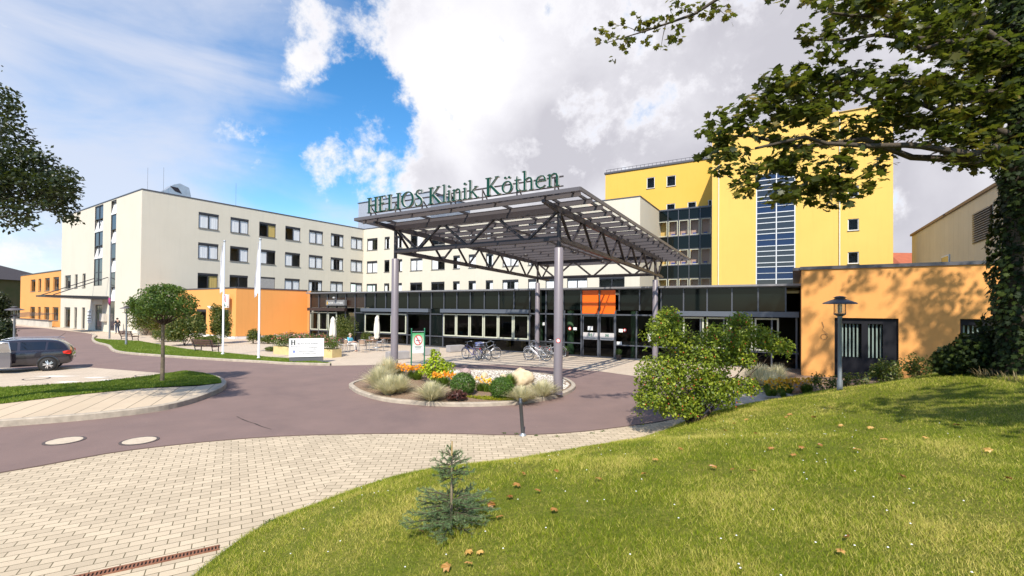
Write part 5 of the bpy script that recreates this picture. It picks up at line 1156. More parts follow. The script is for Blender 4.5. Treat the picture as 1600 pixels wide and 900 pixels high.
# ---- bicycles
def bicycle(label, frame_m, basket=None, crate=False):
    t = thing('bicycle', label, 'bicycle', (0,0,0), 0, 'bicycles parked in front of the lobby')
    M_ty = mat('tyre', (.02,.02,.022), .8); M_chr = mat('chrome2', (.62,.62,.64), .25, metal=.85); M_blk = mat('black_plastic', (.018,.018,.02), .5)
    rw = .34
    for cx_ in (-.53, .53):
        w = MB(); w.tube([(cx_+(rw-.018)*math.cos(a), 0, rw+(rw-.018)*math.sin(a)) for a in np.linspace(0, 2*math.pi, 33)], .019, 7, 0, cap=False)
        wheel = w.build('wheel', M_ty, t, local=True)
        w = MB(); w.tube([(cx_+(rw-.042)*math.cos(a), 0, rw+(rw-.042)*math.sin(a)) for a in np.linspace(0, 2*math.pi, 33)], .014, 5, 0, cap=False)
        for k in range(14):
            a = k*math.pi*2/14; w.tube([(cx_,.02*(-1)**k,rw), (cx_+(rw-.04)*math.cos(a+.2), 0, rw+(rw-.04)*math.sin(a+.2))], .0028, 3, 0, cap=False)
        w.tube([(cx_,-.05,rw),(cx_,.05,rw)], .025, 8); w.build('rim', M_chr, wheel, local=True)
        w = MB(); w.tube([(cx_+(rw+.03)*math.cos(a), 0, rw+(rw+.03)*math.sin(a)) for a in np.linspace(R(20 if cx_ > 0 else -5), R(165), 14)], .018, 5, 0); w.build('mudguard', frame_m, t, local=True)
    f = MB(); bb = (-.08,0,.28); st_ = (-.22,0,.80); hd_, hb = (.36,0,.88), (.40,0,.66)
    for a, b, r in ((bb, st_, .018), (bb, hb, .022), ((-.17,0,.62), hd_, .017), (hd_, hb, .02), (hb, (.53,0,.34), .014), (bb, (-.53,.05,.34), .011), (bb, (-.53,-.05,.34), .011), ((-.2,0,.72), (-.53,.05,.34), .009), ((-.2,0,.72), (-.53,-.05,.34), .009)): f.tube([a, b], r, 7)
    f.build('frame', frame_m, t, local=True)
    h = MB(); h.tube([(.36,0,.88),(.33,0,1.03)], .014, 6); h.tube([(.18,-.29,1.06),(.30,-.2,1.07),(.36,0,1.03),(.30,.2,1.07),(.18,.29,1.06)], .013, 6); hb_ = h.build('handlebar', M_chr, t, local=True)
    for s_ in (-1,1): h = MB(); h.tube([(.12,s_*.30,1.055),(.2,s_*.28,1.06)], .019, 6); h.build('grip', M_blk, hb_, local=True)
    h = MB(); h.add([(-.38,-.09,.90),(-.38,.09,.90),(-.30,.10,.93),(-.1,.025,.91),(-.04,0,.90),(-.1,-.025,.91),(-.30,-.10,.93),(-.24,0,.85)], [(0,1,2,6),(6,2,3,5),(5,3,4),(1,0,7),(2,1,7),(3,2,7),(4,3,7),(5,4,7),(6,5,7),(0,6,7)]); h.build('saddle', M_blk, t, local=True)
    h = MB(); h.tube([st_, (-.24,0,.88)], .013, 6); h.bar((-.74,0,.74),(-.24,0,.76), .13, .015); h.tube([(-.68,.06,.74),(-.53,.06,.34)], .007, 4); h.tube([(-.68,-.06,.74),(-.53,-.06,.34)], .007, 4); h.tube([(-.1,-.12,.28),(-.06,.12,.28)], .012, 5); h.lathe([(.0,0),(.09,0),(.09,.004),(.0,.004)], (0,0,0), 14); h.tube([(-.10,.05,.29),(-.22,.2,.0)], .009, 4); h.build('carrier', M_chr, t, local=True)
    h = MB(); h.box(-.76,-.72,-.03,.03,.66,.72); h.build('rear_light', mat('lamp_red', (.6,.02,.01), .4), t, local=True)
    h = MB(); h.lathe([(.0,.03),(.045,.0),(.0,-.03)], (.46,0,.85), 8); h.build('headlight', M_chr, t, local=True)
    if basket:
        h = MB()
        for z in (.8,.9,1.0): h.tube([(-.66,-.16,z),(-.36,-.16,z),(-.36,.16,z),(-.66,.16,z),(-.66,-.16,z)], .008, 4)
        for x_ in (-.66,-.56,-.46,-.36):
            for y_ in (-.16,.16): h.tube([(x_,y_,.78),(x_,y_,1.0)], .006, 4)
        h.box(-.66,-.36,-.16,.16,.775,.785); h.build('basket', basket, t, local=True)
    if crate:
        h = MB(); h.box(-.78,-.36,-.18,.18,.78,1.0); h.build('crate', mat('crate_blue', (.10,.16,.55), .5, col2=(.55,.55,.62), vscale=6.), t, local=True)
    return t
M_silver = mat('bike_silver', (.50,.50,.53), .35, metal=.6); M_bblk = mat('bike_black', (.03,.03,.035), .35); M_bblue = mat('bike_blue', (.10,.09,.22), .35)
def put(t, px0, py0, dxy, ang): x, y = gp(px0, py0); t.location = (x+dxy[0], y+dxy[1], .004); t.rotation_euler = (R(3)*random.choice((-1,1)), 0, R(ang)); return t
put(bicycle('blue bicycle leftmost of the row, beside the block seat', M_bblue), 737, 562, (0,0), 138)
put(bicycle('bicycle carrying a blue and white crate on its rack', M_bblk, crate=True), 752, 563, (.15,.35), -58)
put(bicycle('silver bicycle at the right end of the left-hand bicycle pair', M_silver, basket=mat('black_plastic')), 762, 562, (0,.2), 28)
put(bicycle('silver city bicycle standing nearest in the group by the front column', M_silver), 840, 564, (0,.1), 160)
put(bicycle('silver bicycle with a dark rear basket behind the nearest one by the column', M_silver, basket=mat('black_plastic')), 836, 561, (.1,.6), 150)
put(bicycle('black bicycle half hidden in the group by the front column', M_bblk, basket=mat('black_plastic')), 850, 560, (.35,.8), 35)
put(bicycle('bicycle with a red rear light right behind the front column', M_silver), 862, 561, (.2,.6), 20)

# ---- café tables, chairs, closed parasols
M_alu = mat('alu_tube', (.58,.58,.60), .3, metal=.7); M_wood = mat('table_wood', (.26,.13,.07), .5, var=.3, vscale=8); M_rat = mat('rattan', (.36,.25,.18), .8, var=.3, vscale=30)
def cafe_chair(x, y, ang, label):
    t = thing('cafe_chair', label, 'chair', (x, y, .004), ang, 'aluminium café chairs on the forecourt')
    mb = MB(); mb.box(-.22,.22,-.21,.21,.44,.46); mb.build('seat', M_rat, t, local=True)
    mb = MB(); n = 8; vs = []
    for i in range(n+1): a = R(200+140*i/n-90-90+0); vs += [(.25*math.sin(R(-62+124*i/n)), .05+.2*math.cos(R(-62+124*i/n)), z) for z in (.58,.84)]
    mb.add(vs, [(2*i,2*i+2,2*i+3,2*i+1) for i in range(n)]); mb.build('backrest', M_rat, t, local=True)
    for s_ in (-1,1):
        mb = MB(); mb.tube([(s_*.22,-.22,0),(s_*.24,-.2,.45),(s_*.27,-.2,.66),(s_*.28,.08,.68),(s_*.23,.2,.85)], .013, 6); mb.build('arm_leg', M_alu, t, local=True)
        mb = MB(); mb.tube([(s_*.22,.24,0),(s_*.2,.2,.45),(s_*.19,.25,.86)], .013, 6); mb.build('leg', M_alu, t, local=True)
    mb = MB(); mb.tube([(-.23,.2,.85),(-.1,.27,.88),(.1,.27,.88),(.23,.2,.85)], .013, 6); mb.build('top_rail', M_alu, t, local=True)
    return t
def cafe_table(x, y, label):
    t = thing('cafe_table', label, 'table', (x, y, .004), R(-31), 'café tables on the forecourt')
    mb = MB(); mb.box(-.6,.6,-.4,.4,.71,.745); mb.build('tabletop', M_wood, t, local=True)
    for sx_ in (-1,1):
        for sy in (-1,1): mb = MB(); mb.tube([(sx_*.52,sy*.33,0),(sx_*.52,sy*.33,.71)], .02, 6); mb.build('leg', M_alu, t, local=True)
wp = Vector(gp(547,549)) 
cafe_table(wp.x+1.05, wp.y+.55, 'wooden café table in front of the seated woman'); cafe_table(*(Vector(gp(592,543))+Vector((.35,-.05))), 'wooden café table beside the right closed parasol')
cafe_chair(wp.x, wp.y, R(70), 'café chair the woman sits on'); cafe_chair(wp.x+1.1, wp.y-.75, R(185), 'empty café chair at the front of the seated woman\'s table'); cafe_chair(wp.x+2.0, wp.y+.25, R(-80), 'empty café chair facing the seated woman')
cafe_chair(*gp(583,544), R(60), 'rattan café chair left of the right parasol'); cafe_chair(*gp(609,543), R(-70), 'rattan café chair right of the right parasol'); 
cafe_chair(*gp(531,555), R(120), 'empty café chair right of the planter corner'); cafe_chair(*gp(537,551), R(20), 'empty café chair between the planter and the seated woman')
M_par = mat('parasol_cloth', (.72,.68,.60), .85)
def parasol(x, y, label, h=2.42):
    t = thing('parasol', label, 'parasol', (x, y, .004), 0, 'closed cream parasols')
    mb = MB(); mb.lathe([(.025,0),(.025,h)], n=8); mb.build('pole', M_alu, t, local=True)
    mb = MB(); mb.lathe([(.0,0),(.26,0),(.26,.06),(.05,.09),(.035,.3),(.0,.3)], n=14); mb.build('base', M_galv, t, local=True)
    mb = MB(); n = 40; prof = [(.0,h+.03),(.04,h),(.10,h-.12),(.13,h-.2),(.12,h-.26),(.16,h-.6),(.19,h-1.1),(.18,h-1.35),(.15,h-1.42),(.17,h-1.55),(.13,h-1.7)]
    vs = [(r*(1+.22*math.sin(8*2*math.pi*k/n))*math.cos(2*math.pi*k/n), r*(1+.22*math.sin(8*2*math.pi*k/n))*math.sin(2*math.pi*k/n), z) for r, z in prof for k in range(n)]
    mb.add(vs, [(i*n+k, i*n+(k+1) % n, (i+1)*n+(k+1) % n, (i+1)*n+k) for i in range(len(prof)-1) for k in range(n)], 0, True); mb.build('cloth', M_par, t, local=True)
parasol(*gp(519.5,553), 'closed cream parasol rising behind the rose planter', 2.4); parasol(*gp(588.5,544), 'closed cream parasol standing beside the lobby windows', 2.42)

# ---- planter boxes with roses (plants in vegetation file)
def planter(pa, pb, dep, h, lab, grp=None):
    a_, b_ = Vector(pa), Vector(pb); d = (b_-a_).normalized(); n_ = Vector((-d.y, d.x)); L = (b_-a_).length; fr = lambda x, y, z: (a_.x+d.x*x+n_.x*y, a_.y+d.y*x+n_.y*y, z)
    t = thing('planter_box', lab, 'planter', fr(L/2, dep/2, 0), 0, grp); mb = MB(); w = .06
    mb.box(0,L,0,w,0,h,0,fr); mb.box(0,L,dep-w,dep,0,h,0,fr); mb.box(0,w,w,dep-w,0,h,0,fr); mb.box(L-w,L,w,dep-w,0,h,0,fr); mb.build('box', mat('planter_yellow', (.60,.46,.22), .7, var=.15), t)
    mb = MB(); mb.box(w,L-w,w,dep-w,.1,h-.06,0,fr); mb.build('soil', M_soil, t); return fr, L
plA = planter(gp(427,553), gp(519,559.5), .75, .5, 'long yellow planter box full of pink roses behind the direction board')
# door plant pots
M_pot = mat('pot_dark', (.035,.025,.025), .6)
for k, lab in ((-3.05,'round clipped box ball in a dark pot left of the doors'),(.42,'round clipped box ball in a dark pot right of the doors')):
    x, y, _ = FL_(k,.45,0); t = thing('potted_plant', lab, 'potted plant', (x, y, .004), 0, 'box balls in pots at the doors'); mb = MB(); mb.lathe([(.13,0),(.17,.3),(.18,.32),(.0,.29)], n=16); mb.build('pot', M_pot, t, local=True)
    pos, nr_ = ell_points((x, y, .5), (.2,.2,.19), 700, .85); leaf_cloud('ball', pos, nr_, .035, leaf_mat('box_leaf', (.03,.07,.012), (.06,.12,.02), (.10,.17,.03)), t)

# ================================================================== PEOPLE
def skin(name, V, E, rad, m, parent=None, sub=2):
    me = bpy.data.meshes.new(name); me.from_pydata([tuple(v) for v in V], E, []); me.materials.append(m)
    o = bpy.data.objects.new(name, me); COL.objects.link(o)
    bm = bmesh.new(); bm.from_mesh(me); ly_ = bm.verts.layers.skin.verify()
    for v, r in zip(bm.verts, rad): v[ly_].radius = r if hasattr(r, '__len__') else (r, r)
    bm.verts.ensure_lookup_table(); bm.verts[0][ly_].use_root = True; bm.to_mesh(me); bm.free()
    s_ = o.modifiers.new('s', 'SKIN'); s_.use_smooth_shade = True; q_ = o.modifiers.new('q', 'SUBSURF'); q_.levels = sub; q_.render_levels = sub
    dg = bpy.context.evaluated_depsgraph_get(); dg.update(); m2 = bpy.data.meshes.new_from_object(o.evaluated_get(dg)); o.modifiers.clear(); o.data = m2
    return attach(o, parent, local=True) if parent else o
M_skin = mat('skin', (.55,.33,.24), .55)
def person(label, loc, rz, J, top, trousers, hair, shoe=(.03,.03,.03), hair_r=.108, long_hair=False):
    """J: joint positions in metres in the person's own frame"""
    t = thing('person', label, 'person', loc, rz)
    V = [J['pel'], J['wst'], J['chs'], J['nck'], J['hd0'], J['hd1']]; E = [(0,1),(1,2),(2,3),(3,4),(4,5)]; Rr = [(.14,.11),(.125,.10),(.15,.11),(.052,.052),(.075,.085),(.07,.08)]
    def chain(root, pts, rs):
        last = root
        for p, r in zip(pts, rs): V.append(p); Rr.append(r); E.append((last, len(V)-1)); last = len(V)-1
        return last
    for s_ in ('l','r'):
        w = chain(2, [J['sh'+s_], J['el'+s_], J['wr'+s_], J['pm'+s_]], [.056,.042,.030,(.036,.02)])
        pm = Vector(J['pm'+s_]); wr = Vector(J['wr'+s_]); d = (pm-wr).normalized(); sd = d.cross(Vector((0,0,1))); sd = sd.normalized() if sd.length > .1 else Vector((0,1,0))
        for i, ln in enumerate((.065,.078,.072,.055)):
            o_ = sd*(i-1.5)*.019; chain(w, [pm+o_+d*.03, pm+o_+d*(.03+ln*.6)+Vector((0,0,-.008)), pm+o_+d*(.03+ln)+Vector((0,0,-.022))], [.0095,.0085,.007])
        chain(w, [pm+sd*.034-d*.01, pm+sd*.052+d*.03], [.011,.009])
        chain(0, [J['hp'+s_], J['kn'+s_], J['an'+s_], J['ft'+s_]], [.085,.060,.040,(.045,.03)])
    body = skin('body', V, E, Rr, M_skin, t)
    # clothing as shells over the same skeleton
    def shell(name, idx, col, add):
        m_ = mat('cloth_%02d%02d%02d' % tuple(int(c*99) for c in col), col, .85, var=.15, vscale=12)
        vv = [V[i] for i in idx[0]]; skin(name, vv, idx[1], [tuple(x+add for x in ((r, r) if not hasattr(r, '__len__') else r)) for r in [Rr[i] for i in idx[0]]], m_, t)
    # indices: torso 0,1,2,3 ; arms/legs recorded through order of creation
    nL = 6; arm = {'l': nL, 'r': nL+4+14+4}; leg = {'l': nL+4+14, 'r': nL+4+14+4+4+14}
    neck_pt = len(V); V.append(tuple(Vector(J['chs'])*.35+Vector(J['nck'])*.65)); Rr.append((.075,.065))
    shell('shirt', ([0,1,2,neck_pt,arm['l'],arm['l']+1,arm['r'],arm['r']+1], [(0,1),(1,2),(2,3),(2,4),(4,5),(2,6),(6,7)]), top, .014)
    shell('trousers', ([0,leg['l'],leg['l']+1,leg['l']+2,leg['r'],leg['r']+1,leg['r']+2], [(0,1),(1,2),(2,3),(0,4),(4,5),(5,6)]), trousers, .018)
    for s_ in ('l','r'): skin('shoe', [Vector(J['an'+s_])+Vector((0,0,-.03)), J['ft'+s_]], [(0,1)], [(.05,.045),(.048,.036)], mat('shoe_%02d' % int(shoe[0]*99), shoe, .6), t, 1)
    h0, h1 = Vector(J['hd0']), Vector(J['hd1']); fw = Vector(J['face']); mb = MB()
    c = (h0+h1)/2 - fw*.022 + Vector((0,0,.035)); n, m_ = 14, 9; vs = []
    for i in range(m_+1):
        th_ = math.pi*.62*i/m_
        for k in range(n):
            a = 2*math.pi*k/n; v = Vector((math.sin(th_)*math.cos(a), math.sin(th_)*math.sin(a), math.cos(th_)))
            if v.dot(fw) > .35 and v.z < .45: v = v*.72
            vs.append(c + v*hair_r*(1+.06*math.sin(5*a+i)))
    mb.add(vs, [(i*n+k, i*n+(k+1) % n, (i+1)*n+(k+1) % n, (i+1)*n+k) for i in range(m_) for k in range(n)], 0, True); mb.build('hair', mat('hair_%02d' % int(hair[0]*99), hair, .8, var=.4, vscale=30), t, local=True)
    mb = MB(); hc = (h0+h1)/2; sd = fw.cross(Vector((0,0,1)))
    mb.lathe([(.0,.015),(.012,.0),(.0,-.02)], hc+fw*.094+Vector((0,0,-.005)), 6)
    for k in (-1,1): mb.lathe([(.0,.02),(.012,.0),(.0,-.02)], hc+sd*.082*k, 6)
    mb.build('nose_ears', M_skin, t, local=True)
    mb = MB()
    for k in (-1,1): mb.lathe([(.0,.008),(.009,.0),(.0,-.008)], hc+fw*.080+sd*.03*k+Vector((0,0,.022)), 6)
    mb.box(-.001,.001,-.02,.02,-.046,-.04, 0, lambda x_, y_, z_: tuple(hc+fw*(.086+x_)+sd*y_+Vector((0,0,z_)))); mb.build('eyes_mouth', mat('face_dark', (.12,.04,.03), .6), t, local=True)
    return t
# seated woman: faces local +x
J = dict(pel=(0,0,.52), wst=(.0,0,.66), chs=(-.03,0,.86), nck=(-.01,0,1.0), hd0=(.01,0,1.07), hd1=(.015,0,1.17), face=(1,0,0),
    shl=(-.02,.17,.93), ell=(.06,.22,.68), wrl=(.28,.16,.66), pml=(.35,.14,.66), shr=(-.02,-.17,.93), elr=(.06,-.22,.68), wrr=(.28,-.16,.66), pmr=(.35,-.14,.66),
    hpl=(.06,.09,.52), knl=(.44,.11,.50), anl=(.42,.11,.09), ftl=(.54,.12,.04), hpr=(.06,-.09,.52), knr=(.46,-.10,.50), anr=(.50,-.10,.09), ftr=(.62,-.11,.04))
person('seated grey-haired woman in a turquoise top at a café table', (wp.x, wp.y, .0), R(-20), J, (.10,.42,.55), (.55,.52,.50), (.50,.42,.33), shoe=(.4,.3,.25))
J = dict(pel=(0,0,.93), wst=(.0,0,1.08), chs=(-.01,0,1.30), nck=(.01,0,1.46), hd0=(.03,0,1.53), hd1=(.035,0,1.63), face=(1,0,0),
    shl=(-.0,.18,1.40), ell=(-.04,.23,1.13), wrl=(.16,.19,1.02), pml=(.23,.18,1.0), shr=(-.0,-.18,1.40), elr=(-.05,-.24,1.12), wrr=(.10,-.24,.93), pmr=(.16,-.24,.88),
    hpl=(.0,.09,.92), knl=(.06,.09,.50), anl=(-.02,.09,.09), ftl=(.11,.10,.04), hpr=(.0,-.09,.92), knr=(-.04,-.09,.50), anr=(-.12,-.09,.10), ftr=(.02,-.10,.04))
x, y = gp(183,521.5)
person('person in dark clothes with a shoulder bag walking beside the cream end wall', (x, y, 0), R(155), J, (.02,.02,.03), (.02,.035,.09), (.02,.015,.012))
cb = Vector((x, y, 0)) + Vector((.26,-.18,.98)); t = thing('shoulder_bag', 'dark shoulder bag carried by the walking person', 'bag', cb)
mb = MB(); mb.add([(sx_*(.20 if z < .1 else .15), sy*.08, z-.15) for z in (0,.26) for sx_, sy in ((-1,-1),(1,-1),(1,1),(-1,1))], [(3,2,1,0),(4,5,6,7),(0,1,5,4),(1,2,6,5),(2,3,7,6),(3,0,4,7)]); bg = mb.build('bag_body', mat('bag_black', (.02,.018,.02), .6), t, local=True); bv = bg.modifiers.new('b', 'BEVEL'); bv.width = .04; bv.segments = 2
mb = MB(); mb.tube([(-.15,0,.1),(-.2,.08,.32),(-.24,.12,.44),(-.1,.1,.3),(.13,0,.1)], .012, 5); mb.build('strap', mat('bag_black'), t, local=True)

# ================================================================== CAR (dark estate, front door open)
M_car = mat('car_paint', (.028,.024,.034), .22, metal=.35, coat=1.); M_cgl = mat('car_glass', (.008,.009,.012), .03, spec=.9); M_ty2 = mat('tyre'); M_rimm = mat('alloy', (.62,.62,.65), .25, metal=.8)
ca = R(180+38); rwp = Vector(gp(72,579.5)); hdg = Vector((math.cos(ca), math.sin(ca))); lft = Vector((-hdg.y, hdg.x))    # rear-left wheel (towards us)
# the left flank faces the camera: left of heading (-x,-y) is (+,-)
car = thing('parked_car', 'dark grey estate car with its front door open on the parking area', 'car', (0,0,0)); CX = rwp + (-lft)*.78
car.scale = (.95,.95,.97); car.location = (CX.x+.1, CX.y, .004); car.rotation_euler = (0,0,ca)       # local x forward from the rear axle, local y left
st_x = [-.84,-.80,-.69,-.40,0.,.5,1.1,1.7,2.2,2.62,2.9,3.3,3.5,3.62]
prof = { # x: (sill z, belt z, belt half width, roof z, roof half width)
 -.84:(.50,.62,.62,.64,.60), -.80:(.36,.88,.80,.92,.70), -.69:(.30,.98,.86,1.13,.68), -.40:(.26,.99,.89,1.42,.62), 0.:(.24,.98,.905,1.475,.62), .5:(.22,.965,.91,1.49,.63),
 1.1:(.22,.95,.91,1.495,.64), 1.7:(.22,.935,.905,1.45,.62), 2.2:(.22,.92,.90,1.22,.62), 2.62:(.22,.90,.89,.97,.70), 2.9:(.24,.86,.88,.90,.68), 3.3:(.28,.76,.84,.80,.62), 3.5:(.32,.64,.72,.68,.5), 3.62:(.38,.52,.55,.54,.4)}
mb = MB(); n = 0; ring = []
for x in st_x:
    s0, bz, bw, rz_, rw_ = prof[x]
    half = [(0., s0), (bw*.80, s0), (bw*.97, s0+.07), (bw*1.0, s0+(bz-s0)*.45), (bw*.985, bz-.05), (bw*.95, bz), (rw_+(bw*.95-rw_)*.12, rz_-.06), (rw_*.88, rz_-.012), (0., rz_+.02)]
    ring.append([(x, y, z) for y, z in half] + [(x, -y, z) for y, z in half[-2:0:-1]])
nr2 = len(ring[0]); vs = [v for r_ in ring for v in r_]; fs, mi_ = [], []
for i in range(len(st_x)-1):
    for k in range(nr2): fs.append((i*nr2+k, i*nr2+(k+1) % nr2, (i+1)*nr2+(k+1) % nr2, (i+1)*nr2+k))
fs.append(tuple(range(nr2))); fs.append(tuple((len(st_x)-1)*nr2+k for k in range(nr2)))
mb.add(vs, fs, 0, True); body = mb.build('body', M_car, car, local=True); sb = body.modifiers.new('s', 'SUBSURF'); sb.levels = 2; sb.render_levels = 2
def side_pt(x, z, s_, off=.012):
    """point on the flank glasshouse between belt and roof at height z"""
    xs_ = sorted(prof); i = max(j for j in range(len(xs_)-1) if xs_[j] <= x); x0, x1 = xs_[i], xs_[i+1]; f = (x-x0)/(x1-x0)
    P_ = [prof[x0][j]*(1-f)+prof[x1][j]*f for j in range(5)]; g_ = (z-P_[1])/max(P_[3]-.06-P_[1], .01); y = P_[2]*.95+(P_[4]+(P_[2]*.95-P_[4])*.12-P_[2]*.95)*g_
    return (x, s_*(y+off), z)
for s_ in (1,-1):
    for (xa, xb, xt0, xt1) in ((-.52,.05,-.26,.02),(.13,.95,.12,.97),(1.06,2.1,1.08,1.62)):
        m_ = MB(); n_ = 6; vs = []
        for i in range(n_+1): f = i/n_; x0 = xa+(xb-xa)*f; x1 = xt0+(xt1-xt0)*f; vs += [side_pt(x0, 1.01, s_), side_pt((x0+x1)/2, 1.2, s_), side_pt(x1, 1.375 if xa > -.5 else 1.36-.05*(1-f), s_)]
        m_.add(vs, [(3*i+j, 3*(i+1)+j, 3*(i+1)+j+1, 3*i+j+1) for i in range(n_) for j in range(2)], 0, True); m_.build('side_window', M_cgl, car, local=True)
    for wx in (0., 2.68):
        m_ = MB(); pr_ = [(.20,.0),(.31,.0),(.325,.03),(.325,.17),(.31,.2),(.2,.2)]
        m_.lathe(pr_, (0,0,0), 32); o = m_.build('wheel', M_ty2, car, local=True); o.scale = (.95,.95,1); o.location = (wx, s_*.932, .31); o.rotation_euler = (R(90*s_), 0, 0)
        m_ = MB(); m_.lathe([(.205,.01),(.215,.0),(.23,.012)], (0,0,0), 32); m_.lathe([(.0,-.015),(.05,-.012),(.05,.0)], (0,0,0), 12)
        for k in range(5):
            a = 2*math.pi*k/5; fr = lambda x_, y_, z_, a=a: (x_*math.cos(a)-y_*math.sin(a), x_*math.sin(a)+y_*math.cos(a), z_)
            m_.add([fr(.03,-.035,-.012), fr(.03,.035,-.012), fr(.215,.06,.004), fr(.215,.022,.004), fr(.12,.0,-.004), fr(.215,-.022,.004), fr(.215,-.06,.004)], [(0,4,5,6),(0,1,4),(1,2,3,4)])
        m_.build('rim', M_rimm, o, local=True); m_ = MB(); m_.lathe([(.0,.05),(.21,.05)], (0,0,0), 20); m_.build('brake_well', mat('black_void'), o, local=True)
        m_ = MB(); m_.add([(wx+(.36 if j == 0 else .405)*math.cos(a), s_*(.918 if j == 0 else .912), .325+(.36 if j == 0 else .405)*math.sin(a)) for a in np.linspace(R(-8), R(188), 20) for j in (0,1)], [(2*i,2*i+1,2*i+3,2*i+2) for i in range(19)]); m_.build('wheel_arch', M_car, car, local=True)
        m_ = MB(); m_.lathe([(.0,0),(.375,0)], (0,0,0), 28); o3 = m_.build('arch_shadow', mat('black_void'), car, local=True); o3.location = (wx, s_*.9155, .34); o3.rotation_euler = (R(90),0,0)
    m_ = MB(); m_.add([(-.77,s_*.81,.95),(-.68,s_*.885,.94),(-.50,s_*.90,.90),(-.54,s_*.905,.80),(-.72,s_*.865,.77),(-.80,s_*.77,.82)], [(0,1,2,3,4,5)]); o = m_.build('tail_light', mat('tail_red', (.75,.03,.015), .25, emit=None), car, local=True); so = o.modifiers.new('s', 'SOLIDIFY'); so.thickness = .07; so.offset = 0
    m_ = MB(); m_.box(.78,.95, s_*.905-.012, s_*.905+.02, .83,.855); m_.build('door_handle', M_car, car, local=True)
m_ = MB(); m_.add([(-.67,-.50,1.13),(-.67,.50,1.13),(-.43,.46,1.34),(-.43,-.46,1.34)], [(0,1,2,3)]); o = m_.build('rear_window', M_cgl, car, local=True); o.location = (.0,0,.0)
m_ = MB(); m_.add([(2.62,-.68,.99),(2.62,.68,.99),(1.78,.56,1.43),(1.78,-.56,1.43)], [(0,1,2,3)]); o = m_.build('windscreen', M_cgl, car, local=True); o.location = (.03,0,.03)
m_ = MB()
for s_ in (1,-1): m_.tube([(-.4,s_*.58,1.47),(-.3,s_*.58,1.52),(1.4,s_*.60,1.545),(1.6,s_*.60,1.49)], .016, 6)
m_.build('roof_rail', M_rimm, car, local=True)
m_ = MB(); m_.tube([(-.2,0,1.49),(-.5,0,1.75)], .006, 4); m_.build('aerial', mat('black_void'), car, local=True)
# open front door, hinged at x=2.1 on the near flank, swung out
m_ = MB(); hx_, dl = 2.12, 1.05; an = R(180-27)
def dfr(l, z, o_=0.): return (hx_+l*math.cos(an)-o_*math.sin(an), .90+l*math.sin(an)+o_*math.cos(an), z)
m_.add([dfr(0,.28), dfr(dl,.28), dfr(dl+.02,.6), dfr(dl,.95), dfr(0,.92), dfr(0,.28,.07), dfr(dl,.28,.07), dfr(dl+.02,.6,.08), dfr(dl,.95,.05), dfr(0,.92,.05)], [(0,1,2,3,4),(9,8,7,6,5),(0,5,6,1),(1,6,7,2),(2,7,8,3),(3,8,9,4),(4,9,5,0)])
dp = m_.build('open_door', mat('door_paint', (.16,.15,.17), .25, metal=.5, coat=1.), car, local=True)
m_ = MB(); m_.tube([dfr(0,.92,.03), dfr(.42,1.36,.0), dfr(dl-.06,1.42,-.02), dfr(dl,.95,.03)], .025, 6); m_.build('window_frame', M_rimm, dp, local=True)
m_ = MB(); m_.add([dfr(.04,.95,.03), dfr(dl-.02,.95,.03), dfr(dl-.08,1.39,-.01), dfr(.44,1.34,.0)], [(0,1,2,3)]); m_.build('pane', glass_mat('door_glass', (.6,.65,.65), 1.6, base=.35), dp, local=True)
m_ = MB(); m_.lathe([(.0,.07),(.08,.05),(.1,-.05),(.0,-.08)], dfr(.2,1.0,.2), 10); m_.build('wing_mirror', M_car, dp, local=True)
# ================================================================== VEGETATION
L_maple = leaf_mat('leaf_maple', (.018,.028,.004), (.048,.060,.008), (.20,.14,.016), trans=.36)
L_ivy = leaf_mat('leaf_ivy', (.007,.014,.004), (.014,.026,.007), (.05,.07,.012), trans=.12, spec=.15, rough=.6)
L_rose = leaf_mat('leaf_rosehip', (.09,.14,.015), (.18,.24,.02), (.38,.42,.04), trans=.40)
L_round = leaf_mat('leaf_round', (.045,.095,.016), (.085,.15,.022), (.16,.22,.035), trans=.40)
L_dark = leaf_mat('leaf_dark', (.010,.018,.006), (.018,.030,.008), (.035,.045,.012), trans=.15)
L_shrub = leaf_mat('leaf_shrub', (.04,.065,.012), (.085,.12,.02), (.20,.18,.04), trans=.38)
L_lime = leaf_mat('leaf_lime', (.20,.30,.01), (.36,.46,.015), (.50,.58,.03), trans=.4)
L_box = leaf_mat('box_leaf', (.03,.07,.012), (.06,.12,.02), (.10,.17,.03))
L_spruce = leaf_mat('needles', (.085,.15,.06), (.16,.26,.11), (.28,.38,.18), trans=.18)
L_fall = leaf_mat('leaf_fallen', (.30,.13,.03), (.45,.24,.07), (.58,.36,.10), trans=.2, tm=0.)
L_purple = leaf_mat('leaf_purple', (.035,.010,.012), (.07,.022,.02), (.14,.05,.04), trans=.2)
M_bark = mat('bark', (.045,.034,.024), .9, col2=(.08,.06,.042), vscale=14, bump=.8, bscale=30); M_twig = mat('twig', (.07,.045,.03), .8)
M_barkl = mat('bark_light', (.24,.19,.12), .85, col2=(.16,.12,.08), vscale=16, bump=.4, bscale=40)

def branch_path(p0, p1, sag=.0, n=7, wob=.08, rs=random):
    p0, p1 = Vector(p0), Vector(p1); L = (p1-p0).length; out = []
    for i in range(n+1):
        f = i/n; q = p0.lerp(p1, f) + Vector((0,0,-sag*4*f*(1-f)))
        if 0 < i < n: q += Vector((rs.uniform(-1,1), rs.uniform(-1,1), rs.uniform(-1,1)))*wob*L*.25
        out.append(q)
    return out

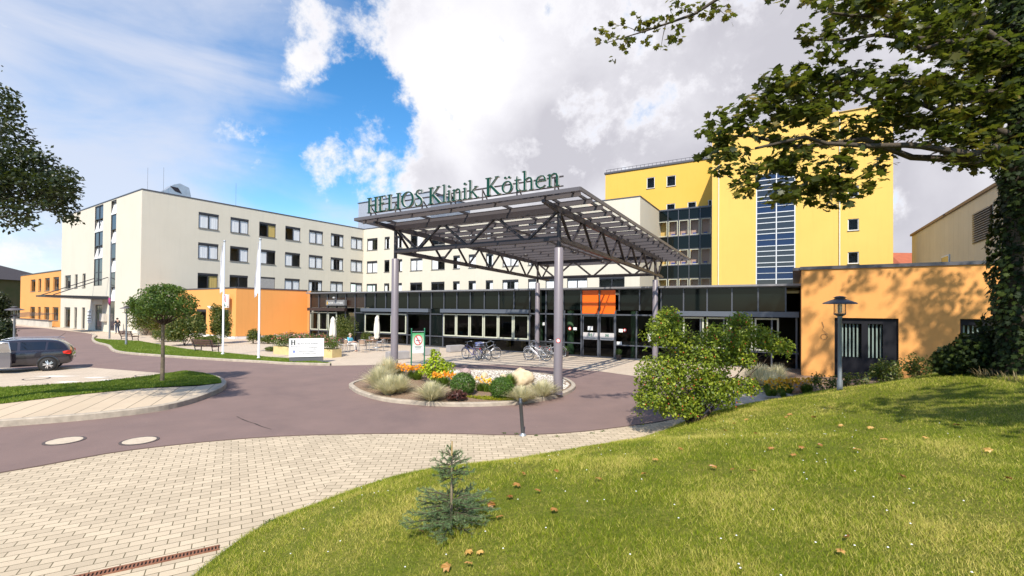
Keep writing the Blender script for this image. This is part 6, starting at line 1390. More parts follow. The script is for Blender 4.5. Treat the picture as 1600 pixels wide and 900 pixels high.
# ---- the big ivy-clad maple on the right
MX, MY = 10.12, 9.15; MZ = float(lawn_z(MX, MY))
tree = thing('maple_tree', 'large maple on the mound with an ivy-clad trunk, its boughs reaching over the forecourt', 'tree', (MX, MY, MZ))
mb = MB(); tp = [(MX+.05,MY,MZ-.2),(MX+.02,MY,MZ+.6),(MX-.03,MY,3.5),(MX+.02,MY-.05,6.0),(MX+.1,MY,9),(MX+.3,MY+.1,12),(MX+.3,MY,14.5)]
mb.tube(tp, [.55,.38,.33,.30,.25,.18,.05], 14)
boughs = []
def bough(p0, p1, r0, sag=0., wob=.12, n=8, m_=mb):
    pts = branch_path(p0, p1, sag, n, wob); m_.tube(pts, [r0*(1-.8*i/n)+.008 for i in range(n+1)], 7); boughs.append(pts); return pts
tgt = [(at(1180,232,8.4),(MX,MY,6.2),.10), (at(1120,215,9.2),(MX,MY,6.0),.10), (at(1330,140,9.2),(MX,MY,6.4),.09), (at(1240,120,9.6),(MX,MY,7.4),.09),
       (at(1300,20,8.8),(MX,MY,8.2),.10), (at(1400,60,8.5),(MX,MY,7.8),.09), (at(1240,60,10.2),(MX,MY,8.2),.08), (at(1500,60,10),(MX,MY,7.6),.08)]
for a, b, r in tgt: bough(b, a, r*.75, sag=-.08)
tip = [Vector((MX,MY,9.3)), at(1330,-120,8.9), at(1180,-40,8.6), at(1085,22,8.5), at(1010,48,8.5), at(950,66,8.5)]
mb.tube(tip, [.10,.06,.04,.026,.014,.006], 6); boughs.append(tip[2:])
for c, d in ((at(1085,22,8.5), at(1050,8,8.4)), (at(1040,38,8.5), at(1032,78,8.5)), (at(1000,50,8.5), at(958,38,8.4)), (at(970,62,8.5), at(935,50,8.5)), (at(1110,10,8.5), at(1140,28,8.4)), (at(985,58,8.5), at(975,75,8.5))):
    mb.tube([c, c.lerp(d,.5)+Vector((0,0,.03)), d], [.010,.006,.003], 4)
for i in range(16):   # boughs out of frame to the right, above and behind, which cast the dappled shade
    a = random.uniform(-2.3, 2.6); z = random.uniform(6, 13); L = random.uniform(3, 5.2)*(1-.035*(z-6)); e = Vector((MX+L*math.cos(a)*.9+.8, MY+L*math.sin(a)*.85, z+random.uniform(.2,1.6)))
    ex = e.x/e.y
    if e.y < 7.2 and ex < 1.2: e.x = e.y*1.2+1
    bough((MX, MY, z-.8), e, .10)
bough((MX,MY,5.2), (8.2,3.2,5.7), .10); bough((MX,MY,5.6), (9.6,3.4,6.3), .10)
mb.build('trunk', M_bark, tree)
P, Nn, S_, Rn = [], [], [], []
def cluster(c, r, n, s=.132, flat=.7, tone=None):
    d = rng.normal(size=(n,3)); d /= np.linalg.norm(d, axis=1)[:,None]; q = np.array(c)+d*(rng.random(n)**.45)[:,None]*np.array([r, r, r*flat])
    P.append(q); nn_ = np.zeros((n,3)); nn_[:,2] = 1.; nn_ += d*.3; Nn.append(nn_); S_.append(np.full(n, s)); Rn.append(np.clip(rng.normal(.42 if tone is None else tone, .22, n), 0, 1))
# visible lobes laid out through the crown's volume
lobes = []
def scat(px0, px1, py0, py1, n, r, y0=8.0, y1=10.2, cond=None, cnt=22):
    for _ in range(n):
        for _t in range(20):
            px, py = rng.uniform(px0,px1), rng.uniform(py0,py1)
            if cond is None or cond(px, py): break
        Y = rng.uniform(y0,y1); cluster(at(px,py,Y), rng.uniform(.55,1.0)*r, int(cnt*rng.uniform(.7,1.3)), tone=.40+.25*(rng.random() < .18))
low = lambda x, y: abs(y-(238-.16*(x-1110)-(30 if x > 1400 else 0))) < 28+70*math.sin(math.pi*min(max((x-1090)/430,0),1))**.7 and not (x > 1395 and y > 215)
scat(1110,1540,110,310,118,.38,cond=low,cnt=27)
scat(1255,1330,230,325,12,.26,cond=None,cnt=20)
scat(1180,1225,250,282,5,.22,cnt=15); scat(1105,1150,225,252,5,.22,cnt=15)
up_ = lambda x, y: y < 20+ (x-1290)*.42 and y < 175 and not (1395 < x < 1450 and 75 < y < 115)
scat(1290,1590,-10,190,92,.40,cond=up_,cnt=27)
scat(1250,1420,45,130,16,.24,cnt=16,cond=lambda x,y: (x-1250)*.55 < 130-y+20)
scat(1190,1290,110,190,22,.27,cnt=18); scat(1470,1600,60,260,50,.36,cnt=26)
scat(1195,1300,-25,6,8,.22,cnt=12)
for pts, dens in ((boughs[len(tgt)], .5),):
    pass
tp2 = tip[2:]
for i in range(64):
    f = rng.random()*(len(tp2)-1); k = int(f); c = tp2[k].lerp(tp2[k+1], f-k); cluster(tuple(c+Vector(rng.normal(size=3)*.12)), .10, 4, s=.095, tone=.75)
for q in ((1050,8),(958,38),(935,50),(1140,28),(1032,75)): cluster(at(*q,8.45), .13, 8, s=.09, tone=.8)
# the rest of the crown, mostly outside the frame
nb_ = 0
while nb_ < 175:
    d = rng.normal(size=3); d /= np.linalg.norm(d); rr = .55+.45*rng.random(); c = np.array([12.6+d[0]*6.6*rr, 10.8+d[1]*5.6*rr, 11.2+d[2]*5.2*rr])
    tx, tz = c[0]/max(c[1],.1), (c[2]-EYE)/max(c[1],.1)
    if c[1] > 1 and tx < 1.02 and tz < .72: continue         # only the lobes placed above show in this part
    if c[1] < 7.0 and tx < 1.22: continue
    if c[2] < 6.0: continue
    if c[1] > 13.5 and c[2] < 10.5: continue
    xs_l, ys_l = c[0]+.115*c[2], c[1]+.96*c[2]          # where its shadow lands
    if xs_l < 12.9 or (ys_l < 19.0 and xs_l < 16.5): continue
    cluster(c, .62, 22, s=.16); nb_ += 1
for _ in range(60): cluster((rng.uniform(6.0,9.8), rng.uniform(2.4,4.4), rng.uniform(5.0,6.6)), .5, 20, s=.16)
P, Nn, S_, Rn = map(np.concatenate, (P, Nn, S_, Rn))
leaf_cloud('crown', P, Nn, S_, L_maple, tree, MAPLE, MAPLE_F, jit=.45, rnd=Rn)
# ivy on the trunk and round its foot
n = 8200; a = rng.uniform(0, 2*math.pi, n); z = rng.uniform(MZ-.1, 9.5, n); rr = .33+.14*rng.random(n)+.25*np.exp(-(z-MZ)/.7)+.10*np.sin(z*2.3+a*2)
pos = np.stack([MX+rr*np.cos(a), MY+rr*np.sin(a), z], 1); leaf_cloud('ivy', pos, np.stack([np.cos(a), np.sin(a), .35+0*a], 1), .085, L_ivy, tree, MAPLE, MAPLE_F, jit=.35)
iv = thing('ivy_bush', 'dark mound of ivy and undergrowth at the foot of the maple', 'bush', (MX-.6, MY+1.2, MZ))
ps, ns_ = [], []
for c, r in (((MX-.1,MY+.7,MZ+.30),(.6,.5,.5)),((MX-.3,MY+1.1,MZ+.1),(.45,.4,.38)),((MX+.5,MY+.6,MZ+.6),(.8,.6,.8))):
    p, q_ = ell_points(c, r, 1500, .6); ps.append(p); ns_.append(q_)
leaf_cloud('foliage', np.concatenate(ps), np.concatenate(ns_), .075, L_ivy, iv, MAPLE, MAPLE_F)

# ---- generic shrub
def shrub(name, label, cat, base, lobes_, leaf, m, n, grp=None, stems=5, extra=None, tmpl=OVAL, tf=OVAL_F, shell=.35, jit=.9):
    t = thing(name, label, cat, base, 0, grp); ps, ns_ = [], []; vt = sum(r[0]*r[1]+r[1]*r[2] for _, r in lobes_)
    for c, r in lobes_:
        k = max(30, int(n*(r[0]*r[1]+r[1]*r[2])/vt)); p, q_ = ell_points(c, r, k, shell, -.75); ps.append(p); ns_.append(q_)
    p = np.concatenate(ps); p = p[p[:,2] > base[2]+.02]; q_ = np.concatenate(ns_)[:len(np.concatenate(ps))][np.concatenate(ps)[:,2] > base[2]+.02]
    leaf_cloud('foliage', p, q_+np.array([0,0,.5]), leaf, m, t, tmpl, tf, jit=jit)
    mb = MB()
    for i in range(stems):
        c, r = random.choice(lobes_); e = Vector(c)+Vector((random.uniform(-.4,.4)*r[0], random.uniform(-.4,.4)*r[1], .2*r[2])); b0 = Vector(base)+Vector((random.uniform(-.12,.12), random.uniform(-.12,.12), -.03))
        mb.tube(branch_path(b0, e, 0, 5, .15), [.022,.018,.014,.011,.008,.005], 5)
    mb.build('stem', M_twig, t); return t, p

# ---- rosehip bush in front of the drive
def L_(px, py, Y, rx, ry, rz_): return (tuple(at(px, py, Y)), (rx, ry, rz_))
bx, by = 4.55, 11.6; bz = float(lawn_z(bx, by))
lob_b = [L_(1085,570,11.6,.85,.8,.85), L_(1150,560,11.9,.5,.5,.38), L_(1040,520,11.5,.50,.6,.50), L_(1045,500,11.7,.32,.4,.35), L_(1030,590,11.3,.62,.6,.60), L_(1130,530,11.8,.60,.6,.45), L_(1180,530,12.0,.62,.5,.40), L_(1215,543,12.0,.42,.3,.28),
         L_(1110,610,11.6,.72,.7,.5), L_(1160,605,11.8,.45,.4,.3), L_(1015,625,11.1,.38,.45,.32), L_(1060,635,11.4,.6,.6,.35), L_(1155,500,11.9,.3,.3,.22)]
rb, rp_ = shrub('rosehip_bush', 'large sprawling green bush dotted with red hips at the lawn corner', 'bush', (bx, by, bz), lob_b, .078, L_rose, 19000, stems=30, shell=.30, jit=1.0)
sp_ = []
for (px, py, L) in ((1038,478,.4),(1060,495,.5),(1075,505,.4),(1000,520,.5),(1013,505,.35),(1195,512,.3),(1228,548,.25),(998,600,.4),(992,640,.35),(1165,495,.3),(1110,505,.4),(1232,535,.2),(1180,640,.3),(1100,500,.35)):
    c = at(px, py, 11.6); b_ = c + Vector((random.uniform(-.1,.25)*1, 0, -L*1.0)); 
    for k in range(26): f = random.random(); q = b_.lerp(c, f); sp_.append((q.x+random.gauss(0,.035), q.y+random.gauss(0,.04), q.z+random.gauss(0,.035)))
leaf_cloud('sprays', sp_, np.tile([0,-.3,1.], (len(sp_),1)), .07, L_rose, rb, jit=1.)
hp_ = rp_[rng.choice(len(rp_), 230, False)]; mb = MB()
for q in hp_:
    d = Vector((q[0]-4.9, q[1]-11.7, 0)); q = Vector(q)+Vector((0,-.10,0)); mb.lathe([(.0,.018),(.015,.006),(.014,-.008),(.0,-.018)], q, 5)
tag(mb.build('rosehips', mat('hip_red', (.50,.05,.015), .35), rb), None, kind='stuff')

# ---- young clipped tree in the left island
x, y = -13.15, 17.5
rt = thing('round_tree', 'young tree with a clipped round crown in the left grass island', 'tree', (x, y, ISL_Z))
mb = MB(); mb.tube([(x,y,ISL_Z-.02),(x+.01,y,1.0),(x-.01,y,1.9),(x,y,2.35)], [.075,.065,.06,.055], 10)
mb.build('trunk', M_barkl, rt); mb = MB()
for i in range(34):
    a = random.uniform(0, 6.28); el = random.uniform(-.05, 1.1); L = random.uniform(.6, .95); e = Vector((x+L*math.cos(a)*math.cos(el), y+L*math.sin(a)*math.cos(el), 2.62+L*.9*math.sin(el))); mb.tube(branch_path((x,y,2.3), e, -.03, 4, .15), [.026,.02,.015,.01,.005], 5)
mb.build('branch', M_twig, rt)
ps, ns_ = [], []
p, q_ = ell_points((x, y, 2.98), (1.04,1.04,.78), 4600, .35, -.55); ps.append(p); ns_.append(q_)
for i in range(60):
    a = random.uniform(0, 6.28); el = random.uniform(-.35, 1.4); c = (x+.98*math.cos(a)*math.cos(el), y+.98*math.sin(a)*math.cos(el), 2.95+.80*math.sin(el)); p, q_ = ell_points(c, (.20,.20,.15), 42, .2); ps.append(p); ns_.append(q_)
leaf_cloud('crown', np.concatenate(ps), np.concatenate(ns_)*np.array([1,1,.7])+np.array([0,0,.35]), .085, L_round, rt, jit=.5)
mb = MB(); mb.add([(x+.75*math.cos(a)*1.3, y-.05+.42*math.sin(a), ISL_Z+.006) for a in np.linspace(0,6.283,24)[:-1]], [tuple(range(23))]); struct(mb.build('tree_pit_soil', M_soil))

# ---- dark tree reaching in at the left edge
x, y = -15.6, 11.4
dt = thing('dark_tree', 'dark leafy tree leaning into the picture at the left edge', 'tree', (x, y, 0)); mb = MB(); mb.tube([(x,y,-.05),(x,y,3),(x+.1,y,5)], [.24,.19,.11], 10)
P, Nn, S_, Rn = [], [], [], []
for q in ((30,225),(70,265),(100,310),(20,180),(20,290),(50,330),(10,330),(-60,150),(-80,260),(85,285),(60,300)): mb.tube(branch_path((x+.1,y,3.8), at(q[0],q[1],11.0), -.2, 6, .12), [.07,.055,.04,.028,.016,.01,.005], 5)
mb.build('trunk', M_bark, dt)
for (px0,px1,py0,py1,n,r) in ((-40,20,135,200,26,.42),(-40,42,190,250,34,.42),(-40,75,235,285,46,.42),(10,108,265,325,50,.36),(60,120,290,345,24,.26),(-40,40,300,350,28,.38),(-40,20,255,330,30,.4),(-40,110,240,335,40,.36),(-300,-30,20,380,150,.6)):
    for _ in range(n):
        px, py = rng.uniform(px0,px1), rng.uniform(py0,py1)
        if (50 < px < 95 and py > 325) or (px > 85 and py < 262): continue
        cluster(at(px,py,rng.uniform(10.2,11.9)), r*.77, 34, s=.10)
P, Nn, S_, Rn = map(np.concatenate, (P, Nn, S_, Rn)); leaf_cloud('crown', P, Nn, S_, L_dark, dt, jit=.8, rnd=Rn)

# ---- shrubs along the left buildings
def sh(px, py, w, h, label, m=L_shrub, leaf=.085, n=900, cat='bush', z=.0, grp='shrubs along the left buildings', wide=1.):
    n = int(n*4.2); leaf *= 1.25; w *= 1.08; h *= 1.1
    x, y = gp(px, py, z); s = y/F; rx = w/2*s*.75; hz = h*s
    lo = [((x, y, z+hz*.45), (rx, rx*.8, hz*.45))]
    for i in range(7): a = random.uniform(0, 6.28); lo.append(((x+rx*.62*math.cos(a)*wide, y+rx*.4*math.sin(a), z+hz*random.uniform(.25,.72)), (rx*random.uniform(.3,.5), rx*.4, hz*random.uniform(.18,.3))))
    return shrub('shrub', label, cat, (x, y, z), lo, leaf, m, n, grp, stems=6)
sh(228,524,66,56,'bushy green shrub behind the round tree, nearest the end wall',n=1500,leaf=.13)
sh(288,540,80,50,'wide green shrub right of the round tree trunk',n=1700,leaf=.11)
sh(345,537,42,62,'upright dark shrub beside the pharmacy door',n=1300,leaf=.10)
sh(263,534,60,20,'low trimmed hedge between the two larger shrubs',n=800,leaf=.09); sh(325,541,55,16,'low hedge at the foot of the pharmacy shrub',n=700,leaf=.09)
sh(396,537,26,24,'small green shrub behind the right flagpole',n=600,leaf=.08); sh(418,537,34,14,'low dark hedge along the orange pharmacy wall',n=500,leaf=.08)
sh(536,536,60,46,'dark green shrub in front of the brown shopfront',n=900,leaf=.09); sh(572,540,22,24,'small dark shrub left of the right parasol',n=300,leaf=.08)
sh(425,549,30,8,'small square patch of low ground cover in the path',n=300,leaf=.06)
# dark shrub by the far-left lamp and creeper
sh(0,548,50,52,'dark round bush at the left edge behind the car',m=L_dark,n=1200,leaf=.12)
sh(-10,515,60,60,'dark shrub mass in front of the old house',m=L_dark,n=900,leaf=.25,z=0)

# rose planter
fr, Lp = plA; ps, ns_ = [], []; xs_ = np.linspace(.1, Lp-.1, 9)
rosy = thing('rose_bed', 'dense pink flowering roses filling the yellow planter box', 'flowers', fr(Lp/2,.35,.45))
for i, x_ in enumerate(xs_):
    for k in range(3): c = fr(min(x_+random.uniform(-.2,.2), Lp-.3), .15+.22*k, .75+random.uniform(0,.28)+.1*(k == 1)); p, q_ = ell_points(c, (.42,.4,.42), 420, .3); ps.append(p); ns_.append(q_)
ps = np.concatenate(ps); leaf_cloud('foliage', ps, np.concatenate(ns_)+np.array([0,0,.5]), .065, L_shrub if False else leaf_mat('leaf_rosebed', (.03,.06,.010), (.07,.12,.016), (.20,.25,.03)), rosy, jit=.9)
top_ = ps[(ps[:,2] > .85)]; top_ = top_[rng.choice(len(top_), min(430, len(top_)), False)]
o = leaf_cloud('blossoms', top_+np.array([-.02,-.06,.04]), np.tile([0,-.6,.8],(len(top_),1)), .06, leaf_mat('petal_pink', (.55,.05,.10), (.65,.22,.22), (.72,.45,.40), trans=.25, tm=0.), rosy, MAPLE, MAPLE_F); o['kind'] = 'stuff'
mb = MB(); mb.tube([fr(Lp/2,.35,.4), fr(Lp/2,.35,.9)], .02, 5); mb.build('stem', M_twig, rosy)

# ---- grasses and perennials
def blades(n, c, r0, h, spread, w=.006, arch=.5, z=0.):
    """tuft of arching blades: verts and triangles; each blade three segments"""
    a = rng.uniform(0, 2*math.pi, n); rr = r0*np.sqrt(rng.random(n)); sp = spread*rng.uniform(.02,1.15,n); H = h*rng.uniform(.55,1.08,n)*(1.05-.45*(sp/spread)**1.5)
    bx_ = c[0]+rr*np.cos(a); by_ = c[1]+rr*np.sin(a); dx, dy = np.cos(a), np.sin(a); px_, py_ = -dy, dx; V = []
    for f, wf in ((0,1),(.45,.8),(.8,.5),(1.,.0)):
        ox = sp*f**1.7; hz = H*(f-arch*.35*f**3)
        for s_ in (-1,1): V.append(np.stack([bx_+dx*ox+px_*w*wf*s_, by_+dy*ox+py_*w*wf*s_, c[2]+hz], 1))
    V = np.stack(V, 1); base_f = np.array([(0,1,3),(0,3,2),(2,3,5),(2,5,4),(4,5,7),(4,7,6)]); Fc = (base_f[None]+(np.arange(n)*8)[:,None,None]).reshape(-1,3)
    return V.reshape(-1,3), Fc
L_gras = leaf_mat('ornamental_grass', (.48,.48,.28), (.74,.69,.45), (.92,.84,.60), trans=.50, tm=.0); L_lily = leaf_mat('lily_leaf', (.05,.10,.012), (.10,.18,.02), (.20,.28,.03), trans=.35)
def tuft(label, x, y, z, r, h, sp, n=900, m=L_gras, w=.006, grp='pale ornamental grasses', name='ornamental_grass', cat='grass clump'):
    if m is L_gras: r *= .9; h *= 1.3; sp *= 1.55; n = int(n*.75); w = .0085
    V, Fc = blades(n, (x, y, z-.01), r, h, sp, w); o = tri_mesh(name, V, Fc, m, None, np.repeat(rng.random(n), 6)); return tag(o, label, cat, grp)
def ipt(px, py): x, y = gp(px, py, .15); return x, y, isl_h(x, y)
tuft('tall pale ornamental grass at the left end of the roundabout', *ipt(592,606), .16, .78, .50, 1500)
tuft('tall pale ornamental grass behind the orange lilies, left back', *ipt(606,592), .16, .85, .50, 1300)
tuft('pale ornamental grass clump leaning over the left kerb', *ipt(607,615), .14, .62, .45, 1300)
tuft('greenish ornamental grass clump next to the bark patch', *ipt(625,613), .13, .60, .40, 1100)
tuft('rounded pale grass clump in the middle front of the roundabout', *ipt(674,624), .12, .60, .48, 1500)
tuft('low pale grass clump left of the front column', *ipt(815,624), .14, .50, .42, 1200); tuft('low pale grass clump against the foot of the front column', *ipt(848,617), .14, .55, .45, 1300)
tuft('small pale grass clump between the boulder and kerb', *ipt(795,618), .10, .42, .30, 700)
tuft('green grass tuft beside the right box ball', *ipt(796,606), .12, .62, .30, 700, m=L_lily)
def lily(label, px, py, w, n=600, h=.45, fl=40, z=None, col=((.75,.20,.01),(.85,.33,.02),(.90,.50,.03)), cn='petal_orange', pos=None, grp='daylilies'):
    x, y, z_ = pos or ipt(px, py); t = thing('daylily', label, 'flowers', (x, y, z_), 0, grp); Vs, Fs, o_ = [], [], 0
    for k in range(6):
        V, Fc = blades(n//6, (x+random.uniform(-w,w), y+random.uniform(-.25,.25), z_-.01), .08, h, .25, .009); Vs.append(V); Fs.append(Fc+o_); o_ += len(V)
    tri_mesh('foliage', np.concatenate(Vs), np.concatenate(Fs), L_lily, t, np.repeat(rng.random((n//6)*6), 6))
    p = np.stack([x+rng.uniform(-w-.1,w+.1,fl*3), y+rng.uniform(-.35,.25,fl*3), z_+h*rng.uniform(.72,1.12,fl*3)], 1)
    leaf_cloud('blossoms', p, np.tile([0,-.7,.6],(len(p),1)), .075, leaf_mat(cn, *col, trans=.3, tm=0.), t, MAPLE, MAPLE_F)['kind'] = 'stuff'
lily('orange daylilies behind the left grasses', 617,590,.35,700,.50,46); lily('orange daylilies beneath the green post sign', 647,595,.35,700,.48,46); lily('orange daylilies left of the left box ball', 693,606,.28,600,.45,34); lily('sparse yellow-orange daylilies between the two box balls', 757,612,.2,420,.40,14,cn='petal_yellow',col=((.8,.35,.02),(.85,.5,.03),(.9,.6,.05)))
def ball(label, px, py, r, n=5200):
    x, y, z = ipt(px, py); t = thing('box_ball', label, 'shrub', (x, y, z), 0, 'clipped box balls in the roundabout'); p, q_ = ell_points((x, y, z+r*.85), (r,r,r*.9), n, .86, -.8); p += (rng.random((len(p),1))**3)*q_*.06; leaf_cloud('foliage', p, q_, .045, leaf_mat('box_dark', (.03,.08,.012), (.07,.15,.02), (.14,.24,.035)), t, jit=.7)
    mb = MB(); mb.tube([(x,y,z),(x,y,z+r)], .02, 5); mb.build('stem', M_twig, t)
ball('clipped dark box ball left of the middle of the roundabout', 723,617,.40); ball('clipped dark box ball in front of the big boulder', 784,620,.37)
x, y, z = ipt(680,600); t, _ = shrub('lime_shrub', 'bright yellow-green shrub in the roundabout behind the lilies', 'shrub', (x, y, z), [((x,y,z+.62),(.42,.42,.42)),((x-.35,y,z+.42),(.3,.3,.26)),((x+.45,y+.1,z+.52),(.32,.3,.28)),((x,y,z+.98),(.2,.2,.24)),((x+.1,y,z+.3),(.5,.4,.25)),((x-.1,y,z+1.12),(.1,.1,.16))], .105, L_lime, 1300, stems=12, shell=.5, jit=.5)
x, y, z = ipt(713,624); p, q_ = ell_points((x,y,z+.13),(.34,.26,.18),420,.4,-.2); o = leaf_cloud('purple_plant', p, q_+np.array([0,0,.4]), .10, L_purple); tag(o, 'low purple-leaved plant at the front kerb of the roundabout', 'plant')
V, Fc = blades(50, (x,y,z+.15), .18, .25, .06, .008); tag(tri_mesh('flower_spikes', V, Fc, leaf_mat('spike_pink', (.25,.12,.09),(.4,.22,.16),(.5,.3,.2)), None, np.repeat(rng.random(50),6)), 'dry pinkish flower spikes above the purple-leaved plant', 'flowers')
n = 2500; a = rng.uniform(0, 2*math.pi, n); rr = np.sqrt(rng.random(n)); px_ = -.35+1.1*rr*np.cos(a); py_ = 14.95+.22*rr*np.sin(a)+.13*(px_+.35)**2; pz = np.array([isl_h(i,j) for i,j in zip(px_,py_)]); o = leaf_cloud('ground_cover', np.stack([px_,py_,pz+.02],1), np.tile([0,0,1.],(n,1)), .05, leaf_mat('cover_yellow', (.16,.18,.01),(.28,.28,.015),(.38,.36,.03)), None); tag(o, 'yellow-green creeping ground cover along the front kerb', 'ground cover', kind='stuff')

# boulders and pebbles
M_b1 = mat('rock_cream', (.62,.52,.36), .85, col2=(.44,.33,.20), vscale=3.5, bump=.8, bscale=9, detail=8); M_b2 = mat('rock_pink', (.42,.31,.30), .85, col2=(.28,.20,.19), vscale=5, bump=.6, bscale=14, detail=8)
def boulder(label, px, py, w, h, d, m, seed, sub=4):
    x, y, z = ipt(px, py); bm = bmesh.new(); bmesh.ops.create_icosphere(bm, subdivisions=sub, radius=1); rs_ = np.random.default_rng(seed); dirs = rs_.normal(size=(16,3)); dirs /= np.linalg.norm(dirs,axis=1)[:,None]; cut = rs_.uniform(.60,.92,16)
    for v in bm.verts:
        c = np.array(v.co)
        for dd, k in zip(dirs, cut):
            q = c@dd
            if q > k: c = c-dd*(q-k)*.85
        c = c*(1+.05*math.sin(c[0]*7+seed+c[2]*4)+.035*math.sin(c[1]*11+c[2]*8)+.02*math.sin(c[0]*19+c[2]*17+seed)); v.co = (c[0]*w/2, c[1]*d/2, c[2]*h/2+h*.40)
    me = bpy.data.meshes.new('boulder'); bm.to_mesh(me); bm.free(); me.materials.append(m)
    for p_ in me.polygons: p_.use_smooth = True
    o = bpy.data.objects.new('boulder', me); COL.objects.link(o); o.location = (x, y, z-.05-.1*h); o.rotation_euler = (0,0,seed); tag(o, label, 'boulder', 'boulders in the roundabout')
boulder('large cream limestone boulder in the roundabout near the column', 816,603,1.2,.92,.85,M_b1,3); boulder('wide low pinkish boulder left in the pebbles', 727,592,.85,.55,.6,M_b2,8); boulder('small round tan boulder right of the pinkish one', 757,593,.36,.33,.34,M_b1,12,3); boulder('smallest tan boulder beside the big cream one', 786,592,.28,.25,.28,M_b1,17,3)
n = 3600; P_ = []; 
while len(P_) < n:
    x, y = random.uniform(-2.9,2.3), random.uniform(15.6,21.6)
    if math.hypot((x-c0[0])/4.15, (y-c0[1])/3.85) < 1 and (y > 16.9+.35*abs(x-.2) - (1.1 if x > 1.0 else 0)): P_.append((x, y, isl_h(x,y)+.012))
P_ = np.array(P_); ico = np.array([(1,0,0),(0,1,0),(-1,0,0),(0,-1,0),(0,0,.7),(0,0,-.7)]); icf = np.array([(0,1,4),(1,2,4),(2,3,4),(3,0,4)]); sc_ = rng.uniform(.018,.042,n)
ang = rng.uniform(0,6.28,n); c_, s_ = np.cos(ang), np.sin(ang); vx = ico[None,:,0]*1.3; vy = ico[None,:,1]; V = np.stack([(vx*c_[:,None]-vy*s_[:,None])*sc_[:,None], (vx*s_[:,None]+vy*c_[:,None])*sc_[:,None], ico[None,:,2]*sc_[:,None]], -1)+P_[:,None,:]
tag(tri_mesh('pebbles', V.reshape(-1,3), (icf[None]+(np.arange(n)*6)[:,None,None]).reshape(-1,3), leaf_mat('pebble', (.45,.40,.34),(.62,.57,.50),(.74,.70,.64),trans=0.,tm=0.), None, np.repeat(rng.random(n),4)), 'white and pinkish pebbles spread in the roundabout', 'pebbles', kind='stuff')

# ---- bed on the right in front of the orange block
def rpt(px, py): x, y = gp(px, py, .12); return x, y, .11
tuft('tall pale ornamental grass in the right bed beside the drive kerb', *rpt(1186,600), .25, .80, .5, 1500); tuft('pale ornamental grass in the right bed nearest the kerb', *rpt(1205,606), .18, .62, .4, 900); tuft('pale ornamental grass at the back of the right bed', *rpt(1215,596), .2, .7, .45, 900)
lily('yellow-orange daylilies in the right bed by the kerb', 0,0,.55,900,.42,40,cn='petal_gold',col=((.80,.35,.01),(.85,.45,.02),(.9,.55,.03)),pos=rpt(1222,612)); lily('golden daylilies in front of the orange block corner', 0,0,.6,900,.45,50,cn='petal_gold',pos=rpt(1255,612)); lily('golden daylilies at the kerb end of the right bed', 0,0,.35,500,.35,14,cn='petal_gold',pos=rpt(1218,618))
def sh3(x, y, z, rx, ry, h, label, m=L_shrub, n=900, leaf=.08):
    lo = [((x,y,z+h*.5),(rx,ry,h*.5))]
    for i in range(9): a = random.uniform(0,6.28); lo.append(((x+rx*.8*math.cos(a), y+ry*.7*math.sin(a), z+h*random.uniform(.3,.85)), (rx*.35,ry*.35,h*.25)))
    return shrub('shrub', label, 'bush', (x,y,z), lo, leaf, m, n, 'shrubs in front of the orange side building', stems=9)
for (px, py, w, h, lab) in ((1292,606,.4,.45,'dark low shrub at the foot of the right path lamp'),(1335,602,.4,.45,'dark shrub under the left half of the blind window'),(1388,597,.45,1.0,'leafy shrub hiding the right part of the blind window'),(1450,592,.55,1.0,'leafy yellowing shrub right of the blind window'),(1500,588,.45,1.0,'leafy shrub between the two windows and the ivy')):
    Y = 15.6; c = at(px, py, Y); g0 = float(lawn_z(c.x, Y)); top = at(px, py-{.45:22,1.0:36,1.2:48}[h], Y).z; sh3(c.x, Y, max(g0-.05,.0), w, .5, top-g0+.05, lab, n=1500 if h > .9 else 500)

# ---- small blue spruce on the lawn
sx_, sy_ = -.60, 4.70; szz = float(lawn_z(sx_, sy_))
for _ in range(6):
    a_, b_ = tt(705,826); sy_ = (szz-EYE)/b_; sx_ = a_*sy_; szz = float(lawn_z(sx_, sy_))
hS = at(705,690,sy_).z-szz
spr = thing('spruce_sapling', 'small blue-green spruce sapling standing on the front lawn', 'tree', (sx_, sy_, szz)); mb = MB(); mb.tube([(sx_,sy_,szz-.03),(sx_,sy_,szz+hS*.5),(sx_,sy_,szz+hS)], [.016,.011,.005], 8); mb.build('trunk', M_barkl, spr)
tw = MB(); NP, ND = [], []
def twig(p0, p1, r, need=True, dens=1000):
    p0, p1 = Vector(p0), Vector(p1); tw.tube([p0, p0.lerp(p1,.5)+Vector((0,0,.01)), p1], [r, r*.7, r*.3], 4)
    L = (p1-p0).length; k = int(dens*L); d = np.array((p1-p0).normalized()); f = rng.random(k)
    q = np.array(p0)+np.array(p1-p0)*f[:,None]; rd = rng.normal(size=(k,3)); rd -= (rd@d)[:,None]*d; rd /= np.linalg.norm(rd,axis=1)[:,None]; NP.append(q); ND.append(rd+d*.9+np.array([0,0,.25]))
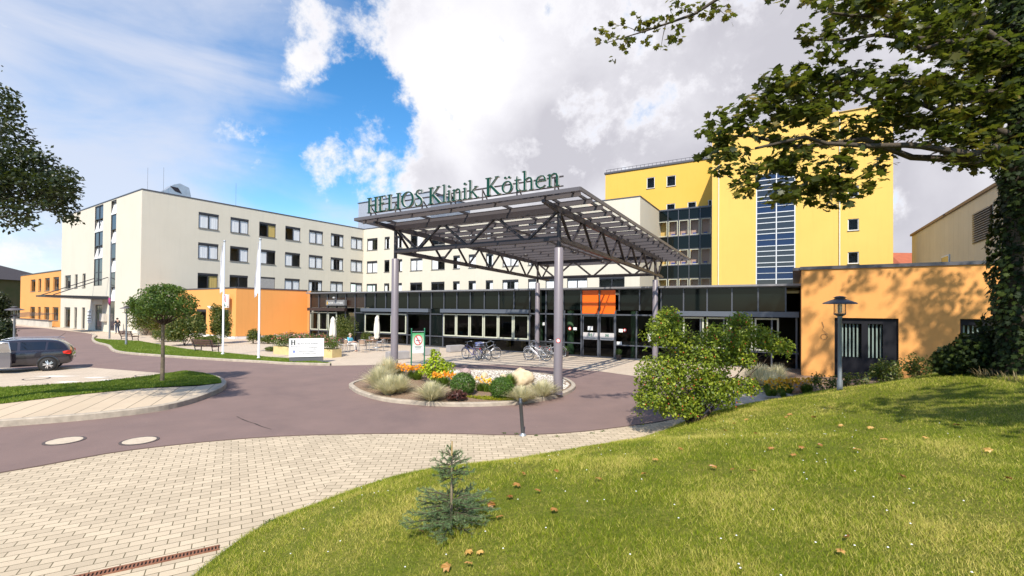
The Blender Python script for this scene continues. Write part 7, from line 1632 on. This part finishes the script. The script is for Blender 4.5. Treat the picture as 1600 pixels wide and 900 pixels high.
for tier, (zf_, n_, L0, up_) in enumerate(((.06,11,.40,.02),(.13,11,.43,.05),(.21,11,.40,.08),(.28,10,.35,.09),(.35,8,.28,.07),(.60,8,.17,.0),(.66,10,.21,.02),(.72,9,.19,.05),(.81,6,.11,.06),(.86,4,.06,.05))):
    for i in range(n_):
        a = 2*math.pi*(i+random.random()*.7)/n_; L = L0*random.uniform(.8,1.15)*1.12*hS/.95; z = szz+hS*zf_+random.uniform(-.02,.02); p0 = Vector((sx_,sy_,z)); p1 = Vector((sx_+L*math.cos(a), sy_+L*math.sin(a), z+up_*random.uniform(.4,1.3)))
        twig(p0.lerp(p1,.12), p1, .005)
        for k in range(int(4+L*17)):
            f = random.uniform(.25,.97); b0 = p0.lerp(p1, f); s_ = random.choice((-1,1)); aa = a+s_*random.uniform(.5,1.0); l2 = L*random.uniform(.18,.36)*(1.15-f*.6); twig(b0, b0+Vector((l2*math.cos(aa), l2*math.sin(aa), random.uniform(-.01,.03))), .0025, dens=950)
tw.build('branch', M_twig, spr); q = np.concatenate(NP); d = np.concatenate(ND); d /= np.linalg.norm(d,axis=1)[:,None]; k = len(q); l_ = rng.uniform(.014,.024,k); sd_ = np.cross(d, rng.normal(size=(k,3))); sd_ /= np.linalg.norm(sd_,axis=1)[:,None]
V = np.stack([q-sd_*.0011, q+sd_*.0011, q+d*l_[:,None]], 1).reshape(-1,3); o = tri_mesh('needles', V, np.arange(k*3).reshape(-1,3), L_spruce, spr, rng.random(k)); print('needles', k)
mb = MB(); mb.tube([(sx_,sy_,szz+hS*.84),(sx_,sy_,szz+hS+.005)], [.009,.006], 7); mb.build('leader', mat('leader_tan', (.38,.26,.11), .8), spr)

# ---- lawn grass
L_gr = leaf_mat('grass_blade', (.10,.155,.010), (.285,.34,.018), (.66,.56,.16), trans=.42, rough=.6, spec=.15)
N0 = 1000000
Yc = 1.9 + 15.5*rng.random(N0)**1.6; Xc = (-1.28+2.75*rng.random(N0))*Yc; d_ = lawn_d(Xc, Yc) if False else None
def chunked(fn, X, Y, c=20000): return np.concatenate([fn(X[i:i+c], Y[i:i+c]) for i in range(0, len(X), c)])
ok = (Xc > -3.9) & (Xc < 16); Xc, Yc = Xc[ok], Yc[ok]; Dc = chunked(lawn_d, Xc, Yc); ok = Dc > .01; Xc, Yc, Dc = Xc[ok], Yc[ok], Dc[ok]
pat = .5*np.sin(Xc*9.1+2*np.sin(Yc*7.3))*np.sin(Yc*11.7-Xc*4.4)+np.sin(Xc*2.1+1.3*np.sin(Yc*1.7))*np.sin(Yc*2.3+Xc*.8)+.6*np.sin(Xc*5.3+Yc*4.1)*np.sin(Yc*6.1-Xc*3.)
keep = rng.random(len(Xc)) < np.clip(.85+.2*pat, .35, 1); keep &= rng.random(len(Xc)) < np.clip(1.25-.25*sstep(Yc, 6, 14)*1.5, .4, 1); Xc, Yc, Dc, pat = Xc[keep], Yc[keep], Dc[keep], pat[keep]
print('blades', len(Xc)); Zc = chunked(lawn_z, Xc, Yc)
k = len(Xc); a = rng.uniform(0, 6.283, k); H = rng.uniform(.014,.036,k)*(1+.35*pat.clip(-1,1))*(1+.04*Yc); w_ = rng.uniform(.0010,.0021,k)*(1+.15*Yc); ln = rng.uniform(.2,1.5,k)*H; b_ = rng.uniform(0,6.283,k)
V = np.stack([np.stack([Xc-np.cos(a)*w_, Yc-np.sin(a)*w_, Zc-.004], 1), np.stack([Xc+np.cos(a)*w_, Yc+np.sin(a)*w_, Zc-.004], 1), np.stack([Xc+np.cos(b_)*ln, Yc+np.sin(b_)*ln, Zc+H], 1)], 1).reshape(-1,3)
p2 = np.sin(Xc*1.3+.7)*np.sin(Yc*1.1+Xc*.5)+.5*np.sin(Xc*3.3-Yc*2.7); rn_ = np.clip(rng.normal(.47,.33,k)+.26*p2+.16*pat+.16*np.sin(Xc*17+3*np.sin(Yc*13))*np.sin(Yc*19+2*np.sin(Xc*11))+.35*(rng.random(k) < .16), 0, 1)
o = tri_mesh('grass', V, np.arange(k*3).reshape(-1,3), L_gr, None, rn_); tag(o, 'short sunlit lawn grass with dry patches on the mound', 'grass', kind='stuff')
# coarse grass fringe on the island and verge
def strip_grass(poly, n, z, lab, h=.06):
    P_ = np.array([p[:2] for p in poly]); x0, y0 = P_.min(0); x1, y1 = P_.max(0); X = rng.uniform(x0,x1,n*6); Y = rng.uniform(y0,y1,n*6); ins = np.zeros(len(X), bool); j = len(P_)-1
    for i in range(len(P_)):
        xi, yi, xj, yj = *P_[i], *P_[j]; c = ((yi > Y) != (yj > Y)) & (X < (xj-xi)*(Y-yi)/(yj-yi+1e-9)+xi); ins ^= c; j = i
    X, Y = X[ins][:n], Y[ins][:n]; k = len(X); a = rng.uniform(0,6.283,k); H = rng.uniform(.4,1.,k)*h; w = .006+.0006*Y
    V = np.stack([np.stack([X-np.cos(a)*w,Y-np.sin(a)*w,0*X+z-.003],1), np.stack([X+np.cos(a)*w,Y+np.sin(a)*w,0*X+z-.003],1), np.stack([X+rng.normal(0,.3,k)*H,Y+rng.normal(0,.3,k)*H,z+H],1)],1).reshape(-1,3)
    tag(tri_mesh('grass', V, np.arange(k*3).reshape(-1,3), leaf_mat('grass_verge', (.10,.18,.018),(.17,.25,.025),(.30,.34,.05),trans=.38), None, rng.random(k)), lab, 'grass', kind='stuff')
strip_grass([p for p in g_poly if p[0] > -24], 60000, ISL_Z, 'green grass of the left island around the round tree', .07); strip_grass(vf+vback, 60000, .118, 'green grass of the verge by the flagpoles', .06)
# daisies, clover, fallen leaves
n = 230; Y = 2.4+7.5*rng.random(n)**1.3; X = (-.75+1.75*rng.random(n))*Y; D_ = lawn_d(X, Y); ok = (D_ > .15) & ((np.sin(X*2.2)+np.sin(Y*1.9+1)) > -.5); X, Y = X[ok], Y[ok]; Z = lawn_z(X, Y)
hexv = np.array([(0,0,.006)]+[(math.cos(t_)*.0075, math.sin(t_)*.0075, 0) for t_ in np.linspace(0,6.283,7)[:-1]]); hf = np.array([(0,i,i%6+1) for i in range(1,7)]); V = hexv[None]+np.stack([X,Y,Z+.05],1)[:,None,:]
tag(tri_mesh('daisies', V.reshape(-1,3), (hf[None]+(np.arange(len(X))*7)[:,None,None]).reshape(-1,3), M_wht), 'tiny white daisies scattered through the lawn', 'flowers', kind='stuff')
n = 0; fl = []
pts_ = [(1120,735),(1145,738),(1355,672),(1310,668),(1275,655),(1345,708),(1550,710),(1405,748),(1325,845),(1314,873),(738,888),(703,895),(655,835),(868,742),(845,773),(1230,650),(1180,680),(1200,705),(870,802),(812,762),(932,752),(1010,745),(1235,716),(1256,705),(820,744),(795,780),(1570,752),(1285,700),(1450,690),(1375,690),(745,870),(728,868),(1150,665),(1163,658),(1130,675),(1115,660),(1225,655),(1300,640),(1500,668),(940,700),(1170,740),(762,796),(775,815),(1020,722),(1066,705)]
for (px, py) in pts_:
    a_, b_ = tt(px, py); Y = 4.
    for _ in range(30): Y = Y*.5+.5*max(1.5, min(14, (float(lawn_z(a_*Y, Y))-EYE)/b_))
    x, y, z = a_*Y, Y, float(lawn_z(a_*Y, Y))+.045; s_ = random.uniform(.045,.07)*(1+.04*Y)
    m_ = MB(); q = Matrix.Rotation(random.uniform(0,6.28),3,'Z') @ Matrix.Rotation(random.uniform(-.5,.5),3,'X'); vv = [tuple(q @ Vector((vx*s_, vy*s_, -abs(vy)*s_*.5+.25*s_*math.sin(vx*3)))) for vx, vy, vz in MAPLE]
    m_.add(vv, MAPLE_F); o = m_.build('fallen_leaf', L_fall); at_ = o.data.attributes.new('rnd','FLOAT','FACE'); at_.data.foreach_set('value', np.full(len(o.data.polygons), random.random(), np.float32)); o.location = (x, y, z)
    tag(o, 'dry brown maple leaf lying on the front lawn', 'leaf', 'fallen maple leaves on the lawn')
# dry tufts at the foot of the maple and green weeds on the kerb line
V, Fc = blades(130, (MX-.7,MY-.5,float(lawn_z(MX-.7,MY-.5))), .6, .20, .15, .004); tag(tri_mesh('dry_grass', V, Fc, leaf_mat('dry_straw', (.22,.15,.07),(.35,.26,.13),(.48,.38,.2),tm=0.), None, np.repeat(rng.random(130),6)), 'dry straw and stalks at the foot of the maple', 'grass', kind='stuff')
x, y = gp(425,822); p, q_ = ell_points((x+.05,y-.05,.05),(.16,.10,.07),260,.3,-.2); tag(leaf_cloud('weed', p, q_, .03, L_box), 'leafy green weed at the lawn edging above the drain', 'weed')
for i, (px, py) in enumerate(((807,679),(838,682),(870,683),(942,675),(925,678),(788,678))):
    x, y = gp(px, py); p, q_ = ell_points((x,y,.018),(.07,.03,.015),40,.3,-.1); tag(leaf_cloud('weed', p, q_, .025, L_box), 'small green weed in the joint between tarmac and pavers', 'weed', 'weeds along the pavement edge')
x, y = gp(917,679); 
# far tree line beyond the site, seen in gaps
for i, (x, y, r, h) in enumerate(((-150,120,12,9),(-128,128,10,8),(150,140,14,9))):
    t = thing('far_tree', ['broad far tree behind the old house','smaller far tree beside the old house','far tree beyond the metal hall'][i], 'tree', (x,y,0)); mb = MB(); mb.tube([(x,y,0),(x,y,h*.6)],[.5,.3],8); mb.build('trunk', M_bark, t); p, q_ = ell_points((x,y,h*.7),(r*.6,r*.6,h*.5),1800,.5); leaf_cloud('crown', p, q_, .6, L_dark, t)
